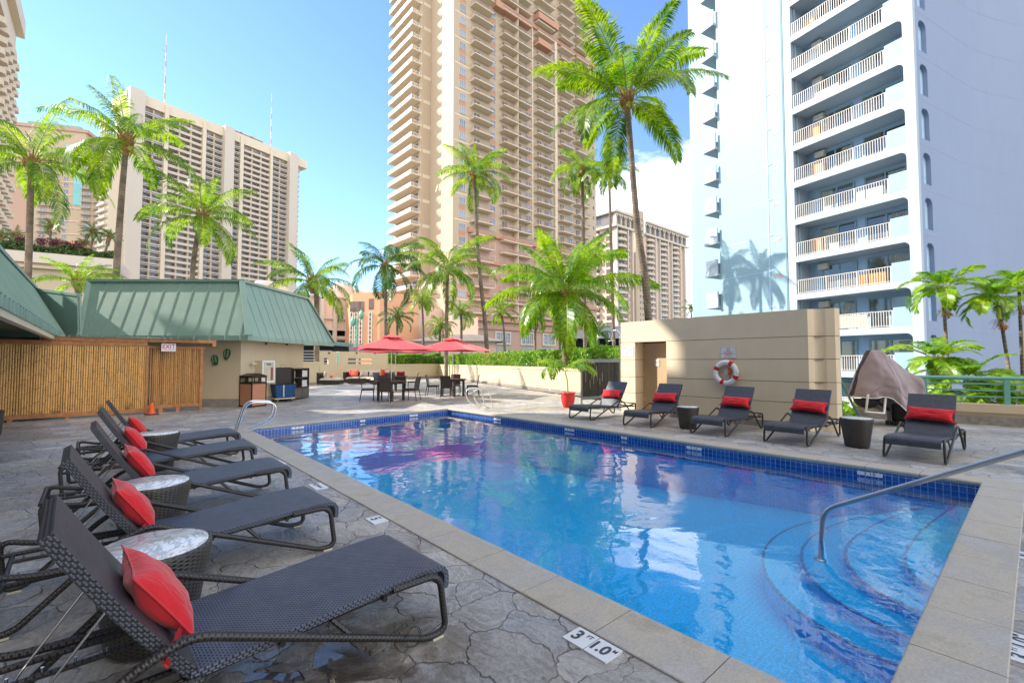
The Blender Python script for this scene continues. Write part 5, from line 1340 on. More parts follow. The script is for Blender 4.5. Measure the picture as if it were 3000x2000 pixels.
m_ = MB(); a = c0 + uR * pxr(2600); m_.tube([(a.x, a.y, .0), (a.x, a.y, 1.3)], .05, 12); m_.build('mast', M['grey_frame'], t, True)
m_ = MB(); m_.tube([lp(2535, 1165, -.2), (a.x, a.y, .35)], .04, 8); b_ = c0 + uR * pxr(2640); m_.box(b_.x - .3, b_.x + .25, b_.y - .2, b_.y + .3, 0, .10); m_.box(b_.x - .15, b_.x + .2, b_.y - .1, b_.y + .22, .10, .5); m_.build('base_unit', M['black'], t, True)
m_ = MB(); a2 = c0 + uR * pxr(2530) + uF * -.05
def bowl(u_, v_):
    q = 2 * math.pi * u_; r_ = .26 * math.sin(v_ * math.pi / 2); return (a2.x + r_ * math.cos(q), a2.y + r_ * math.sin(q), .62 - .22 * math.cos(v_ * math.pi / 2))
m_.grid(bowl, 20, 8); m_.build('seat_shell', M['black'], t, True)
# ------------------------------------------------------------ palms
def frond(mbl, mbr, base, az, el0, L, droop, r_, nst=30, leaf=.20, twist=0., wleaf=.0155, hang=.95, seglen=14, up=.25):
    """leaf blades into mbl, stalk into mbr"""
    P = [Vector(base)]; el = el0; h = Vector((math.cos(az), math.sin(az), 0)); side0 = Vector((-math.sin(az), math.cos(az), 0))
    side_bend = r_.gauss(0, .12); a2 = az; T = []
    for i in range(seglen):
        t_ = (i + 1) / seglen; el -= droop * (0.35 + 1.3 * t_) / seglen; a2 += side_bend / seglen
        d = Vector((math.cos(a2) * math.cos(el), math.sin(a2) * math.cos(el), math.sin(el))); T.append(d); P.append(P[-1] + d * L / seglen)
    T.append(T[-1])
    mbr.tube([tuple(p) for p in P], [max(.003, L * .0085 * (1 - i / (seglen + .6))) for i in range(seglen + 1)], 5, caps=False)
    def at(t_):
        f_ = t_ * seglen; i = min(int(f_), seglen - 1); q = f_ - i; return P[i].lerp(P[i + 1], q), T[i].lerp(T[i + 1], q).normalized()
    roll = r_.gauss(0, .35) + twist
    for sg in (-1, 1):
        for k_ in range(nst):
            t_ = .14 + .86 * (k_ + r_.random() * .6) / nst
            if t_ > .995: continue
            p, d = at(t_)
            s_ = d.cross(Vector((0, 0, 1))); s_ = s_.normalized() if s_.length > .05 else side0.copy()
            u_ = s_.cross(d).normalized()
            if u_.z < 0: u_ = -u_
            s_ = (Matrix.Rotation(roll * t_, 3, d) @ s_); u_ = (Matrix.Rotation(roll * t_, 3, d) @ u_)
            ll = L * leaf * (math.sin(min(1, (t_ + .05) * 1.5) * math.pi / 2) ** .6) * (1 - .72 * max(0, t_ - .55) / .45) * r_.uniform(.88, 1.1)
            fwd = .45 + .55 * t_
            dr = (s_ * sg + d * fwd + u_ * (up * (1 - t_ * .3) + r_.gauss(0, .06))).normalized()
            dr2 = (dr + Vector((0, 0, -1)) * hang * r_.uniform(.6, 1.4)).normalized(); dr3 = (dr2 + Vector((0, 0, -1)) * hang * 1.1).normalized()
            w_ = L * wleaf * r_.uniform(.8, 1.15); wv = d * w_ * .5
            a = p; b = p + dr * ll * .38; c = b + dr2 * ll * .36; e = c + dr3 * ll * .30
            wn = (wv - dr * wv.dot(dr)); wn = wn.normalized() * w_ * .5 if wn.length > 1e-5 else wv
            nb = len(mbl.v)
            mbl.v += [tuple(a - wn * .5), tuple(a + wn * .5), tuple(b + wn), tuple(b - wn), tuple(c + wn * .75), tuple(c - wn * .75), tuple(e)]
            mbl.f += [[nb, nb + 1, nb + 2, nb + 3], [nb + 3, nb + 2, nb + 4, nb + 5], [nb + 5, nb + 4, nb + 6]]
            mbl.m += [0] * 3; mbl.uv += [None] * 3; mbl.sm += [False] * 3
def crown(L, seed, nf=17, nst=30, top=82, low=-14, droop=1.5, **kw):
    """a coconut crown round the origin; returns leaf mesh builder, stalk builder"""
    r_ = random.Random(seed); a, b = MB(), MB()
    for i in range(nf):
        t_ = (i + .5) / nf; az = i * 2.39996 + r_.uniform(-.25, .25)
        el = R(top + (low - top) * t_ ** .85 + r_.uniform(-7, 7)); l = L * (r_.uniform(.86, 1.08)) * (.72 if i < 2 else 1)
        frond(a, b, (.06 * math.cos(az), .06 * math.sin(az), .0), az, el, l, droop * r_.uniform(.75, 1.2) * (.55 + .6 * t_), r_, nst=nst, **kw)
    return a, b
CM = {}
def crown_mesh(key, mat, *a, **kw):
    if key not in CM:
        l, s_ = crown(*a, **kw); CM[key] = (l.mesh('crown', [mat]), s_.mesh('frond_stalks', [M['rachis']]))
    return CM[key]
def fibre_mesh(sc_):
    m_ = MB(); r_ = random.Random(2)
    m_.lathe([(.13, -.75), (.16, -.45), (.26, -.15), (.28, .1), (.16, .42), (.05, .6)], 12)
    for i in range(16):
        q = i * 2.4; z = -.5 + i * .05; m_.tube([(.14 * math.cos(q), .14 * math.sin(q), z), (.30 * math.cos(q), .30 * math.sin(q), z + .28), (.42 * math.cos(q), .42 * math.sin(q), z + .62)], [.05, .045, .02], 5)
    return m_.mesh('leaf_bases', [M['boot']])
FIB = fibre_mesh(1)
def nuts_mesh():
    m_ = MB(); r_ = random.Random(4)
    for i in range(9):
        q = r_.uniform(0, 6.28); rr_ = r_.uniform(.22, .4); z = -.15 - r_.uniform(0, .35)
        m_.lathe([(0, -.13), (.08, -.1), (.11, 0), (.08, .1), (0, .14)], 8, (rr_ * math.cos(q), rr_ * math.sin(q), z))
    return m_.mesh('fruit_cluster', [M['fruit_stalk']])
NUT = nuts_mesh()
def palm(name, label, px, py, rpx, dep, bpx, bpy, key=None, mat='palm1', group='coconut palms', seed=1, tr=.15, zrot=0., bend=.0, base=GROUND, nf=17, nst=26, cat='palm tree', curve=None, nuts=True, own=False, zbase=None, **kw):
    c = D(px, py, dep); b = D(bpx, bpy, dep)
    # trunk: passes the low visible point and goes on down to the ground
    dv = Vector(c) - Vector(b); g0 = zbase if zbase is not None else base
    if b[2] > g0 + .05:
        k_ = (b[2] - g0) / max(.1, dv.z); root = Vector(b) - Vector((dv.x * min(k_, .5) * .7, dv.y * min(k_, .5) * .7, 0)); root.z = g0
        pts = [root, Vector(b), Vector(c)]
    else: pts = [Vector((b[0], b[1], g0)), Vector(c)]
    if curve: pts.insert(-1, Vector(D(curve[0], curve[1], dep)))
    t = thing(name, label, cat, tuple(pts[0]), 0, group)
    # smooth path
    sp = []; n_ = 26
    PP = [pts[0]] + pts + [pts[-1]]
    tot = len(pts) - 1
    for i in range(n_ + 1):
        u_ = i / n_ * tot; k_ = min(int(u_), tot - 1); q = u_ - k_
        p0, p1, p2, p3 = PP[k_], PP[k_ + 1], PP[k_ + 2], PP[k_ + 3]
        v = .5 * ((2 * p1) + (p2 - p0) * q + (2 * p0 - 5 * p1 + 4 * p2 - p3) * q * q + (3 * p1 - p0 - 3 * p2 + p3) * q ** 3); sp.append(v)
    m_ = MB(); Lm = rpx * dep / F0
    m_.tube([tuple(v) for v in sp], [tr * (1.12 - .42 * i / n_ + (.35 * max(0, 1 - i / 3))) for i in range(n_ + 1)], 10); m_.build('trunk', M['trunk'], t, True)
    if own or key is None: l, s_ = crown(Lm, seed, nf, nst, **kw); me = (l.mesh('crown', [M[mat]]), s_.mesh('frond_stalks', [M['rachis']])); sc_ = 1
    else: me = crown_mesh(key + mat, M[mat], 4., seed, nf, nst, **kw); sc_ = Lm / 4.
    loc = tuple(Vector(c) - Vector(t.location))
    cr = place('crown', me[0], t, loc, zrot, sc_); st = place('frond_stalks', me[1], t, loc, zrot, sc_)
    fs = tr / .15 * .8; place('leaf_bases', FIB, t, tuple(Vector(loc) + Vector((0, 0, -.05))), zrot, fs)
    if nuts: place('fruit_cluster', NUT, t, tuple(Vector(loc)), zrot, fs)
    return t
K = dict(A=3, B=8, C=15, D=21)
palm('coconut_palm', 'tallest coconut palm, its dark curved trunk rising behind the tan block', 1837, 292, 300, 21, 1900, 937, seed=5, own=True, nf=18, nst=84, tr=.17, curve=(1865, 640), leaf=.26, wleaf=.0125, droop=1.25, hang=.75, low=-8)
palm('coconut_palm', 'broad bright green coconut palm growing just behind the hedge at the centre', 1655, 862, 265, 22.5, 1658, 1018, seed=12, own=True, nf=22, nst=84, tr=.20, leaf=.28, wleaf=.0125, droop=1.35, hang=.95, low=-10, mat='palm3', zbase=0.)
palm('coconut_palm', 'leftmost coconut palm above the green roof edge', 92, 478, 225, 28, 82, 800, 'A', seed=3, tr=.20, nf=18, nst=48, zrot=.4, droop=1.5, leaf=.26)
palm('coconut_palm', 'tall coconut palm before the left end of the cream slab hotel', 370, 415, 225, 27, 340, 815, 'B', seed=8, tr=.20, nf=18, nst=48, zrot=1.2, droop=1.45, leaf=.26)
palm('coconut_palm', 'leaning coconut palm in front of the middle of the cream slab hotel', 595, 636, 190, 31, 562, 822, 'C', seed=15, tr=.18, nf=18, nst=48, zrot=2.5, droop=1.6, leaf=.26, mat='palm1')
palm('coconut_palm', 'coconut palm rising behind the right slope of the green roof', 915, 826, 160, 34, 928, 905, 'A', seed=3, tr=.20, nf=18, nst=48, zrot=3.3, droop=1.5, leaf=.26)
palm('coconut_palm', 'slim windblown palm before the orange building corner', 1128, 780, 150, 40, 1130, 985, 'D', seed=21, tr=.17, nf=17, nst=48, zrot=.9, droop=2.0, leaf=.28, mat='palm2', hang=.9)
palm('coconut_palm', 'coconut palm standing over the right red umbrella', 1311, 790, 165, 38, 1308, 985, 'C', seed=15, tr=.17, nf=18, nst=48, zrot=.3, droop=1.6, leaf=.26)
palm('coconut_palm', 'coconut palm with a long curved trunk before the balconied tower', 1389, 510, 135, 40, 1426, 1015, 'B', seed=8, tr=.20, nf=18, nst=48, zrot=4.2, droop=1.45, leaf=.26, curve=(1402, 760))
palm('coconut_palm', 'palm with drooping fronds left of the twin tops behind the tall palm', 1706, 500, 112, 40, 1714, 1005, 'D', seed=21, tr=.18, nf=17, nst=48, zrot=2.2, droop=2.0, leaf=.28, hang=.9)
palm('coconut_palm', 'slim palm seen between the balconied tower and the tall palm trunk', 1784, 504, 98, 37.5, 1798, 1000, 'A', seed=3, tr=.15, nf=18, nst=48, zrot=5.1, droop=1.5, leaf=.26)
for i, (px, py, r_, dp, bx, by, key, sd, nm) in enumerate([
    (1236, 880, 62, 52, 1240, 1000, 'C', 15, 'small palm with yellow seed stalks behind the umbrellas'),
    (1165, 930, 66, 48, 1163, 1010, 'A', 3, 'dark green palm beside the orange building, above the left umbrella'),
    (1290, 955, 60, 50, 1288, 1010, 'D', 21, 'low grey-green palm between the two umbrella tops'),
    (1350, 915, 68, 50, 1352, 1005, 'B', 8, 'bushy green palm above the right umbrella tip'),
    (1468, 915, 62, 50, 1478, 1010, 'C', 15, 'pale palm in front of the purple base of the tower'),
    (1568, 925, 66, 52, 1568, 1010, 'D', 21, 'palm with hanging dry fronds behind the hedge'),
    (1640, 975, 42, 50, 1640, 1015, 'A', 3, 'low yellow-green palm behind the broad palm trunk'),
    (1752, 975, 60, 55, 1753, 1015, 'B', 8, 'dark shaded palm left of the shower arm'),
    (2024, 905, 34, 70, 2026, 960, 'A', 3, 'small dark palm against the sky beyond the tan block'),
    (2088, 925, 30, 60, 2090, 960, 'C', 15, 'pale palm top at the foot of the blue tower')]):
    palm('coconut_palm', nm, px, py, r_, dp, bx, by, key, seed=sd, tr=.15, nf={'A': 18, 'B': 18, 'C': 18, 'D': 17}[key], nst=48, zrot=i * 1.3, droop={'A': 1.5, 'B': 1.45, 'C': 1.6, 'D': 2.0}[key], leaf={'A': .27, 'B': .27, 'C': .27, 'D': .28}[key], mat='palm2' if i in (1, 7, 8) else 'palm1', nuts=(i == 0), hang=.9 if key == 'D' else .95)
# bare trunks of the tall grove behind the hedge
for px, py, bx, by, dp, nm in ((1712, 640, 1712, 1005, 39, None),):
    pass
palm('fan_leaved_palm', 'low yellow-green palm showing above the green roof valley', 228, 830, 118, 24, 228, 905, seed=31, own=True, mat='palm3', tr=.14, nf=16, nst=30, droop=1.2, leaf=.26, wleaf=.022, low=5, group=None, nuts=False, cat='palm')

# feather palms with orange fruit at the right
def manila(px, py, rpx, dep, bpx, bpy, label, seed, fruit=(0,), tr=.05, nf=15, zb=-9., shaft=True):
    c = Vector(D(px, py, dep)); b = Vector(D(bpx, bpy, dep))
    b2 = b + (b - c).normalized() * max(0, (b.z + 1.5))
    t = thing('feather_palm', label, 'palm', (b2.x, b2.y, zb), 0, 'feather palms beyond the green railing')
    m_ = MB(); root = Vector((b2.x, b2.y, zb)); L = rpx * dep / F0
    m_.tube([tuple(root), tuple(b2), tuple(b2.lerp(c, .5)), tuple(c - Vector((0, 0, .25 * (L / 1.3))))], [tr * 1.4, tr * 1.2, tr, tr * .9], 10); m_.build('trunk', M['trunk'], t, True)
    m_ = MB(); m_.tube([tuple(c - Vector((0, 0, .7 * L / 1.3))), tuple(c)], [tr * 1.1, tr * .6], 10); m_.build('crownshaft', M['fruit_stalk'], t, True)
    l, s_ = crown(L, seed, nf, 34, top=80, low=-12, droop=1.6, leaf=.34, wleaf=.034, hang=.3, up=.35)
    loc = tuple(c - Vector(t.location)); place('crown', l.mesh('crown', [M['palm3']]), t, loc); place('frond_stalks', s_.mesh('frond_stalks', [M['rachis']]), t, loc)
    r_ = random.Random(seed)
    if fruit:
        m_ = MB(); f0 = c - Vector((0, 0, .80 * L / 1.3))
        for i in range(46):
            q = r_.uniform(0, 6.28); a = f0 + Vector((math.cos(q), math.sin(q), .0)) * r_.uniform(.05, .32) * L / 1.3 + Vector((0, 0, r_.uniform(-.28, .1))) * L / 1.3
            m_.tube([tuple(f0), tuple((f0 + a) / 2 + Vector((0, 0, .06))), tuple(a)], .005, 4, caps=False)
        m_.build('seed_stalks', M['fruit_stalk'] if fruit[0] != 2 else M['dead'], t, True)
        m_ = MB(); fc = f0 + Vector((rtx, rty, 0)) * .12 * (1 if fruit[0] == 0 else 1.1) + Vector((0, 0, -.15 * L / 1.3))
        for i in range(90):
            v = Vector((r_.gauss(0, 1), r_.gauss(0, 1), r_.gauss(0, 1))).normalized() * r_.random() ** .4 * .13 * L / 1.3; q = fc + v
            m_.lathe([(0, -.02), (.018, 0), (0, .022)], 6, tuple(q))
        m_.build('fruit', M['fruit'], t, True)
    return t
manila(2762, 842, 112, 15.5, 2778, 1080, 'slim feather palm with orange fruit before the white tower edge', 41, (0,))
manila(2925, 872, 118, 15.0, 2975, 1210, 'feather palm with a hanging dry seed skirt near the right edge', 42, (2,))
manila(2985, 835, 110, 15.8, 3000, 1200, 'feather palm with a round red fruit cluster at the right edge', 43, (1,))
for i, (px, py, r_, dp, nm) in enumerate([(2742, 1010, 120, 14.6, 'low bushy feather palm against the covered lift'), (2835, 1070, 130, 14.2, 'low feather palm in the middle behind the railing'), (2700, 1125, 90, 14.4, 'small feather palm showing through the left of the railing'),
                                           (2890, 1135, 105, 13.9, 'wide feather palm low behind the railing'), (2985, 1110, 110, 14.3, 'feather palm behind the rail at the right edge'), (2775, 1160, 90, 13.8, 'dark feather palm at the foot of the railing')]):
    manila(px, py + 40, r_, dp, px + 6, py + 160, nm, 50 + i, (), nf=14, tr=.05)
# planted bed beyond the parapet that closes the view down
pb = thing('shrub_bed', 'yellow-green shrubs filling the bed behind the green railing', 'shrubs', (18, 1, GROUND)); pb['kind'] = 'stuff'
def bed(r_):
    s_ = r_.uniform(-1.2, 9); d_ = r_.uniform(.9, 4.5); z = -1.2 + .95 * noise.noise(Vector((s_ * .8, d_ * .8, 0))) + r_.random() * 1.2
    q = fR(s_, d_, z); return q
m_ = MB(); leafcloud(m_, bed, 5000, .34, 21); m_.build('foliage', M['palm3'], pb, True)
# potted palm
q = G(1664, 1193)
pt = thing('plant_pot', 'glossy red ceramic pot at the end of the cream wall', 'plant pot', (q[0], q[1], 0))
m_ = MB(); m_.lathe([(0, 0), (.15, 0), (.165, .03), (.21, .16), (.235, .32), (.225, .42), (.235, .45), (.255, .47), (.255, .50), (.22, .50), (.215, .45), (0, .44)], 32); m_.build('pot_body', M['pot'], pt)
m_ = MB(); m_.lathe([(0, .455), (.212, .452)], 20); m_.build('soil', M['soil'], pt)
c = D(1655, 1085, q[0] * fwx + q[1] * fwy)
t = thing('potted_palm', 'young palm with arching leaves growing in the red pot', 'palm', (q[0], q[1], .45))
m_ = MB(); m_.tube([(q[0], q[1], .45), (q[0] - .02, q[1] + .01, .9), (c[0], c[1], c[2])], [.028, .022, .018], 8); m_.build('trunk', M['fruit_stalk'], t, True)
l, s_ = crown(1.12, 77, 9, 20, top=70, low=25, droop=1.9, leaf=.34, wleaf=.045, hang=.8, up=.2)
place('crown', l.mesh('crown', [M['palm3']]), t, tuple(Vector(c) - Vector(t.location)), 1.0); place('frond_stalks', s_.mesh('frond_stalks', [M['rachis']]), t, tuple(Vector(c) - Vector(t.location)), 1.0)
# ------------------------------------------------------------ towers
def facade(P, ang=None, v=None, flip=False):
    """frame on a vertical plane: s along, n outward (towards the camera side), z"""
    if v is None: v = hdir(ang)
    n_ = (v[1], -v[0])
    if n_[0] * (-P[0]) + n_[1] * (-P[1]) < 0: n_ = (-n_[0], -n_[1])
    f = lambda s, n, z: (P[0] + v[0] * s + n_[0] * n, P[1] + v[1] * s + n_[1] * n, z)
    rz = math.atan2(v[1], v[0]); left = (v[0] * n_[1] - v[1] * n_[0]) > 0
    return f, v, n_, rz, left
def S(px, py, P, v): return onP(px, py, P, v)
TW = {}
TW['cream'] = m_paint('tower_cream', (.63, .545, .43), .05, .7, .05, 3)
TW['cream2'] = m_paint('tower_sand', (.45, .36, .265), .05, .7, .05, 3)
TW['pink'] = m_paint('tower_pink', (.43, .29, .23), .05, .7, .05, 3)
TW['pinklt'] = m_paint('pale_pink', (.64, .48, .40), .05, .7, .05, 3)
TW['orange'] = m_paint('orange_stucco', (.66, .35, .20), .05, .7, .08, 3)
TW['trim'] = m_paint('rose_trim', (.46, .25, .17), .05, .7, .05, 3)
TW['white'] = m_paint('tower_white', (.54, .48, .415), .05, .7, .05, 3)
TW['glass'] = m_glass('blue_glass', (.10, .14, .24), (.22, .28, .40))
TW['glassdark'] = m_glass('dark_glass', (.09, .08, .075), (.22, .18, .16))
TW['room'] = m_glass('shaded_room', (.045, .035, .03), (.16, .11, .09), .4, .4)
TW['teal'] = m_glass('teal_glass', (.10, .38, .42), (.2, .50, .52))
TW['rail'] = flat('pink_grey_rail', (.40, .29, .27), .5)
TW['railw'] = flat('pale_rail', (.60, .55, .50), .5)
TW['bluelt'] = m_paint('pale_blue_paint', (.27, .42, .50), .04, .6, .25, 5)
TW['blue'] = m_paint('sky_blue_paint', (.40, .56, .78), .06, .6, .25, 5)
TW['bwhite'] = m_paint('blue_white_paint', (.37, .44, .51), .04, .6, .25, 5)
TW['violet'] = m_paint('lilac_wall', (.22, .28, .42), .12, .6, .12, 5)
TW['curtain'] = flat('curtain', (.42, .43, .40), .8, 0, .3, 6)
TW['doorglass'] = m_glass('sliding_glass', (.05, .06, .07), (.16, .17, .18), .6, .04)
TW['balu'] = flat('white_baluster', (.68, .63, .58), .4, 0, .03)
TW['orangewood'] = flat('tan_cupboard', (.50, .24, .08), .6, 0, .1)

# ---- the big balconied tower in the middle
C0 = D(1327, 500, 113); X0, Y0 = C0[0], C0[1]
tw = thing('balcony_tower', 'tall sand-coloured hotel tower with stacks of balconies in the middle of the view', 'tower', (X0, Y0, GROUND))
def fx(px, y=380): return onY(px, y, Y0)[0]
XR_ = fx(1747, 700)
ztop = onY(1690, 12, Y0)[2]
y262 = onX(1262, 300, X0)[1]                          # step back to the left part
x235 = onY(1235, 300, y262)[0]
y157 = onX(1160, 300, x235)[1]
m_ = MB(); m_.box(X0, XR_, Y0, Y0 + 26, GROUND, ztop); m_.box(X0 + .05, XR_ - 8, Y0 + 4, Y0 + 30, GROUND, ztop + 9)
m_.box(x235, X0 + .0, y262, y157, GROUND, ztop + 16); m_.build('wall', TW['cream2'], tw, True)
zb1 = onY(1455, 700, Y0)[2]; zb0 = onY(1455, 775, Y0)[2]
m_ = MB(); m_.box(fx(1372, 760), XR_ - 2, Y0 - .12, Y0, GROUND, zb1); m_.build('lower_cladding', TW['pink'], tw, True)
for z, pr, h_ in ((zb1, .8, 1.3), (zb0 - .3, .7, .9), (onY(1450, 875, Y0)[2], .7, .9)):
    m_ = MB(); m_.box(fx(1372, 760) - .3, XR_ + .3, Y0 - pr, Y0 + .0, z, z + h_); split_build(m_, 'cornice', TW['trim'], tw)
zc = onY(1440, 3, Y0)[2]
# rose attic storeys on the right part, roof overhang
zc2 = onY(1600, 120, Y0)[2]
m_ = MB(); m_.box(fx(1440), fx(1545), Y0 - 1.9, Y0 - .02, zc - 2.2, zc - .4); m_.box(fx(1452), XR_ + .4, Y0 - .6, Y0 - .01, zc2 + 1.0, zc2 + 2.2)
m_.box(fx(1564), fx(1622), Y0 - 2.3, Y0 - .02, zc2 + 3.4, zc2 + 5.2); m_.box(fx(1564), fx(1602), Y0 - 2.2, Y0 - .02, zc2 - 4.2, zc2 - 2.4); m_.box(fx(1630), fx(1672), Y0 - 2.2, Y0 - .02, zc2 - 7.5, zc2 - 5.8); split_build(m_, 'cornice', TW['trim'], tw)
m_ = MB(); m_.box(fx(1660), XR_ + 1.6, Y0 - 1.9, Y0 + 26, ztop, ztop + .7); m_.build('roof_slab', TW['cream'], tw, True)
m_ = MB(); m_.box(fx(1622), fx(1629), Y0 - .6, Y0 - .02, GROUND, zc2 + 1); m_.box(fx(1557), fx(1560), Y0 - .3, Y0 - .02, zb1 + 2, zc); split_build(m_, 'pilaster', TW['cream'], tw)
# floor heights from the photo: balconies 139 crop px = 35.46 px apart on the corner plane
zA = onY(1405, 245 / 3.92 * 1 + 0, Y0)[2]
fh = (onY(1430, 70, Y0)[2] - onY(1430, 70 + 35.4, Y0)[2])
def balcony_mesh(w_, d_, hr, slab, rail, mats=None, posts=True, h=.95):
    m1 = MB(); m1.box(0, w_, -d_, 0, 0, .22)
    m2 = MB(); m2.box(0, w_, -d_, -d_ + .05, .22 + h - .08, .22 + h); m2.box(0, .05, -d_ + .051, 0, .22 + h - .08, .22 + h); m2.box(w_ - .05, w_, -d_ + .051, 0, .22 + h - .08, .22 + h)
    n_ = max(3, int(w_ / .35))
    for i in range(n_ + 1): x = .02 + (w_ - .07) * i / n_; m2.box(x, x + .045, -d_ + .002, -d_ + .045, .22, .22 + h - .08)
    for i in range(1, 5): y = -d_ + d_ * i / 5; m2.box(.004, .044, y, y + .045, .22, .22 + h - .08); m2.box(w_ - .044, w_ - .004, y, y + .045, .22, .22 + h - .08)
    return m1.mesh('balcony', [slab]), m2.mesh('balcony_rail', [rail])
def opening_mesh(w_, h_, glass, frame, mull=2):
    m1 = MB(); m1.box(0, w_, -.05, 0, 0, h_); 
    m2 = MB(); t_ = .09
    m2.box(-t_, w_ + t_, -.12, 0, h_, h_ + t_); m2.box(-t_, w_ + t_, -.14, 0, -t_, 0); m2.box(-t_, 0, -.12, 0, 0, h_); m2.box(w_, w_ + t_, -.12, 0, 0, h_)
    for i in range(1, mull + 1): x = w_ * i / (mull + 1); m2.box(x - .04, x + .04, -.09, -.05, 0, h_)
    m2.box(0, w_, -.088, -.05, h_ * .28, h_ * .28 + .07)
    return m1.mesh('window', [glass]), m2.mesh('window_frame', [frame])
OX, OY = -X0, -Y0
def addrep(nm, me, pl, sub): repeats(tw, nm, me, [((x - X0, y - Y0, z - GROUND), rz) for x, y, z, rz in pl], None, sub)
nfl = int((ztop - 2) / fh)
zrow = onY(1435, 233, Y0)[2]           # a balcony slab level
k0 = int((zrow - 1.) / fh); rows = [zrow + (i - k0) * fh for i in range(0, k0 + int((ztop - zrow) / fh) + 1) if -2 < zrow + (i - k0) * fh < ztop - 2.2]
cols = [(1377, 1433, 2.1), (1463, 1545, 2.1), (1563, 1613, 2.1), (1632, 1670, 2.0), (1678, 1714, 2.0)]
bp = {i: [] for i in range(len(cols))}; wp = []; dp_ = []
for z in rows:
    for i, (a, b, d_) in enumerate(cols):
        xa_, xb_ = fx(a, 400), fx(b, 400)
        bp[i].append((xa_, Y0 - .02, z, 0))
        dp_.append((xa_ + (xb_ - xa_) * (.18 if i != 1 else .08), Y0 - .01, z + .25, 0))
        if i == 1: dp_.append((xa_ + (xb_ - xa_) * .58, Y0 - .01, z + .25, 0))
        if i == 2: dp_.append((xa_ + (xb_ - xa_) * .60, Y0 - .01, z + .25, 0))
allb = []
for i, (a, b, d_) in enumerate(cols):
    w_ = fx(b, 400) - fx(a, 400); bm, rm = balcony_mesh(w_, d_, 1, TW['cream'], TW['rail'])
    if i == 1:
        q = MB(); q.box(w_ * .5 - .08, w_ * .5 + .08, -d_ * .9, 0, .22, fh - .02)
    addrep('balcony', bm, bp[i][:], (('balcony_rail', rm),)) if i in (0, 1) else None
    if i > 1:   # the farther stacks: one object per stack
        m_ = MB()
        for nm_, src in (('balcony_stack', bm), ('balcony_stack_rails', rm)):
            m_ = MB()
            for x, y, z, rz in bp[i]:
                b0 = len(m_.v); m_.v += [(v.co.x + x, v.co.y + y, v.co.z + z) for v in src.vertices]; m_.f += [[b0 + j for j in p.vertices] for p in src.polygons]; n_ = len(src.polygons); m_.m += [0] * n_; m_.uv += [None] * n_; m_.sm += [False] * n_
            o = m_.build(nm_, [src.materials[0]], tw, True); o['kind'] = 'stuff'
dm, dfm = opening_mesh(1.9, 2.1, TW['room'], TW['cream'], 1)
addrep('balcony_door', dm, dp_, (('door_frame', dfm),))
m_ = MB()
for x, y, z, rz in bp[1]: w_ = fx(1545) - fx(1463); m_.box(x + w_ * .5 - .08, x + w_ * .5 + .08, Y0 - 1.9, Y0 - .02, z + .22, z + fh - .02)
split_build(m_, 'balcony_partition', TW['cream'], tw)
wm, wfm = opening_mesh(fx(1363) - fx(1345.5), 1.75, TW['glass'], TW['cream'], 2); wm2, wfm2 = opening_mesh(fx(1451) - fx(1435), 1.75, TW['glass'], TW['cream'], 1)
wps = [(fx(1345.5), Y0 - .01, z + .75, 0) for z in rows]; wps2 = [(fx(1435), Y0 - .01, z + .75, 0) for z in rows] + [(fx(1540), Y0 - .01, z + .75, 0) for z in rows] + [(fx(1603), Y0 - .01, z + .75, 0) for z in rows] + [(fx(1663), Y0 - .01, z + .75, 0) for z in rows]
addrep('window', wm, wps, (('window_frame', wfm),)); addrep('window', wm2, wps2, (('window_frame', wfm2),))
m_ = MB()
for k_, z in enumerate(rows):
    if k_ % 2: continue
    for a, b in ((1345.5, 1363), (1435, 1451), (1540, 1553)):
        m_.box(fx(a) - .05, fx(b) + .05, Y0 - .06, Y0 - .0, z + 2.6, z + .66 + fh)
split_build(m_, 'spandrel_panel', TW['trim'], tw)
m_ = MB()
for z in rows:
    m_.box(fx(1735), fx(1738.5), Y0 - .03, Y0, z + .9, z + 1.9)
split_build(m_, 'small_window', TW['glassdark'], tw)
m_ = MB()
for k_, z in enumerate(rows):
    if k_ % 2 == 0: m_.box(X0 + .4, fx(1376), Y0 - .03, Y0, z - .1, z + .25); m_.box(x235 + .5, X0 - .1, y262 - .03, y262, z - .4, z + .5)
split_build(m_, 'floor_band', TW['cream'], tw)
# left end: balconies facing left
be, re_ = balcony_mesh(y157 - y262 - 1.5, 2.9, 1, TW['cream'], TW['railw'])
m_b = balcony_mesh
w_ = (y157 - y262) * .92
m1 = MB(); m1.box(-2.6, 0, 0, w_, 0, .3); bm = m1.mesh('end_balcony', [TW['cream']])
m2 = MB(); m2.box(-2.6, -2.5, 0, w_, .3, 1.15); m2.box(-2.49, -.3, 0, .06, 1.05, 1.15)
for i in range(7): m2.box(-2.48 + i * .34, -2.40 + i * .34, .0, .05, .3, 1.05)
rm = m2.mesh('end_rail', [TW['railw']])
addrep('end_balcony', bm, [(x235 - .01, y262 + .6, z, 0) for z in rows + [rows[-1] + fh, rows[-1] + 2 * fh]], (('end_rail', rm),))
m_ = MB()
for z in rows: 
    for k_ in range(4): yy = y262 + 1.5 + k_ * (w_ / 4); m_.box(x235 - .06, x235, yy, yy + w_ / 6, z + .3, z + 2.4)
split_build(m_, 'end_door', TW['room'], tw)
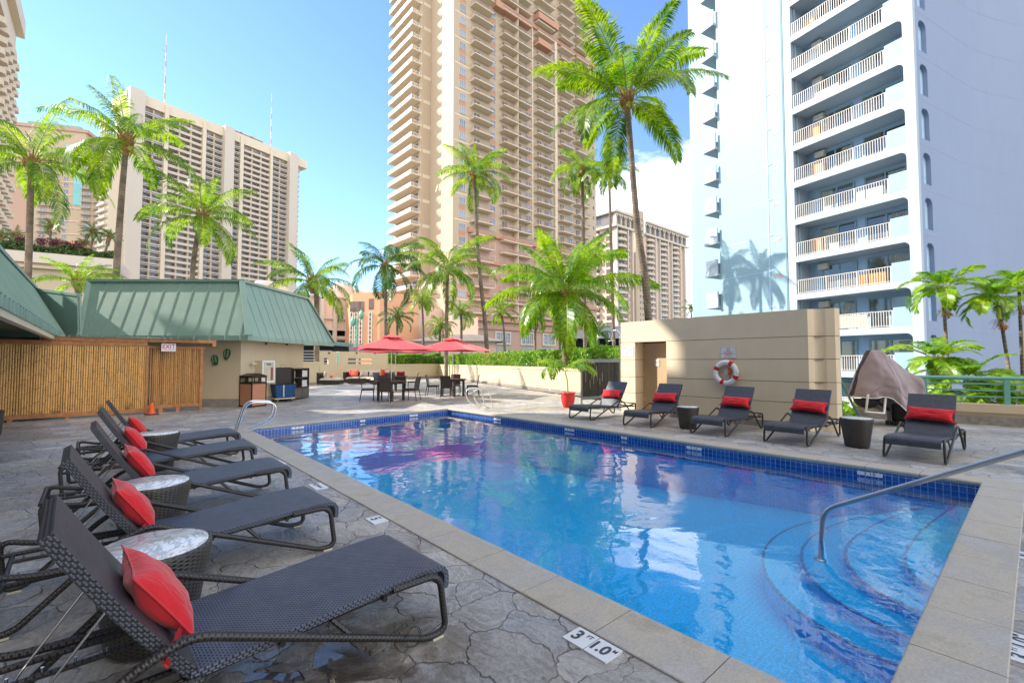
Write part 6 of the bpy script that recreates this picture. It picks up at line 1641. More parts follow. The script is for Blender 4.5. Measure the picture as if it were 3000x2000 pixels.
# base: rose podium with white lattice windows behind the hedge
pd = thing('hotel_podium', 'rose-coloured podium with white lattice windows at the foot of the balconied tower', 'building', (fx(1395, 1000), Y0 - 22, GROUND))
YP = Y0 - 22; zp = onY(1480, 935, YP)[2]
pxs = onY(1400, 1000, YP)[0]; pxe = onY(1745, 1000, YP)[0]
m_ = MB(); m_.box(pxs, pxe, YP, Y0 - .5, GROUND, zp); m_.build('wall', TW['pink'], pd, True)
m_ = MB(); m_.box(pxs - .4, pxe + .4, YP - .6, YP - .01, zp - .7, zp); m_.box(pxs, pxe, YP - .3, YP - .01, onY(1500, 968, YP)[2], onY(1500, 968, YP)[2] + .3); split_build(m_, 'cornice', TW['trim'], pd)
for a, b, za_, zb_ in ((1449, 1495, 970, 1010), (1524, 1563, 972, 1012), (1588, 1626, 976, 1014), (1670, 1706, 984, 1016)):
    a_, b_ = onY(a, za_, YP - .02), onY(b, zb_, YP - .02); zt_ = a_[2]; zl = a_[2] - (a_[2] - b_[2])
    fr = MB(); w_ = b_[0] - a_[0]; tt = w_ * .07
    fr.box(a_[0], b_[0], YP - .25, YP - .02, zt_ - tt, zt_); fr.box(a_[0], b_[0], YP - .25, YP - .02, zl, zl + tt); fr.box(a_[0], a_[0] + tt, YP - .25, YP - .02, zl + tt, zt_ - tt); fr.box(b_[0] - tt, b_[0], YP - .25, YP - .02, zl + tt, zt_ - tt)
    for j in (1, 2): x = a_[0] + w_ * j / 3; fr.box(x - tt * .3, x + tt * .3, YP - .2, YP - .02, zl + tt, zt_ - tt)
    for j in range(3):
        cx_ = a_[0] + w_ * (j + .5) / 3
        for kk in range(3): zz_ = zl + tt + (zt_ - zl - 2 * tt) * (kk + .5) / 3; fr.tube([(cx_ + w_ * .09 * math.cos(q), YP - .14, zz_ + w_ * .09 * math.sin(q)) for q in [i * math.pi / 5 for i in range(11)]], w_ * .012, 4, caps=False)
    o = fr.build('lattice_window', TW['white'], pd, True); g_ = MB(); g_.box(a_[0] + tt, b_[0] - tt, YP - .06, YP - .02, zl + tt, zt_ - tt); gg = g_.build('glass', TW['glass'], pd, True)
    g_ = MB(); g_.box(a_[0] + tt, b_[0] - tt, YP - .05, YP - .01, GROUND, zl - .3); g_.build('shop_front', TW['glassdark'], pd, True)

# ---- generic slab with bays, for the far hotels
def far_windows(m_, f, s0, s1, z0, z1, n_=.04): m_.box(s0, s1, 0, n_, z0, z1)
# ---- cream slab hotel on the left
P_ = D(836, 620, 262)[:2]; A1 = 31.5; f, v, n_, rz, left = facade(P_, A1)
def sx_(px, py=500): return S(px, py, P_, v)[3]
sh = thing('slab_hotel', 'wide cream slab hotel with long white balconies and masts on its roof', 'tower', (P_[0], P_[1], GROUND))
zR = S(873, 466, P_, v)[2] - 3.2; s0_, s1_ = sx_(362, 500), sx_(873, 600)
ZF = []
fhh = 2.95; z = zR - 5.2
while z > 0: ZF.append(z); z -= fhh
m_ = MB(f); m_.box(s0_ + 1, s1_, -16, 0, GROUND, zR); m_.build('wall', TW['white'], sh, True)
m_ = MB(f); m_.box(s0_, s1_ + 4, -17, 2.2, zR - 1.6, zR + 3.2); m_.build('roof_fascia', TW['cream'], sh, True)
fins = [(362, 407, 4.5), (471, 483, 2.8), (584, 594, 2.8), (644, 672, 4.5), (695, 705, 2.8), (784, 791, 2.8), (836, 860, 4.5)]
for a, b, d_ in fins:
    m_ = MB(f); top = zR + (3.6 if d_ > 4 else 2.0); m_.box(sx_(a), sx_(b), 0.01, d_, GROUND, top); m_.build('pier', TW['white' if d_ > 4 else 'cream'], sh, True)
bays = [(407, 471, 0), (483, 584, 1), (594, 644, 0), (672, 695, 0), (705, 784, 1), (791, 836, 0), (860, 873, 0)]
for a, b, kind in bays:
    sa_, sb2 = sx_(a) + .05, sx_(b) - .05
    if sa_ > sb2: sa_, sb2 = sb2 + .1, sa_ - .1
    nb = 3 if kind else 2 if (b - a) > 30 else 1
    m_ = MB(f); 
    for z in ZF: m_.box(sa_, sb2, .01, .10, z + .25, z + 2.6)
    split_build(m_, 'window', TW['glassdark' if kind else 'glass'], sh)
    m_ = MB(f)
    for z in ZF:
        m_.box(sa_, sb2, .0, 2.0, z, z + .28)
        if kind: m_.box(sa_, sb2, 1.9, 2.05, z + .28, z + 1.25)
        else: m_.box(sa_, sb2, 1.95, 2.05, z + .75, z + 1.25)
    split_build(m_, 'balcony', TW['white'], sh)
    m_ = MB(f)
    for i in range(1, nb): x = sa_ + (sb2 - sa_) * i / nb; m_.box(x - .35, x + .35, .11, 1.88, 0, ZF[0] + 2.9)
    for z in ZF:
        for i in range(nb): x = sa_ + (sb2 - sa_) * (i + .12) / nb; m_.box(x - .5, x + .5, .101, .35, z + .29, z + 2.6)
    split_build(m_, 'partition', TW['cream2'], sh)
# end wall of the slab and lower wing to its left
m_ = MB(f); m_.box(sx_(318), s0_ - .02, -10, 1.5, GROUND, S(330, 395, P_, v)[2]); m_.build('end_wall', TW['cream'], sh, True)
m_ = MB(f)
for z in ZF[3:]: m_.box(sx_(306), sx_(318) - .02, -8, 1.0, z, z + 1.1)
split_build(m_, 'end_balcony', TW['white'], sh)
for px, py, ptop in ((487, 318, 96), (799, 437, 272)):
    q = S(px, py, P_, v); mt = thing('roof_mast', 'thin red and white mast on the slab hotel roof, %s' % ('the taller at left' if px < 600 else 'the shorter at right'), 'mast', f(q[3], -2, zR + 3.2), 0, 'roof masts')
    zt_ = S(px + 5, ptop, P_, v)[2]; m_ = MB(f); H_ = zt_ - zR - 3.2
    m_.tube([(q[3], -2, zR + 3.2), (q[3], -2, zt_ - H_ * .25)], .26, 6); m_.tube([(q[3], -2, zt_ - H_ * .25), (q[3], -2, zt_)], .13, 6)
    if px < 600:
        for i in range(8): zz_ = zR + 12 + i * (H_ - 12) / 8; m_.tube([(q[3], -2, zz_), (q[3] - 1.5, -2, zz_ + .9)], .14, 4)
    m_.build('mast_tube', TW['white'], mt, True)
    m_ = MB(f)
    for i in range(4): a_ = zR + 3.2 + H_ * (.1 + .22 * i); m_.tube([(q[3], -2, a_), (q[3], -2, a_ + H_ * .09)], .28 if i < 3 else .15, 6)
    m_.build('red_bands', TW['trim'], mt, True)
for px in (697, 733, 762):
    q = S(px, 400, P_, v); mt = thing('roof_cooler', 'dark cooling unit on the slab hotel roof, %s of three' % {697: 'left', 733: 'middle', 762: 'right'}[px], 'cooling unit', f(q[3], -6, zR + 3.2), 0, 'roof cooling units')
    m_ = MB(f); m_.box(q[3] - 3.5, q[3] + 3.5, -9, -3, zR + 3.2, zR + 6.2); m_.build('casing', M['grey_frame'], mt, True)
    m_ = MB(f); m_.box(q[3] - 3.7, q[3] + 3.7, -9.2, -2.8, zR + 6.2, zR + 6.8); m_.build('top', TW['white'], mt, True)
# ---- tower with white arches at the right of centre (two wings and a stair core)
P2 = D(1885, 600, 240)[:2]; vX = (1., 0.)
ar = thing('arcade_tower', 'pink and white hotel tower with an arched top floor, right of the tall palm', 'tower', (P2[0], P2[1], GROUND))
y2_ = P2[1]
def gx(px, py=700, y=None): return onY(px, py, y if y is not None else y2_)[0]
zt2 = onY(1890, 650, y2_)[2]; zfl = onY(1890, 685, y2_)[2]
YL = y2_ - 12                                           # left wing stands forward
ztL = onY(1802, 618, YL)[2]; zfL = onY(1802, 658, YL)[2]
xl0, xl1 = gx(1802, 700, YL), gx(1856, 700, YL)
xr0, xr1 = gx(1887), gx(2006)
m_ = MB(); m_.box(xl0, xl1, YL, YL + 22, GROUND, ztL); m_.box(xr0, xr1, y2_, y2_ + 18, GROUND, zt2); m_.build('wall', TW['pinklt'], ar, True)
zcor = onY(1875, 617, y2_ - 5)[2]; m_ = MB(); m_.box(gx(1862, 700, y2_ - 5), gx(1887, 700, y2_ - 5), y2_ - 5, y2_ + 10, GROUND, zcor); m_.build('stair_core', TW['cream2'], ar, True)
m_ = MB(); m_.box(xl0 - 1.4, xl1 + .2, YL - 1.4, YL + 23, ztL - .6, ztL + .5); m_.box(xr0, xr1 + 3.4, y2_ - 1.4, y2_ + 18, zt2 - .6, zt2 + .5)
m_.box(xl0 - 1.4, xl1 + .1, YL - 1.5, YL - .01, zfL - 1.0, zfL); m_.box(xr0, xr1 + 3.0, y2_ - 1.5, y2_ - .01, zfl - 1., zfl); m_.box(xl0 - 1.4, xl0 - .01, YL, YL + 20, zfL - 1., zfL); split_build(m_, 'white_cornice', TW['white'], ar)
m_ = MB(); m_.box(xl0 + .2, xl1 - .2, YL - .05, YL, zfL + .2, ztL - .7); m_.box(xr0 + .2, xr1 - .2, y2_ - .05, y2_, zfl + .2, zt2 - .7); m_.box(xl0 - .05, xl0, YL + 1, YL + 19, zfL + .2, ztL - .7); split_build(m_, 'top_glazing', TW['glassdark'], ar)
m_ = MB()
def arcbay(x0, x1, y, z0, z1, n_):
    w_ = (x1 - x0) / n_
    for i in range(n_ + 1): x = x0 + w_ * i; m_.box(x - .35, x + .35, y - .9, y - .06, z0, z1 - .6)
    for i in range(n_):
        for sg in (-1, 1):
            cxx = x0 + w_ * i + (0 if sg < 0 else w_)
            m_.beam((cxx, y - .5, z1 - 2.6), (cxx - sg * w_ * .4, y - .5, z1 - .8), .8, .9)
arcbay(xl0, xl1, YL, zfL, ztL, 4); arcbay(xr0, xr1, y2_, zfl, zt2, 9)
m_.build('arches', TW['white'], ar, True)
fh2 = (onY(1902, 800, y2_)[2] - onY(1902, 816.4, y2_)[2])
ccols = [(1805, 1826, YL), (1892, 1912, y2_), (1930, 1948, y2_), (1966, 1985, y2_)]
pil = [(1801, 1804, YL), (1833, 1836, YL), (1846, 1849, YL), (1915, 1918, y2_), (1927, 1929.5, y2_), (1951, 1954, y2_), (1962, 1964.5, y2_), (1987, 1990, y2_), (1999, 2003, y2_)]
m_ = MB()
for a, b, y in pil: m_.box(gx(a, 700, y), gx(b, 700, y), y - 1.2, y - .01, GROUND, (zfL if y == YL else zfl) - 1.01)
split_build(m_, 'white_pier', TW['white'], ar)
pls = []
for a, b, y in ccols:
    z = (zfL if y == YL else zfl) - fh2 - .8; 
    while z > -2: pls.append((gx(a, 700, y), y, z)); z -= fh2
w_ = gx(1912) - gx(1892)
m1 = MB(); n_ = 8
pts = [(w_ / 2 + w_ / 2 * math.cos(math.pi + math.pi * i / n_), -2.2 * math.sin(math.pi * i / n_) ** .5) for i in range(n_ + 1)]
m1.poly(pts, 0, 1.15); rb = m1.mesh('round_balcony', [TW['white']])
m1 = MB(); m1.box(w_ * .1, w_ * .55, -.05, 0, 1.1, fh2 - .1); m1.box(w_ * .65, w_ * .9, -.05, 0, 1.1, fh2 - .1); rd = m1.mesh('balcony_window', [TW['glassdark']])
repeats(ar, 'round_balcony', rb, [((x - P2[0], y - P2[1], z - GROUND), 0) for x, y, z in pls], None, (('balcony_window', rd),))
m_ = MB()
for a, b, y in ((1829, 1832, YL), (1840, 1844, YL), (1920, 1923.5, y2_), (1957, 1960, y2_), (1993, 1996, y2_)):
    z = (zfL if y == YL else zfl) - fh2 - .8
    while z > -2: m_.box(gx(a, 700, y), gx(b, 700, y), y - .05, y - .0, z + .3, z + 2.3); z -= fh2
z = zcor - 5
while z > -2: m_.box(gx(1873, 700, y2_ - 5), gx(1876, 700, y2_ - 5), y2_ - 5.05, y2_ - 5, z, z + 1.3); m_.box(gx(1880, 700, y2_ - 5), gx(1883, 700, y2_ - 5), y2_ - 5.05, y2_ - 5, z, z + 1.3); z -= fh2
split_build(m_, 'narrow_window', TW['room'], ar)
m_ = MB()   # left face of the left wing
z = zfL - fh2 - .8
while z > -2: m_.box(xl0 - 2.0, xl0 - .01, YL + 8, YL + 14, z, z + 1.0); z -= fh2
split_build(m_, 'side_balcony', TW['white'], ar)
m_ = MB(); z = zfL - fh2 - .8
while z > -2: m_.box(xl0 - .06, xl0, YL + 2, YL + 5, z + .3, z + 2.3); m_.box(xl0 - .06, xl0, YL + 8.5, YL + 13.5, z + 1.02, z + 2.6); z -= fh2
split_build(m_, 'side_window', TW['room'], ar)
# ---- rose tower far left with teal glass
P3_ = D(160, 500, 205)[:2]; f, v, n_, rz, left = facade(P3_, 74)
rt_ = thing('rose_tower', 'rose and sand apartment tower with teal glass strips behind the leftmost palm', 'tower', (P3_[0], P3_[1], GROUND))
def s3(px, py=600): return S(px, py, P3_, v)[3]
zr3 = S(110, 372, P3_, v)[2]
m_ = MB(f); m_.box(s3(20), s3(312), -25, 0, GROUND, zr3 - 8); m_.box(s3(20), s3(240), -22, -1, zr3 - 8, zr3); m_.build('wall', TW['cream2'], rt_, True)
m_ = MB(f); m_.box(s3(20), s3(80), .0, .5, GROUND, zr3 - 8); m_.box(s3(20) - 1, s3(240) + 1, -23, -.5, zr3, zr3 + 1.5); m_.build('rose_cladding', TW['pink'], rt_, True)
m_ = MB(f); m_.box(s3(50), s3(210), -20, -4, zr3 + 1.5, zr3 + 4); m_.build('roof', M['roof'], rt_, True)
m_ = MB(f); m_.box(s3(188), s3(212), 0.01, .3, S(200, 470, P3_, v)[2], S(200, 425, P3_, v)[2]); m_.box(s3(222), s3(246), 0.01, .3, S(230, 470, P3_, v)[2], S(230, 425, P3_, v)[2]); m_.box(s3(214), s3(240), .01, .3, S(230, 602, P3_, v)[2], S(230, 480, P3_, v)[2]); m_.box(s3(82), s3(108), .01, .3, S(90, 550, P3_, v)[2], S(90, 470, P3_, v)[2]); split_build(m_, 'teal_glazing', TW['teal'], rt_)
fz = 2.95; z3 = [zr3 - 12 - i * fz for i in range(32) if zr3 - 12 - i * fz > 0]
pw = []; pb_ = []
for z in z3:
    for a, b, kk in ((118, 136, 1), (150, 168, 1), (184, 199, 0), (246, 262, 1), (282, 298, 1)):
        pw.append((f(s3(a), .0, z + .6), kk))
        if kk: pb_.append(f(s3(a) - .8, 0, z))
wm, wfm = opening_mesh(s3(133) - s3(118), 1.7, TW['glass'], TW['cream'], 1)
bm, rm = balcony_mesh((s3(133) - s3(118)) * 1.9, 1.5, 1, TW['cream2'], TW['railw'])
repeats(rt_, 'window', wm, [((p[0] - P3_[0], p[1] - P3_[1], p[2] - GROUND), rz if True else rz) for p, kk in pw], None, (('window_frame', wfm),))
repeats(rt_, 'balcony', bm, [((p[0] - P3_[0], p[1] - P3_[1], p[2] - GROUND), rz) for p in pb_], None, (('balcony_rail', rm),))
m_ = MB(f)
for z in z3[::2]: m_.box(s3(110), s3(310), 0, .25, z - .3, z + .1)
split_build(m_, 'floor_band', TW['pinklt'], rt_)
# ---- tower cut by the left edge: face runs away along the pool direction
q = D(13, 700, 100); XL = q[0]; ye = q[1]
el = thing('lattice_tower', 'cream tower with diamond lattice balconies cut off by the left edge', 'tower', (XL, ye, GROUND))
zc_ = onX(52, 110, XL)[2]; zlo = onX(45, 195, XL)[2]
m_ = MB(); m_.box(XL - 12, XL, ye - 26, ye, GROUND, zlo); m_.build('wall', TW['cream2'], el, True)
m_ = MB(); m_.box(XL - 12, XL + .6, ye - 26, ye + .6, zlo, zlo + 1.4); m_.box(XL - 12, XL + .3, ye - 26, ye + .3, zlo + 1.4, zc_ - 2); m_.box(XL - 12, XL + 1.6, ye - 26, ye + 1.2, zc_ - 2, zc_ + 2); split_build(m_, 'cornice', TW['cream'], el)
m1 = MB(); m1.add([(0, 0, 0), (0, 3.2, 0), (0, 3.2, 1.15), (0, 0, 1.15), (1.3, .9, 0), (1.3, 2.3, 0), (1.3, 2.3, 1.15), (1.3, .9, 1.15)], [(4, 5, 6, 7), (0, 4, 7, 3), (5, 1, 2, 6), (0, 1, 5, 4), (3, 7, 6, 2)])
bm = m1.mesh('lattice_balcony', [TW['cream']]); m1 = MB(); m1.box(0, .04, .5, 2.7, 1.2, 2.6); wm = m1.mesh('balcony_window', [TW['room']])
pl_ = []; i = 0; z = zlo - 3.4
while z > 2:
    for k_ in range(6): pl_.append(((.0, -4 - k_ * 3.6 + (1.8 if i % 2 else 0), z - GROUND), 0))
    z -= 2.95; i += 1
repeats(el, 'lattice_balcony', bm, pl_, None, (('balcony_window', wm),))
# ------------------------------------------------------------ the pale blue apartment tower on the right
PK = D(2672, 700, 27.4)[:2]; AB = -27.3
f, v, nB, rzB, left = facade(PK, AB)
bt = thing('blue_tower', 'pale blue apartment tower with white-railed balconies filling the right of the view', 'tower', (PK[0], PK[1], GROUND))
def sb(px, py=500): return S(px, py, PK, v)[3]
TOP = 44.
fb = lambda s, n, z: f(s, n, z)
s_post0, s_post1 = sb(2690), sb(2657)                 # right corner post
s_l0, s_l1 = sb(2325), sb(2303)                        # left post / pipe
s_w1 = sb(2110, 850)                                   # far end of the flat wall
zf_ = [S(2640, py, PK, v)[2] for py in (59, 186, 312, 442, 573, 705, 837, 976)]
FHB = (zf_[1] - zf_[-1]) / 6
zc0 = zf_[-1]                                          # ceiling of the lowest opening seen
ceil = [zc0 + FHB * k_ for k_ in range(-3, 14)]
DEPTH = 1.7
BAND = .42
# corner post, left post, flat wall
m_ = MB(fb)
m_.box(s_post0, s_post1, -.3, 0, GROUND, TOP); m_.box(s_l0, s_l1, -3, 0, GROUND, TOP)
m_.build('corner_post', TW['bwhite'], bt, True)
m_ = MB(fb); m_.box(s_l1 + .001, s_w1, -9, -.06, GROUND, TOP); m_.build('flat_wall', TW['bluelt'], bt, True)
m_ = MB(fb)
sj = sb(2245, 400); sv0, sv1 = sb(2258, 400), sb(2282, 400)
for z in ceil:
    m_.box(s_l1 + .3, s_w1 - .02, -.062, -.052, z - .30, z - .25); m_.box(sj - .04, sj + .04, -.06, -.02, z - .25, z - .30 + FHB); m_.box(sj - .35, sj + .02, -.06, -.02, z - .32, z - .24)
m_.build('joint_lines', TW['blue'], bt, True)
m_ = MB(fb)
for i, z in enumerate(ceil): m_.box(sv1, sv0, -.06, -.045, z - .85, z - .62)
split_build(m_, 'vent', flat('rusty_vent', (.42, .33, .33), .7), bt)
m_ = MB(fb); m_.tube([(s_l1 + .12, .05, GROUND), (s_l1 + .12, .05, TOP)], .045, 8); m_.tube([(s_l0 - .10, -.4, GROUND), (s_l0 - .10, -.4, TOP)], .04, 8); m_.build('downpipe', TW['bluelt'], bt, True)
# balconies storey by storey
W0, W1 = s_post1 + .001, s_l0 - .001                   # opening from the post to the pipe
Wd = W1 - W0
random.seed(5); rb_ = random.Random(12)
m_ = MB(fb); m_.box(W0, W1, -3.2, -DEPTH, GROUND, TOP); m_.build('recess_wall', TW['blue'], bt, True)
def arcfill(m_, s, z, r_, sg, n0, n1, n=6):
    """rounded corner fillet: solid between corner (s,z) and the arc"""
    pts = [(s, z)]
    for i in range(n + 1):
        q = math.pi / 2 * i / n; pts.append((s + sg * r_ * (1 - math.sin(q)), z - r_ * (1 - math.cos(q))))
    k_ = len(pts); vs = [(a, n0, b) for a, b in pts] + [(a, n1, b) for a, b in pts]
    m_.add(vs, [tuple(range(k_)), tuple(range(k_, 2 * k_))[::-1]] + [(i, (i + 1) % k_, k_ + (i + 1) % k_, k_ + i) for i in range(k_)])
slabm = MB(fb)
for i, z in enumerate(ceil):
    # slab spans between storeys: underside at z, top at z + .32, front band a bit taller
    slabm.box(W0, W1, -DEPTH, -.16, z, z + .30)
    slabm.box(W0, W1, -.159, 0, z, z + BAND)
    arcfill(slabm, W0, z, .34, 1, -DEPTH + .1, -.001)
split_build(slabm, 'floor_slab', TW['bwhite'], bt)
for i, z in enumerate(ceil[:-1]):
    fl = z + .30
    if fl > TOP - 3: break
    # right hand solid parapet block
    m_ = MB(fb); m_.box(W0, W0 + .95, -.13, -.02, z + BAND, fl + 1.30); m_.box(W0 + .86, W0 + .95, -DEPTH * .5, -.131, fl, fl + 1.30); m_.build('parapet_panel', TW['bluelt'], bt, True)
    m_ = MB(fb); m_.tube([(W0 + .95, -.09, fl + 1.12), (W1 - .05, -.09, fl + 1.12)], .022, 6); m_.box(W0 + .95, W1 - .05, -.105, -.075, fl + .19, fl + .215)
    x = W0 + 1.05
    while x < W1 - .05: m_.box(x - .012, x + .012, -.10, -.08, fl + .16, fl + 1.11); x += .145
    k_ = int((W1 - W0 - 1) / 1.45)
    for j in range(k_ + 1): x = W0 + 1.0 + j * (W1 - W0 - 1.08) / k_; m_.box(x - .025, x + .025, -.12, -.07, fl + .12, fl + 1.12)
    m_.build('balcony_railing', TW['balu'], bt, True)
    # two glazed doors in the recess
    for (a, b) in ((.10, .44), (.55, .86)):
        a_, b_ = W0 + Wd * a, W0 + Wd * b; a_ += rb_.uniform(-.1, .1)
        g_ = MB(fb); g_.box(a_, b_, -DEPTH, -DEPTH + .05, fl + .02, fl + 2.12); o = g_.build('sliding_door', TW['doorglass'], bt, True)
        fr = MB(fb); t_ = .05
        for s_ in (a_, (a_ + b_) / 2, b_): fr.box(s_ - t_, s_ + t_, -DEPTH, -DEPTH + .09, fl + .02, fl + 2.12)
        fr.box(a_ - t_, b_ + t_, -DEPTH, -DEPTH + .1, fl + 2.12, fl + 2.2)
        fr.build('door_frame', TW['bluelt'], bt, True)
        if rb_.random() < .75:
            c_ = MB(fb); w_ = (b_ - a_) * rb_.uniform(.2, .5); s0 = a_ + .06 if rb_.random() < .5 else b_ - w_ - .06
            c_.grid(lambda u_, v_: (s0 + w_ * u_, -DEPTH + .062 + .012 * math.sin(u_ * 40), fl + .05 + 2.0 * v_), 40, 1); c_.build('curtain', TW['curtain'], bt, True)
    if rb_.random() < .5:
        s0 = W1 - .9; m_ = MB(fb); m_.box(s0 - .5, s0 + .15, -DEPTH + .0, -DEPTH + .38, fl + 1.9, fl + 2.3); m_.build('air_conditioner', TW['balu'], bt, True)
    if i in (5, 7, 8, 11):
        s0 = W1 - rb_.uniform(.5, .9); m_ = MB(fb); m_.box(s0 - .5, s0 + .2, -DEPTH + .06, -DEPTH + .5, fl, fl + 1.5); o = m_.build('balcony_cupboard', TW['orangewood'], bt, True)
    if i in (4, 6):
        s0 = W0 + 1.4; m_ = MB(fb); m_.box(s0, s0 + .9, -.7, -.3, fl, fl + .9); m_.box(s0 + 1.0, s0 + 1.5, -.6, -.3, fl, fl + .95); m_.build('storage_box', TW['orangewood'] if i == 4 else TW['balu'], bt, True)
    if i in (3, 9):
        s0 = W0 + Wd * .55; m_ = MB(fb); m_.box(s0, s0 + 1.5, -.6, -.2, fl, fl + .55); m_.build('laundry', TW['balu'], bt, True)
    if i == 3:
        s0 = W0 + Wd * .35; m_ = MB(fb); m_.grid(lambda u_, v_: (s0 + 1.9 * u_, -.05 + .015 * math.sin(u_ * 60), fl + .2 + .85 * v_), 60, 1); m_.build('balcony_drape', M['cushion'], bt, True)
# far end balconies in profile
m_ = MB(fb); md = MB(fb); m_.box(s_w1 + .002, s_w1 + 6, -9, -3.5, GROUND, TOP)
m_.build('end_wall', TW['bluelt'], bt, True)
for i, z in enumerate(ceil):
    m_ = MB(fb); m_.box(s_w1 + .01, s_w1 + 1.3, -3.4, .32, z + .1, z + .28); m_.box(s_w1 + .01, s_w1 + 1.2, .16, .28, z + .281, z + 1.5); m_.box(s_w1 + 1.1, s_w1 + 1.2, -3.4, .159, z + .281, z + 1.5)
    m_.build('end_balcony', TW['bwhite'], bt, True)
    m_ = MB(fb); m_.box(s_w1 + .05, s_w1 + 1.3, -3.49, -3.42, z + .3, z + 2.5); m_.build('end_window', TW['doorglass'], bt, True)
# right face: first panel with slot windows, then faceted curve
A2 = AB + 90
v2 = hdir(A2); n2 = (v2[1], -v2[0]); n2 = n2 if n2[0] * PK[0] + n2[1] * PK[1] < 0 else (-n2[0], -n2[1])
c0b = f(s_post0, 0, 0)
fr_ = lambda s, n, z: (c0b[0] + v2[0] * s + n2[0] * n, c0b[1] + v2[1] * s + n2[1] * n, z)
def s4(px, py=400): return S(px, py, c0b[:2], v2)[3]
sl_a, sl_b, s_end = s4(2702), s4(2724), s4(2850)
rowz = []
m_ = MB(fr_); mi = MB(fr_); ml = MB(fr_)
zz0 = GROUND
m_.quad((0.301, 0, GROUND), (sl_a, 0, GROUND), (sl_a, 0, TOP), (0.301, 0, TOP)); m_.quad((sl_b, 0, GROUND), (s_end, 0, GROUND), (s_end, 0, TOP), (sl_b, 0, TOP))
prev = GROUND
for z in ceil:
    zb_, zt_ = z - 2.05, z - .12            # slot from sill to head
    m_.quad((sl_a, 0, prev), (sl_b, 0, prev), (sl_b, 0, zb_), (sl_a, 0, zb_)); prev = zt_
    dd = -.24
    m_.quad((sl_a, 0, zb_), (sl_b, 0, zb_), (sl_b, dd, zb_), (sl_a, dd, zb_)); m_.quad((sl_a, 0, zt_), (sl_a, dd, zt_), (sl_b, dd, zt_), (sl_b, 0, zt_))
    m_.quad((sl_a, 0, zb_), (sl_a, dd, zb_), (sl_a, dd, zt_), (sl_a, 0, zt_)); m_.quad((sl_b, 0, zb_), (sl_b, 0, zt_), (sl_b, dd, zt_), (sl_b, dd, zb_))
    mi.quad((sl_a, dd, zb_), (sl_b, dd, zb_), (sl_b, dd, zt_), (sl_a, dd, zt_))
    r_ = (sl_b - sl_a) * .4
    arcfill(m_, sl_a, zt_, r_, 1, dd + .01, -.001); arcfill(m_, sl_b, zt_, r_, -1, dd + .01, -.001)
    ml.box(.3, s_end, 0, .005, z - 2.42, z - 2.39)
m_.quad((sl_a, 0, prev), (sl_b, 0, prev), (sl_b, 0, TOP), (sl_a, 0, TOP))
# facets
pts = [(s_end, 0.)]; a_ = 0; L_ = s4(2925) - s_end; s, n = s_end, 0.
for k_ in range(14):
    a_ = R(min(26, 7 + 2.5 * k_)); stp = 1.3; s += stp * math.cos(a_); n += stp * math.sin(a_); pts.append((s, n))
for i in range(len(pts) - 1):
    (sa_, na_), (sb2, nb2) = pts[i], pts[i + 1]
    m_.add([(sa_, na_, GROUND), (sb2, nb2, GROUND), (sb2, nb2, TOP), (sa_, na_, TOP)], [(0, 1, 2, 3)], 0, None, False)
    for z in ceil: ml.add([(sa_, na_ + .006, z - 2.42), (sb2, nb2 + .006, z - 2.42), (sb2, nb2 + .006, z - 2.39), (sa_, na_ + .006, z - 2.39)], [(0, 1, 2, 3)])
m_.add([(s_post0 * 0, -.01, TOP), (pts[-1][0], pts[-1][1], TOP), (pts[-1][0], -12, TOP), (0, -12, TOP)], [(0, 1, 2, 3)])
m_.add([(pts[-1][0], pts[-1][1], GROUND), (pts[-1][0], -14, GROUND), (pts[-1][0], -14, TOP), (pts[-1][0], pts[-1][1], TOP)], [(0, 1, 2, 3)])
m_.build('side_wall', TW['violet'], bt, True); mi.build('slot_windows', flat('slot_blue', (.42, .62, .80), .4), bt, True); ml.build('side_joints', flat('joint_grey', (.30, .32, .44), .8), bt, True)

# ------------------------------------------------------------ low buildings beyond the wall
YA = 118
ac = thing('arched_building', 'pale pink building with white arched bays behind the green roof', 'building', (onY(900, 900, YA)[0], YA, GROUND))
a_x0, a_x1 = onY(560, 900, YA)[0], onY(1034, 900, YA)[0]
zt_ = onY(960, 858, YA)[2]; zsp = onY(960, 931, YA)[2]; zo1, zo2 = onY(990, 966, YA)[2], onY(990, 984, YA)[2]
m_ = MB(); m_.box(a_x0, a_x1, YA, YA + 25, zo1, zt_ - 1.2); m_.box(a_x0, a_x1, YA, YA + 25, GROUND, onY(990, 1003, YA)[2]); m_.box(a_x0, a_x1, YA, YA + 25, onY(990, 997, YA)[2], zo2); m_.build('wall', TW['pinklt'], ac, True)
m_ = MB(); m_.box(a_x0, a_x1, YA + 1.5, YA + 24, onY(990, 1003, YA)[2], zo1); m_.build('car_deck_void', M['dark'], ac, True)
bw = (onY(980, 900, YA)[0] - onY(942, 900, YA)[0]); xx = onY(942, 900, YA)[0]; k0_ = int((xx - a_x0) / bw)
m_ = MB(); x = xx - k0_ * bw
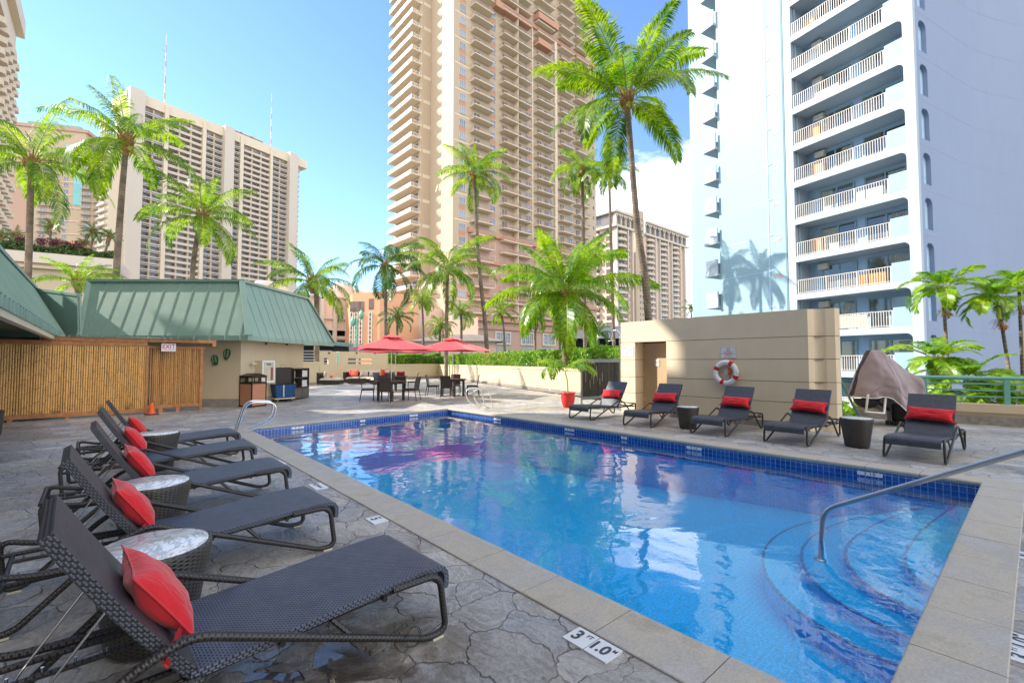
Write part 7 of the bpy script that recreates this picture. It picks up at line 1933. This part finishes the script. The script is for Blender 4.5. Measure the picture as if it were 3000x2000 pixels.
while x <= a_x1 + .1:
    m_.box(x - .45, x + .45, YA - .7, YA - .01, GROUND, zt_ - 1.6)
    if x + bw <= a_x1 + .1:
        r_ = bw / 2
        for i in range(10):
            q0, q1 = math.pi * i / 10, math.pi * (i + 1) / 10; c_ = x + r_; zc_ = zt_ - 1.6
            m_.add([(c_ - (r_ + .35) * math.cos(q0), YA - .7, zc_ + (r_ + .35) * math.sin(q0) * .55), (c_ - (r_ + .35) * math.cos(q1), YA - .7, zc_ + (r_ + .35) * math.sin(q1) * .55), (c_ - (r_ - .45) * math.cos(q1), YA - .7, zc_ + (r_ - .45) * math.sin(q1) * .55), (c_ - (r_ - .45) * math.cos(q0), YA - .7, zc_ + (r_ - .45) * math.sin(q0) * .55)], [(3, 2, 1, 0)])
            m_.add([(c_ - (r_ + .35) * math.cos(q0), YA - .7, zc_ + (r_ + .35) * math.sin(q0) * .55), (c_ - (r_ + .35) * math.cos(q1), YA - .7, zc_ + (r_ + .35) * math.sin(q1) * .55), (c_ - (r_ + .35) * math.cos(q1), YA + 2, zc_ + (r_ + .35) * math.sin(q1) * .55), (c_ - (r_ + .35) * math.cos(q0), YA + 2, zc_ + (r_ + .35) * math.sin(q0) * .55)], [(0, 1, 2, 3)])
    x += bw
for z in (zsp, zo1 + .1, zo2 - .5): m_.box(a_x0, a_x1, YA - .5, YA - .02, z - .3, z + .3)
m_.build('white_frame', TW['white'], ac, True)
m_ = MB(); x = xx - k0_ * bw
while x + bw <= a_x1 + .1:
    r_ = bw / 2 - .44; c_ = x + bw / 2; zc_ = zt_ - 1.6
    pts = [(c_ - r_ * math.cos(math.pi * i / 10), zc_ + r_ * .55 * math.sin(math.pi * i / 10)) for i in range(11)]
    m_.add([(a, YA - .05, b) for a, b in pts] + [(a, YA + 3, b) for a, b in pts], [tuple(range(11))[::-1]] + [(i, i + 1, 12 + i, 11 + i) for i in range(10)]); x += bw
m_.build('arch_infill', TW['pinklt'], ac, True)
m_ = MB(); zq = zt_
for px, w_, h_ in ((985, 3.2, 2.6), (1002, 3.4, 4.0), (1040, 3, 2.6), (775, 3, 2.5), (805, 3.2, 2)):
    x = onY(px, 850, YA + 8)[0]; m_.lathe([(w_, -1), (w_, h_ * .6), (w_ * .6, h_), (0, h_)], 8, (x, YA + 8, zq))
split_build(m_, 'roof_dome', TW['pinklt'], ac)
# orange building
YO = 96; ob = thing('orange_building', 'orange stucco building with white lattice windows, corner towards the pool', 'building', (onY(1113, 900, YO)[0], YO, GROUND))
xo = onY(1113, 900, YO)[0]; zo = onY(1113, 854, YO)[2]; xo2 = onY(1180, 900, YO)[0]; yo2 = onX(1033, 900, xo)[1] if False else YO + 30
Vl = hdir(-72); Pl = (xo, YO); ql = onP(1032, 900, Pl, Vl)
m_ = MB(); m_.poly([(xo, YO), (xo2 + 4, YO), (xo2 + 4, YO + 30), (ql[0] + 8, ql[1] + 26), (ql[0], ql[1])], GROUND, zo); m_.build('wall', TW['orange'], ob, True)
fo, vo, no_, rzo, lo_ = facade(Pl, v=Vl)
def so(px, py=900): return onP(px, py, Pl, Vl)[3]
for a in (1037, 1050, 1064, 1092):
    m_ = MB(fo); s_ = so(a); zt2_, zb2_ = onP(a, 915, Pl, Vl)[2], onP(a, 1007, Pl, Vl)[2]; m_.box(s_, s_ + .95, .0, .25, zb2_, zt2_); o = m_.build('lattice_strip', TW['white'], ob, True)
    m_ = MB(fo)
    for i in range(7): zc_ = zb2_ + (zt2_ - zb2_) * (i + .5) / 7; m_.add([(s_ + .47, .26, zc_ - .6), (s_ + .7, .26, zc_), (s_ + .47, .26, zc_ + .6), (s_ + .25, .26, zc_)], [(0, 1, 2, 3), (3, 2, 1, 0)])
    m_.build('lattice_holes', TW['room'], ob, True)
m_ = MB(fo)
for a in (1040, 1053, 1067, 1095): s_ = so(a); z_ = onP(a, 898 if a < 1090 else 890, Pl, Vl)[2]; m_.box(s_, s_ + 1.3, 0, .06, z_ - 1.2, z_ + 1.2)
split_build(m_, 'small_window', TW['room'], ob)
m_ = MB(); m_.box(onY(1130, 880, YO)[0], onY(1136, 880, YO)[0], YO - .06, YO, onY(1133, 895, YO)[2], onY(1133, 882, YO)[2]); m_.box(onY(1160, 880, YO)[0], onY(1170, 880, YO)[0], YO - .06, YO, onY(1165, 895, YO)[2], onY(1165, 886, YO)[2]); split_build(m_, 'front_window', TW['orange'], ob)
# pink-cream block between orange building and the tower
lk = thing('cream_annex', 'cream annex joining the orange building to the balconied tower', 'building', (xo2 + 6, YO + 2, GROUND))
m_ = MB(); zx = onY(1220, 835, YO + 3)[2]; m_.box(xo2 + 4.02, onY(1400, 900, YO + 3)[0], YO + 3, YO + 18, GROUND, onY(1240, 900, YO + 3)[2]); m_.build('wall', TW['pinklt'], lk, True)
# grey gabled pavilion and green roof pavilion
gp = D(1010, 1020, 62); gb = thing('gabled_pavilion', 'grey-roofed pavilion with a white gable left of the red umbrellas', 'building', (gp[0], gp[1], GROUND))
gd = lambda x, y, z: (gp[0] + rtx * x + fwx * y, gp[1] + rty * x + fwy * y, z)
zr_ = D(992, 1009, 62)[2]; ze_ = D(970, 1028, 62)[2]
m_ = MB(gd); m_.add([(-1.9, 0, ze_), (-.8, 0, zr_), (.5, 0, ze_ + .1), (-1.9, 9, ze_), (-.8, 9, zr_), (.5, 9, ze_ + .1)], [(0, 1, 4, 3), (1, 2, 5, 4)]); m_.add([(-.8, .4, zr_), (11, 2.5, zr_ - .0), (12, 0, ze_ - .6), (.5, 0, ze_ - .1)], [(0, 1, 2, 3), (3, 2, 1, 0)]); m_.build('roof', flat('grey_shingle', (.17, .175, .20), .8, 0, .2, 2), gb, True)
m_ = MB(gd); m_.beam((-1.95, -.08, ze_), (-.8, -.08, zr_), .15, .22); m_.beam((-.8, -.08, zr_), (.55, -.08, ze_), .15, .22); m_.box(-1.7, .3, -.04, .05, ze_ - .05, ze_ + .12); m_.build('gable_trim', TW['white'], gb, True)
m_ = MB(gd); m_.add([(-1.75, 0.05, ze_), (-.8, .05, zr_ - .1), (.35, .05, ze_)], [(0, 1, 2)]); m_.box(-1.6, .2, .2, 6, GROUND, ze_ - .01); m_.build('gable_wall', M['grey_frame'], gb, True)
gq = D(900, 1010, 55); gg_ = thing('dark_pavilion', 'dark pavilion with grey louvres behind the cream building end', 'building', (gq[0], gq[1], GROUND))
ge = lambda x, y, z: (gq[0] + rtx * x + fwx * y, gq[1] + rty * x + fwy * y, z)
m_ = MB(ge); m_.box(-3, 3.2, 0, 5, GROUND, D(900, 1012, 55)[2]); m_.build('wall', M['dark'], gg_, True)
m_ = MB(ge); m_.box(-3.5, 3.4, -1, 6, D(900, 1012, 55)[2], D(900, 1000, 55)[2]); m_.build('roof', M['roof'], gg_, True)
m_ = MB(ge)
for i in range(9): z_ = D(900, 1030, 55)[2] - i * .35; m_.box(-2.6, 3.0, -.12, -.02, z_, z_ + .15)
split_build(m_, 'louvre', flat('pale_louvre', (.3, .3, .33), .6), gg_)
for px, dp_, w_, py, nm in ((1810, 66, 8, 985, 'dark grey roofed pavilion left of the shower arm'), (1345, 68, 6.5, 992, 'tan roofed pavilion above the right red umbrella')):
    q_ = D(px, 1010, dp_); b_ = thing('low_pavilion', nm, 'building', (q_[0], q_[1], GROUND)); h_ = lambda x, y, z, q_=q_: (q_[0] + rtx * x + fwx * y, q_[1] + rty * x + fwy * y, z)
    zt3, ze3 = D(px, py - (12 if px < 1500 else 30), dp_)[2], D(px, py + 10, dp_)[2]
    m_ = MB(h_); m_.add([(-w_, -4, ze3), (w_, -4, ze3), (w_, 4, ze3), (-w_, 4, ze3), (-w_ * .45, 0, zt3), (w_ * .45, 0, zt3)], [(0, 1, 5, 4), (1, 2, 5), (2, 3, 4, 5), (3, 0, 4)]); m_.build('roof', flat('pavilion_roof%d' % px, (.12, .125, .14) if px > 1500 else (.42, .35, .27), .8, 0, .2, 2), b_, True)
    m_ = MB(h_); m_.box(-w_ * .85, w_ * .85, -3.2, 3.2, GROUND, ze3 - .02); m_.build('wall', M['dark'] if px > 1500 else TW['pinklt'], b_, True)
# street lamp with three lanterns before the orange building
q_ = D(1045, 1010, 60); sl_ = thing('street_lamp', 'green lamp post with twin lanterns before the orange building', 'street lamp', (q_[0], q_[1], GROUND)); zl_ = D(1045, 935, 60)[2]
m_ = MB(); m_.tube([(q_[0], q_[1], GROUND), (q_[0], q_[1], zl_)], .16, 8); m_.build('post', M['greenrail'], sl_, True)
for sg, dz in ((-1, -.4), (1, .5)):
    m_ = MB(); cxx, cyy = q_[0] + rtx * sg * .55, q_[1] + rty * sg * .55; m_.tube([(q_[0], q_[1], zl_ - .6), (cxx, cyy, zl_ + dz - .4)], .07, 6); m_.lathe([(0, -.5), (.25, -.45), (.38, .1), (.2, .5), (.05, .7), (0, .8)], 8, (cxx, cyy, zl_ + dz)); m_.build('lantern', M['greenrail'], sl_, True)
# ------------------------------------------------------------ raised terrace at the far left with its planting
TP = D(170, 745, 75)[:2]; f, v, n_, rz, left = facade(TP, 58)
def st(px, py=740): return S(px, py, TP, v)[3]
te = thing('raised_terrace', 'white raised terrace wall behind the palms at the far left', 'terrace', (TP[0], TP[1], GROUND))
zt_ = S(170, 744, TP, v)[2]; zb_ = S(170, 774, TP, v)[2]
m_ = MB(f); m_.box(st(-60), st(345), -14, 0, zb_, zt_); m_.build('white_band', TW['white'], te, True)
m_ = MB(f); m_.box(st(-60), st(345), -14, -.5, GROUND, zb_ - .01); m_.box(st(-60), st(345), -.49, .2, zb_ - .9, zb_ - .5); m_.build('lower_wall', TW['cream2'], te, True)
def tb(r_): s_ = r_.uniform(st(-60), st(345)); return f(s_, -r_.uniform(.2, 1.6), zt_ + r_.random() ** 1.3 * 1.5 * (1 + .5 * noise.noise(Vector((s_ * .3, 0, 0)))))
m_ = MB(); leafcloud(m_, tb, 5200, .42, 61); th_ = thing('hedge', 'dark olive hedge along the white terrace edge at far left', 'hedge', f(st(150), -1, zt_)); m_.build('foliage', M['olive'], th_, True)
for i, (px, w_) in enumerate(((50, 1.1), (113, 1.3), (152, 1.0), (187, .9), (221, 1.0))):
    s_ = st(px); b_ = thing('plum_bush', 'plum red bush on the terrace, %s from the left' % ('first', 'second', 'third', 'fourth', 'fifth')[i], 'bush', f(s_, -1, zt_ + 1), 0, 'plum red bushes on the terrace')
    m_ = MB(); leafcloud(m_, lambda r_: tuple(Vector(f(s_, -1, zt_ + 1.9)) + Vector((r_.gauss(0, 1), r_.gauss(0, 1), r_.gauss(0, .8))) * w_ * .36), 260, .3, 70 + i); m_.build('foliage', M['plum'], b_, True)
q_ = f(st(197), -4, zt_); u_ = thing('terrace_umbrella', 'orange umbrella on the far left terrace', 'umbrella', q_); m_ = MB(); m_.lathe([(2.6, 1.9), (1.3, 2.5), (0, 3.0)], 8, q_, smooth=False); m_.build('canopy', M['orange'], u_, True); m_ = MB(); m_.tube([q_, (q_[0], q_[1], q_[2] + 2.9)], .05, 6); m_.build('pole', M['metal'], u_, True)
for i, (px, py, r_, bx) in enumerate(((48, 690, 36, 40), (150, 662, 36, 143), (168, 712, 26, 168), (243, 712, 26, 235), (275, 680, 40, 262), (322, 692, 38, 305), (8, 690, 30, 4))):
    palm('coconut_palm', 'small terrace palm, %s' % ('behind the leftmost tall trunk', 'slender, right of the leftmost tall trunk', 'short, beside the slender one', 'short, before the rose tower windows', 'beside the second tall trunk', 'bushy, against the slab hotel end', 'at the left picture edge')[i], px, py, r_, 80, bx, 750, 'ABCD'[i % 4], seed={'A': 3, 'B': 8, 'C': 15, 'D': 21}['ABCD'[i % 4]], tr=.22, nf={'A': 18, 'B': 18, 'C': 18, 'D': 17}['ABCD'[i % 4]], nst=48, zrot=i, droop={'A': 1.5, 'B': 1.45, 'C': 1.6, 'D': 2.0}['ABCD'[i % 4]], leaf={'A': .26, 'B': .26, 'C': .26, 'D': .28}['ABCD'[i % 4]], mat='palm2', zbase=zt_, nuts=False, group='small palms on the terrace', hang=.9 if i % 4 == 3 else .95)

# ------------------------------------------------------------ the hotel the deck belongs to: stands left of the frame and shades the near deck
ho = thing('host_hotel', 'pale hotel slab standing left of the pool deck outside the picture', 'tower', (-9, 0, GROUND))
HY = 28.9
m_ = MB(); m_.box(-26, -8.3, -42, HY, GROUND, 33); m_.build('wall', TW['cream'], ho, True)
m_ = MB()
for i in range(10):
    z = 1 + i * 3.0; m_.box(-8.29, -7.0 if i else -8.1, -41, HY - .3, z + 2.4, z + 2.6); m_.box(-7.08, -7.0, -41, HY - .3, z + 2.6, z + 3.5) if i > 0 else None
split_build(m_, 'balcony_row', TW['white'], ho)
m_ = MB()
for i in range(10):
    for j in range(14): z = 1 + i * 3.0; y = -40 + j * 4.9; m_.box(-8.29, -8.22, y, y + 3.2, z + .1, z + 2.3)
split_build(m_, 'window', TW['glassdark'], ho)
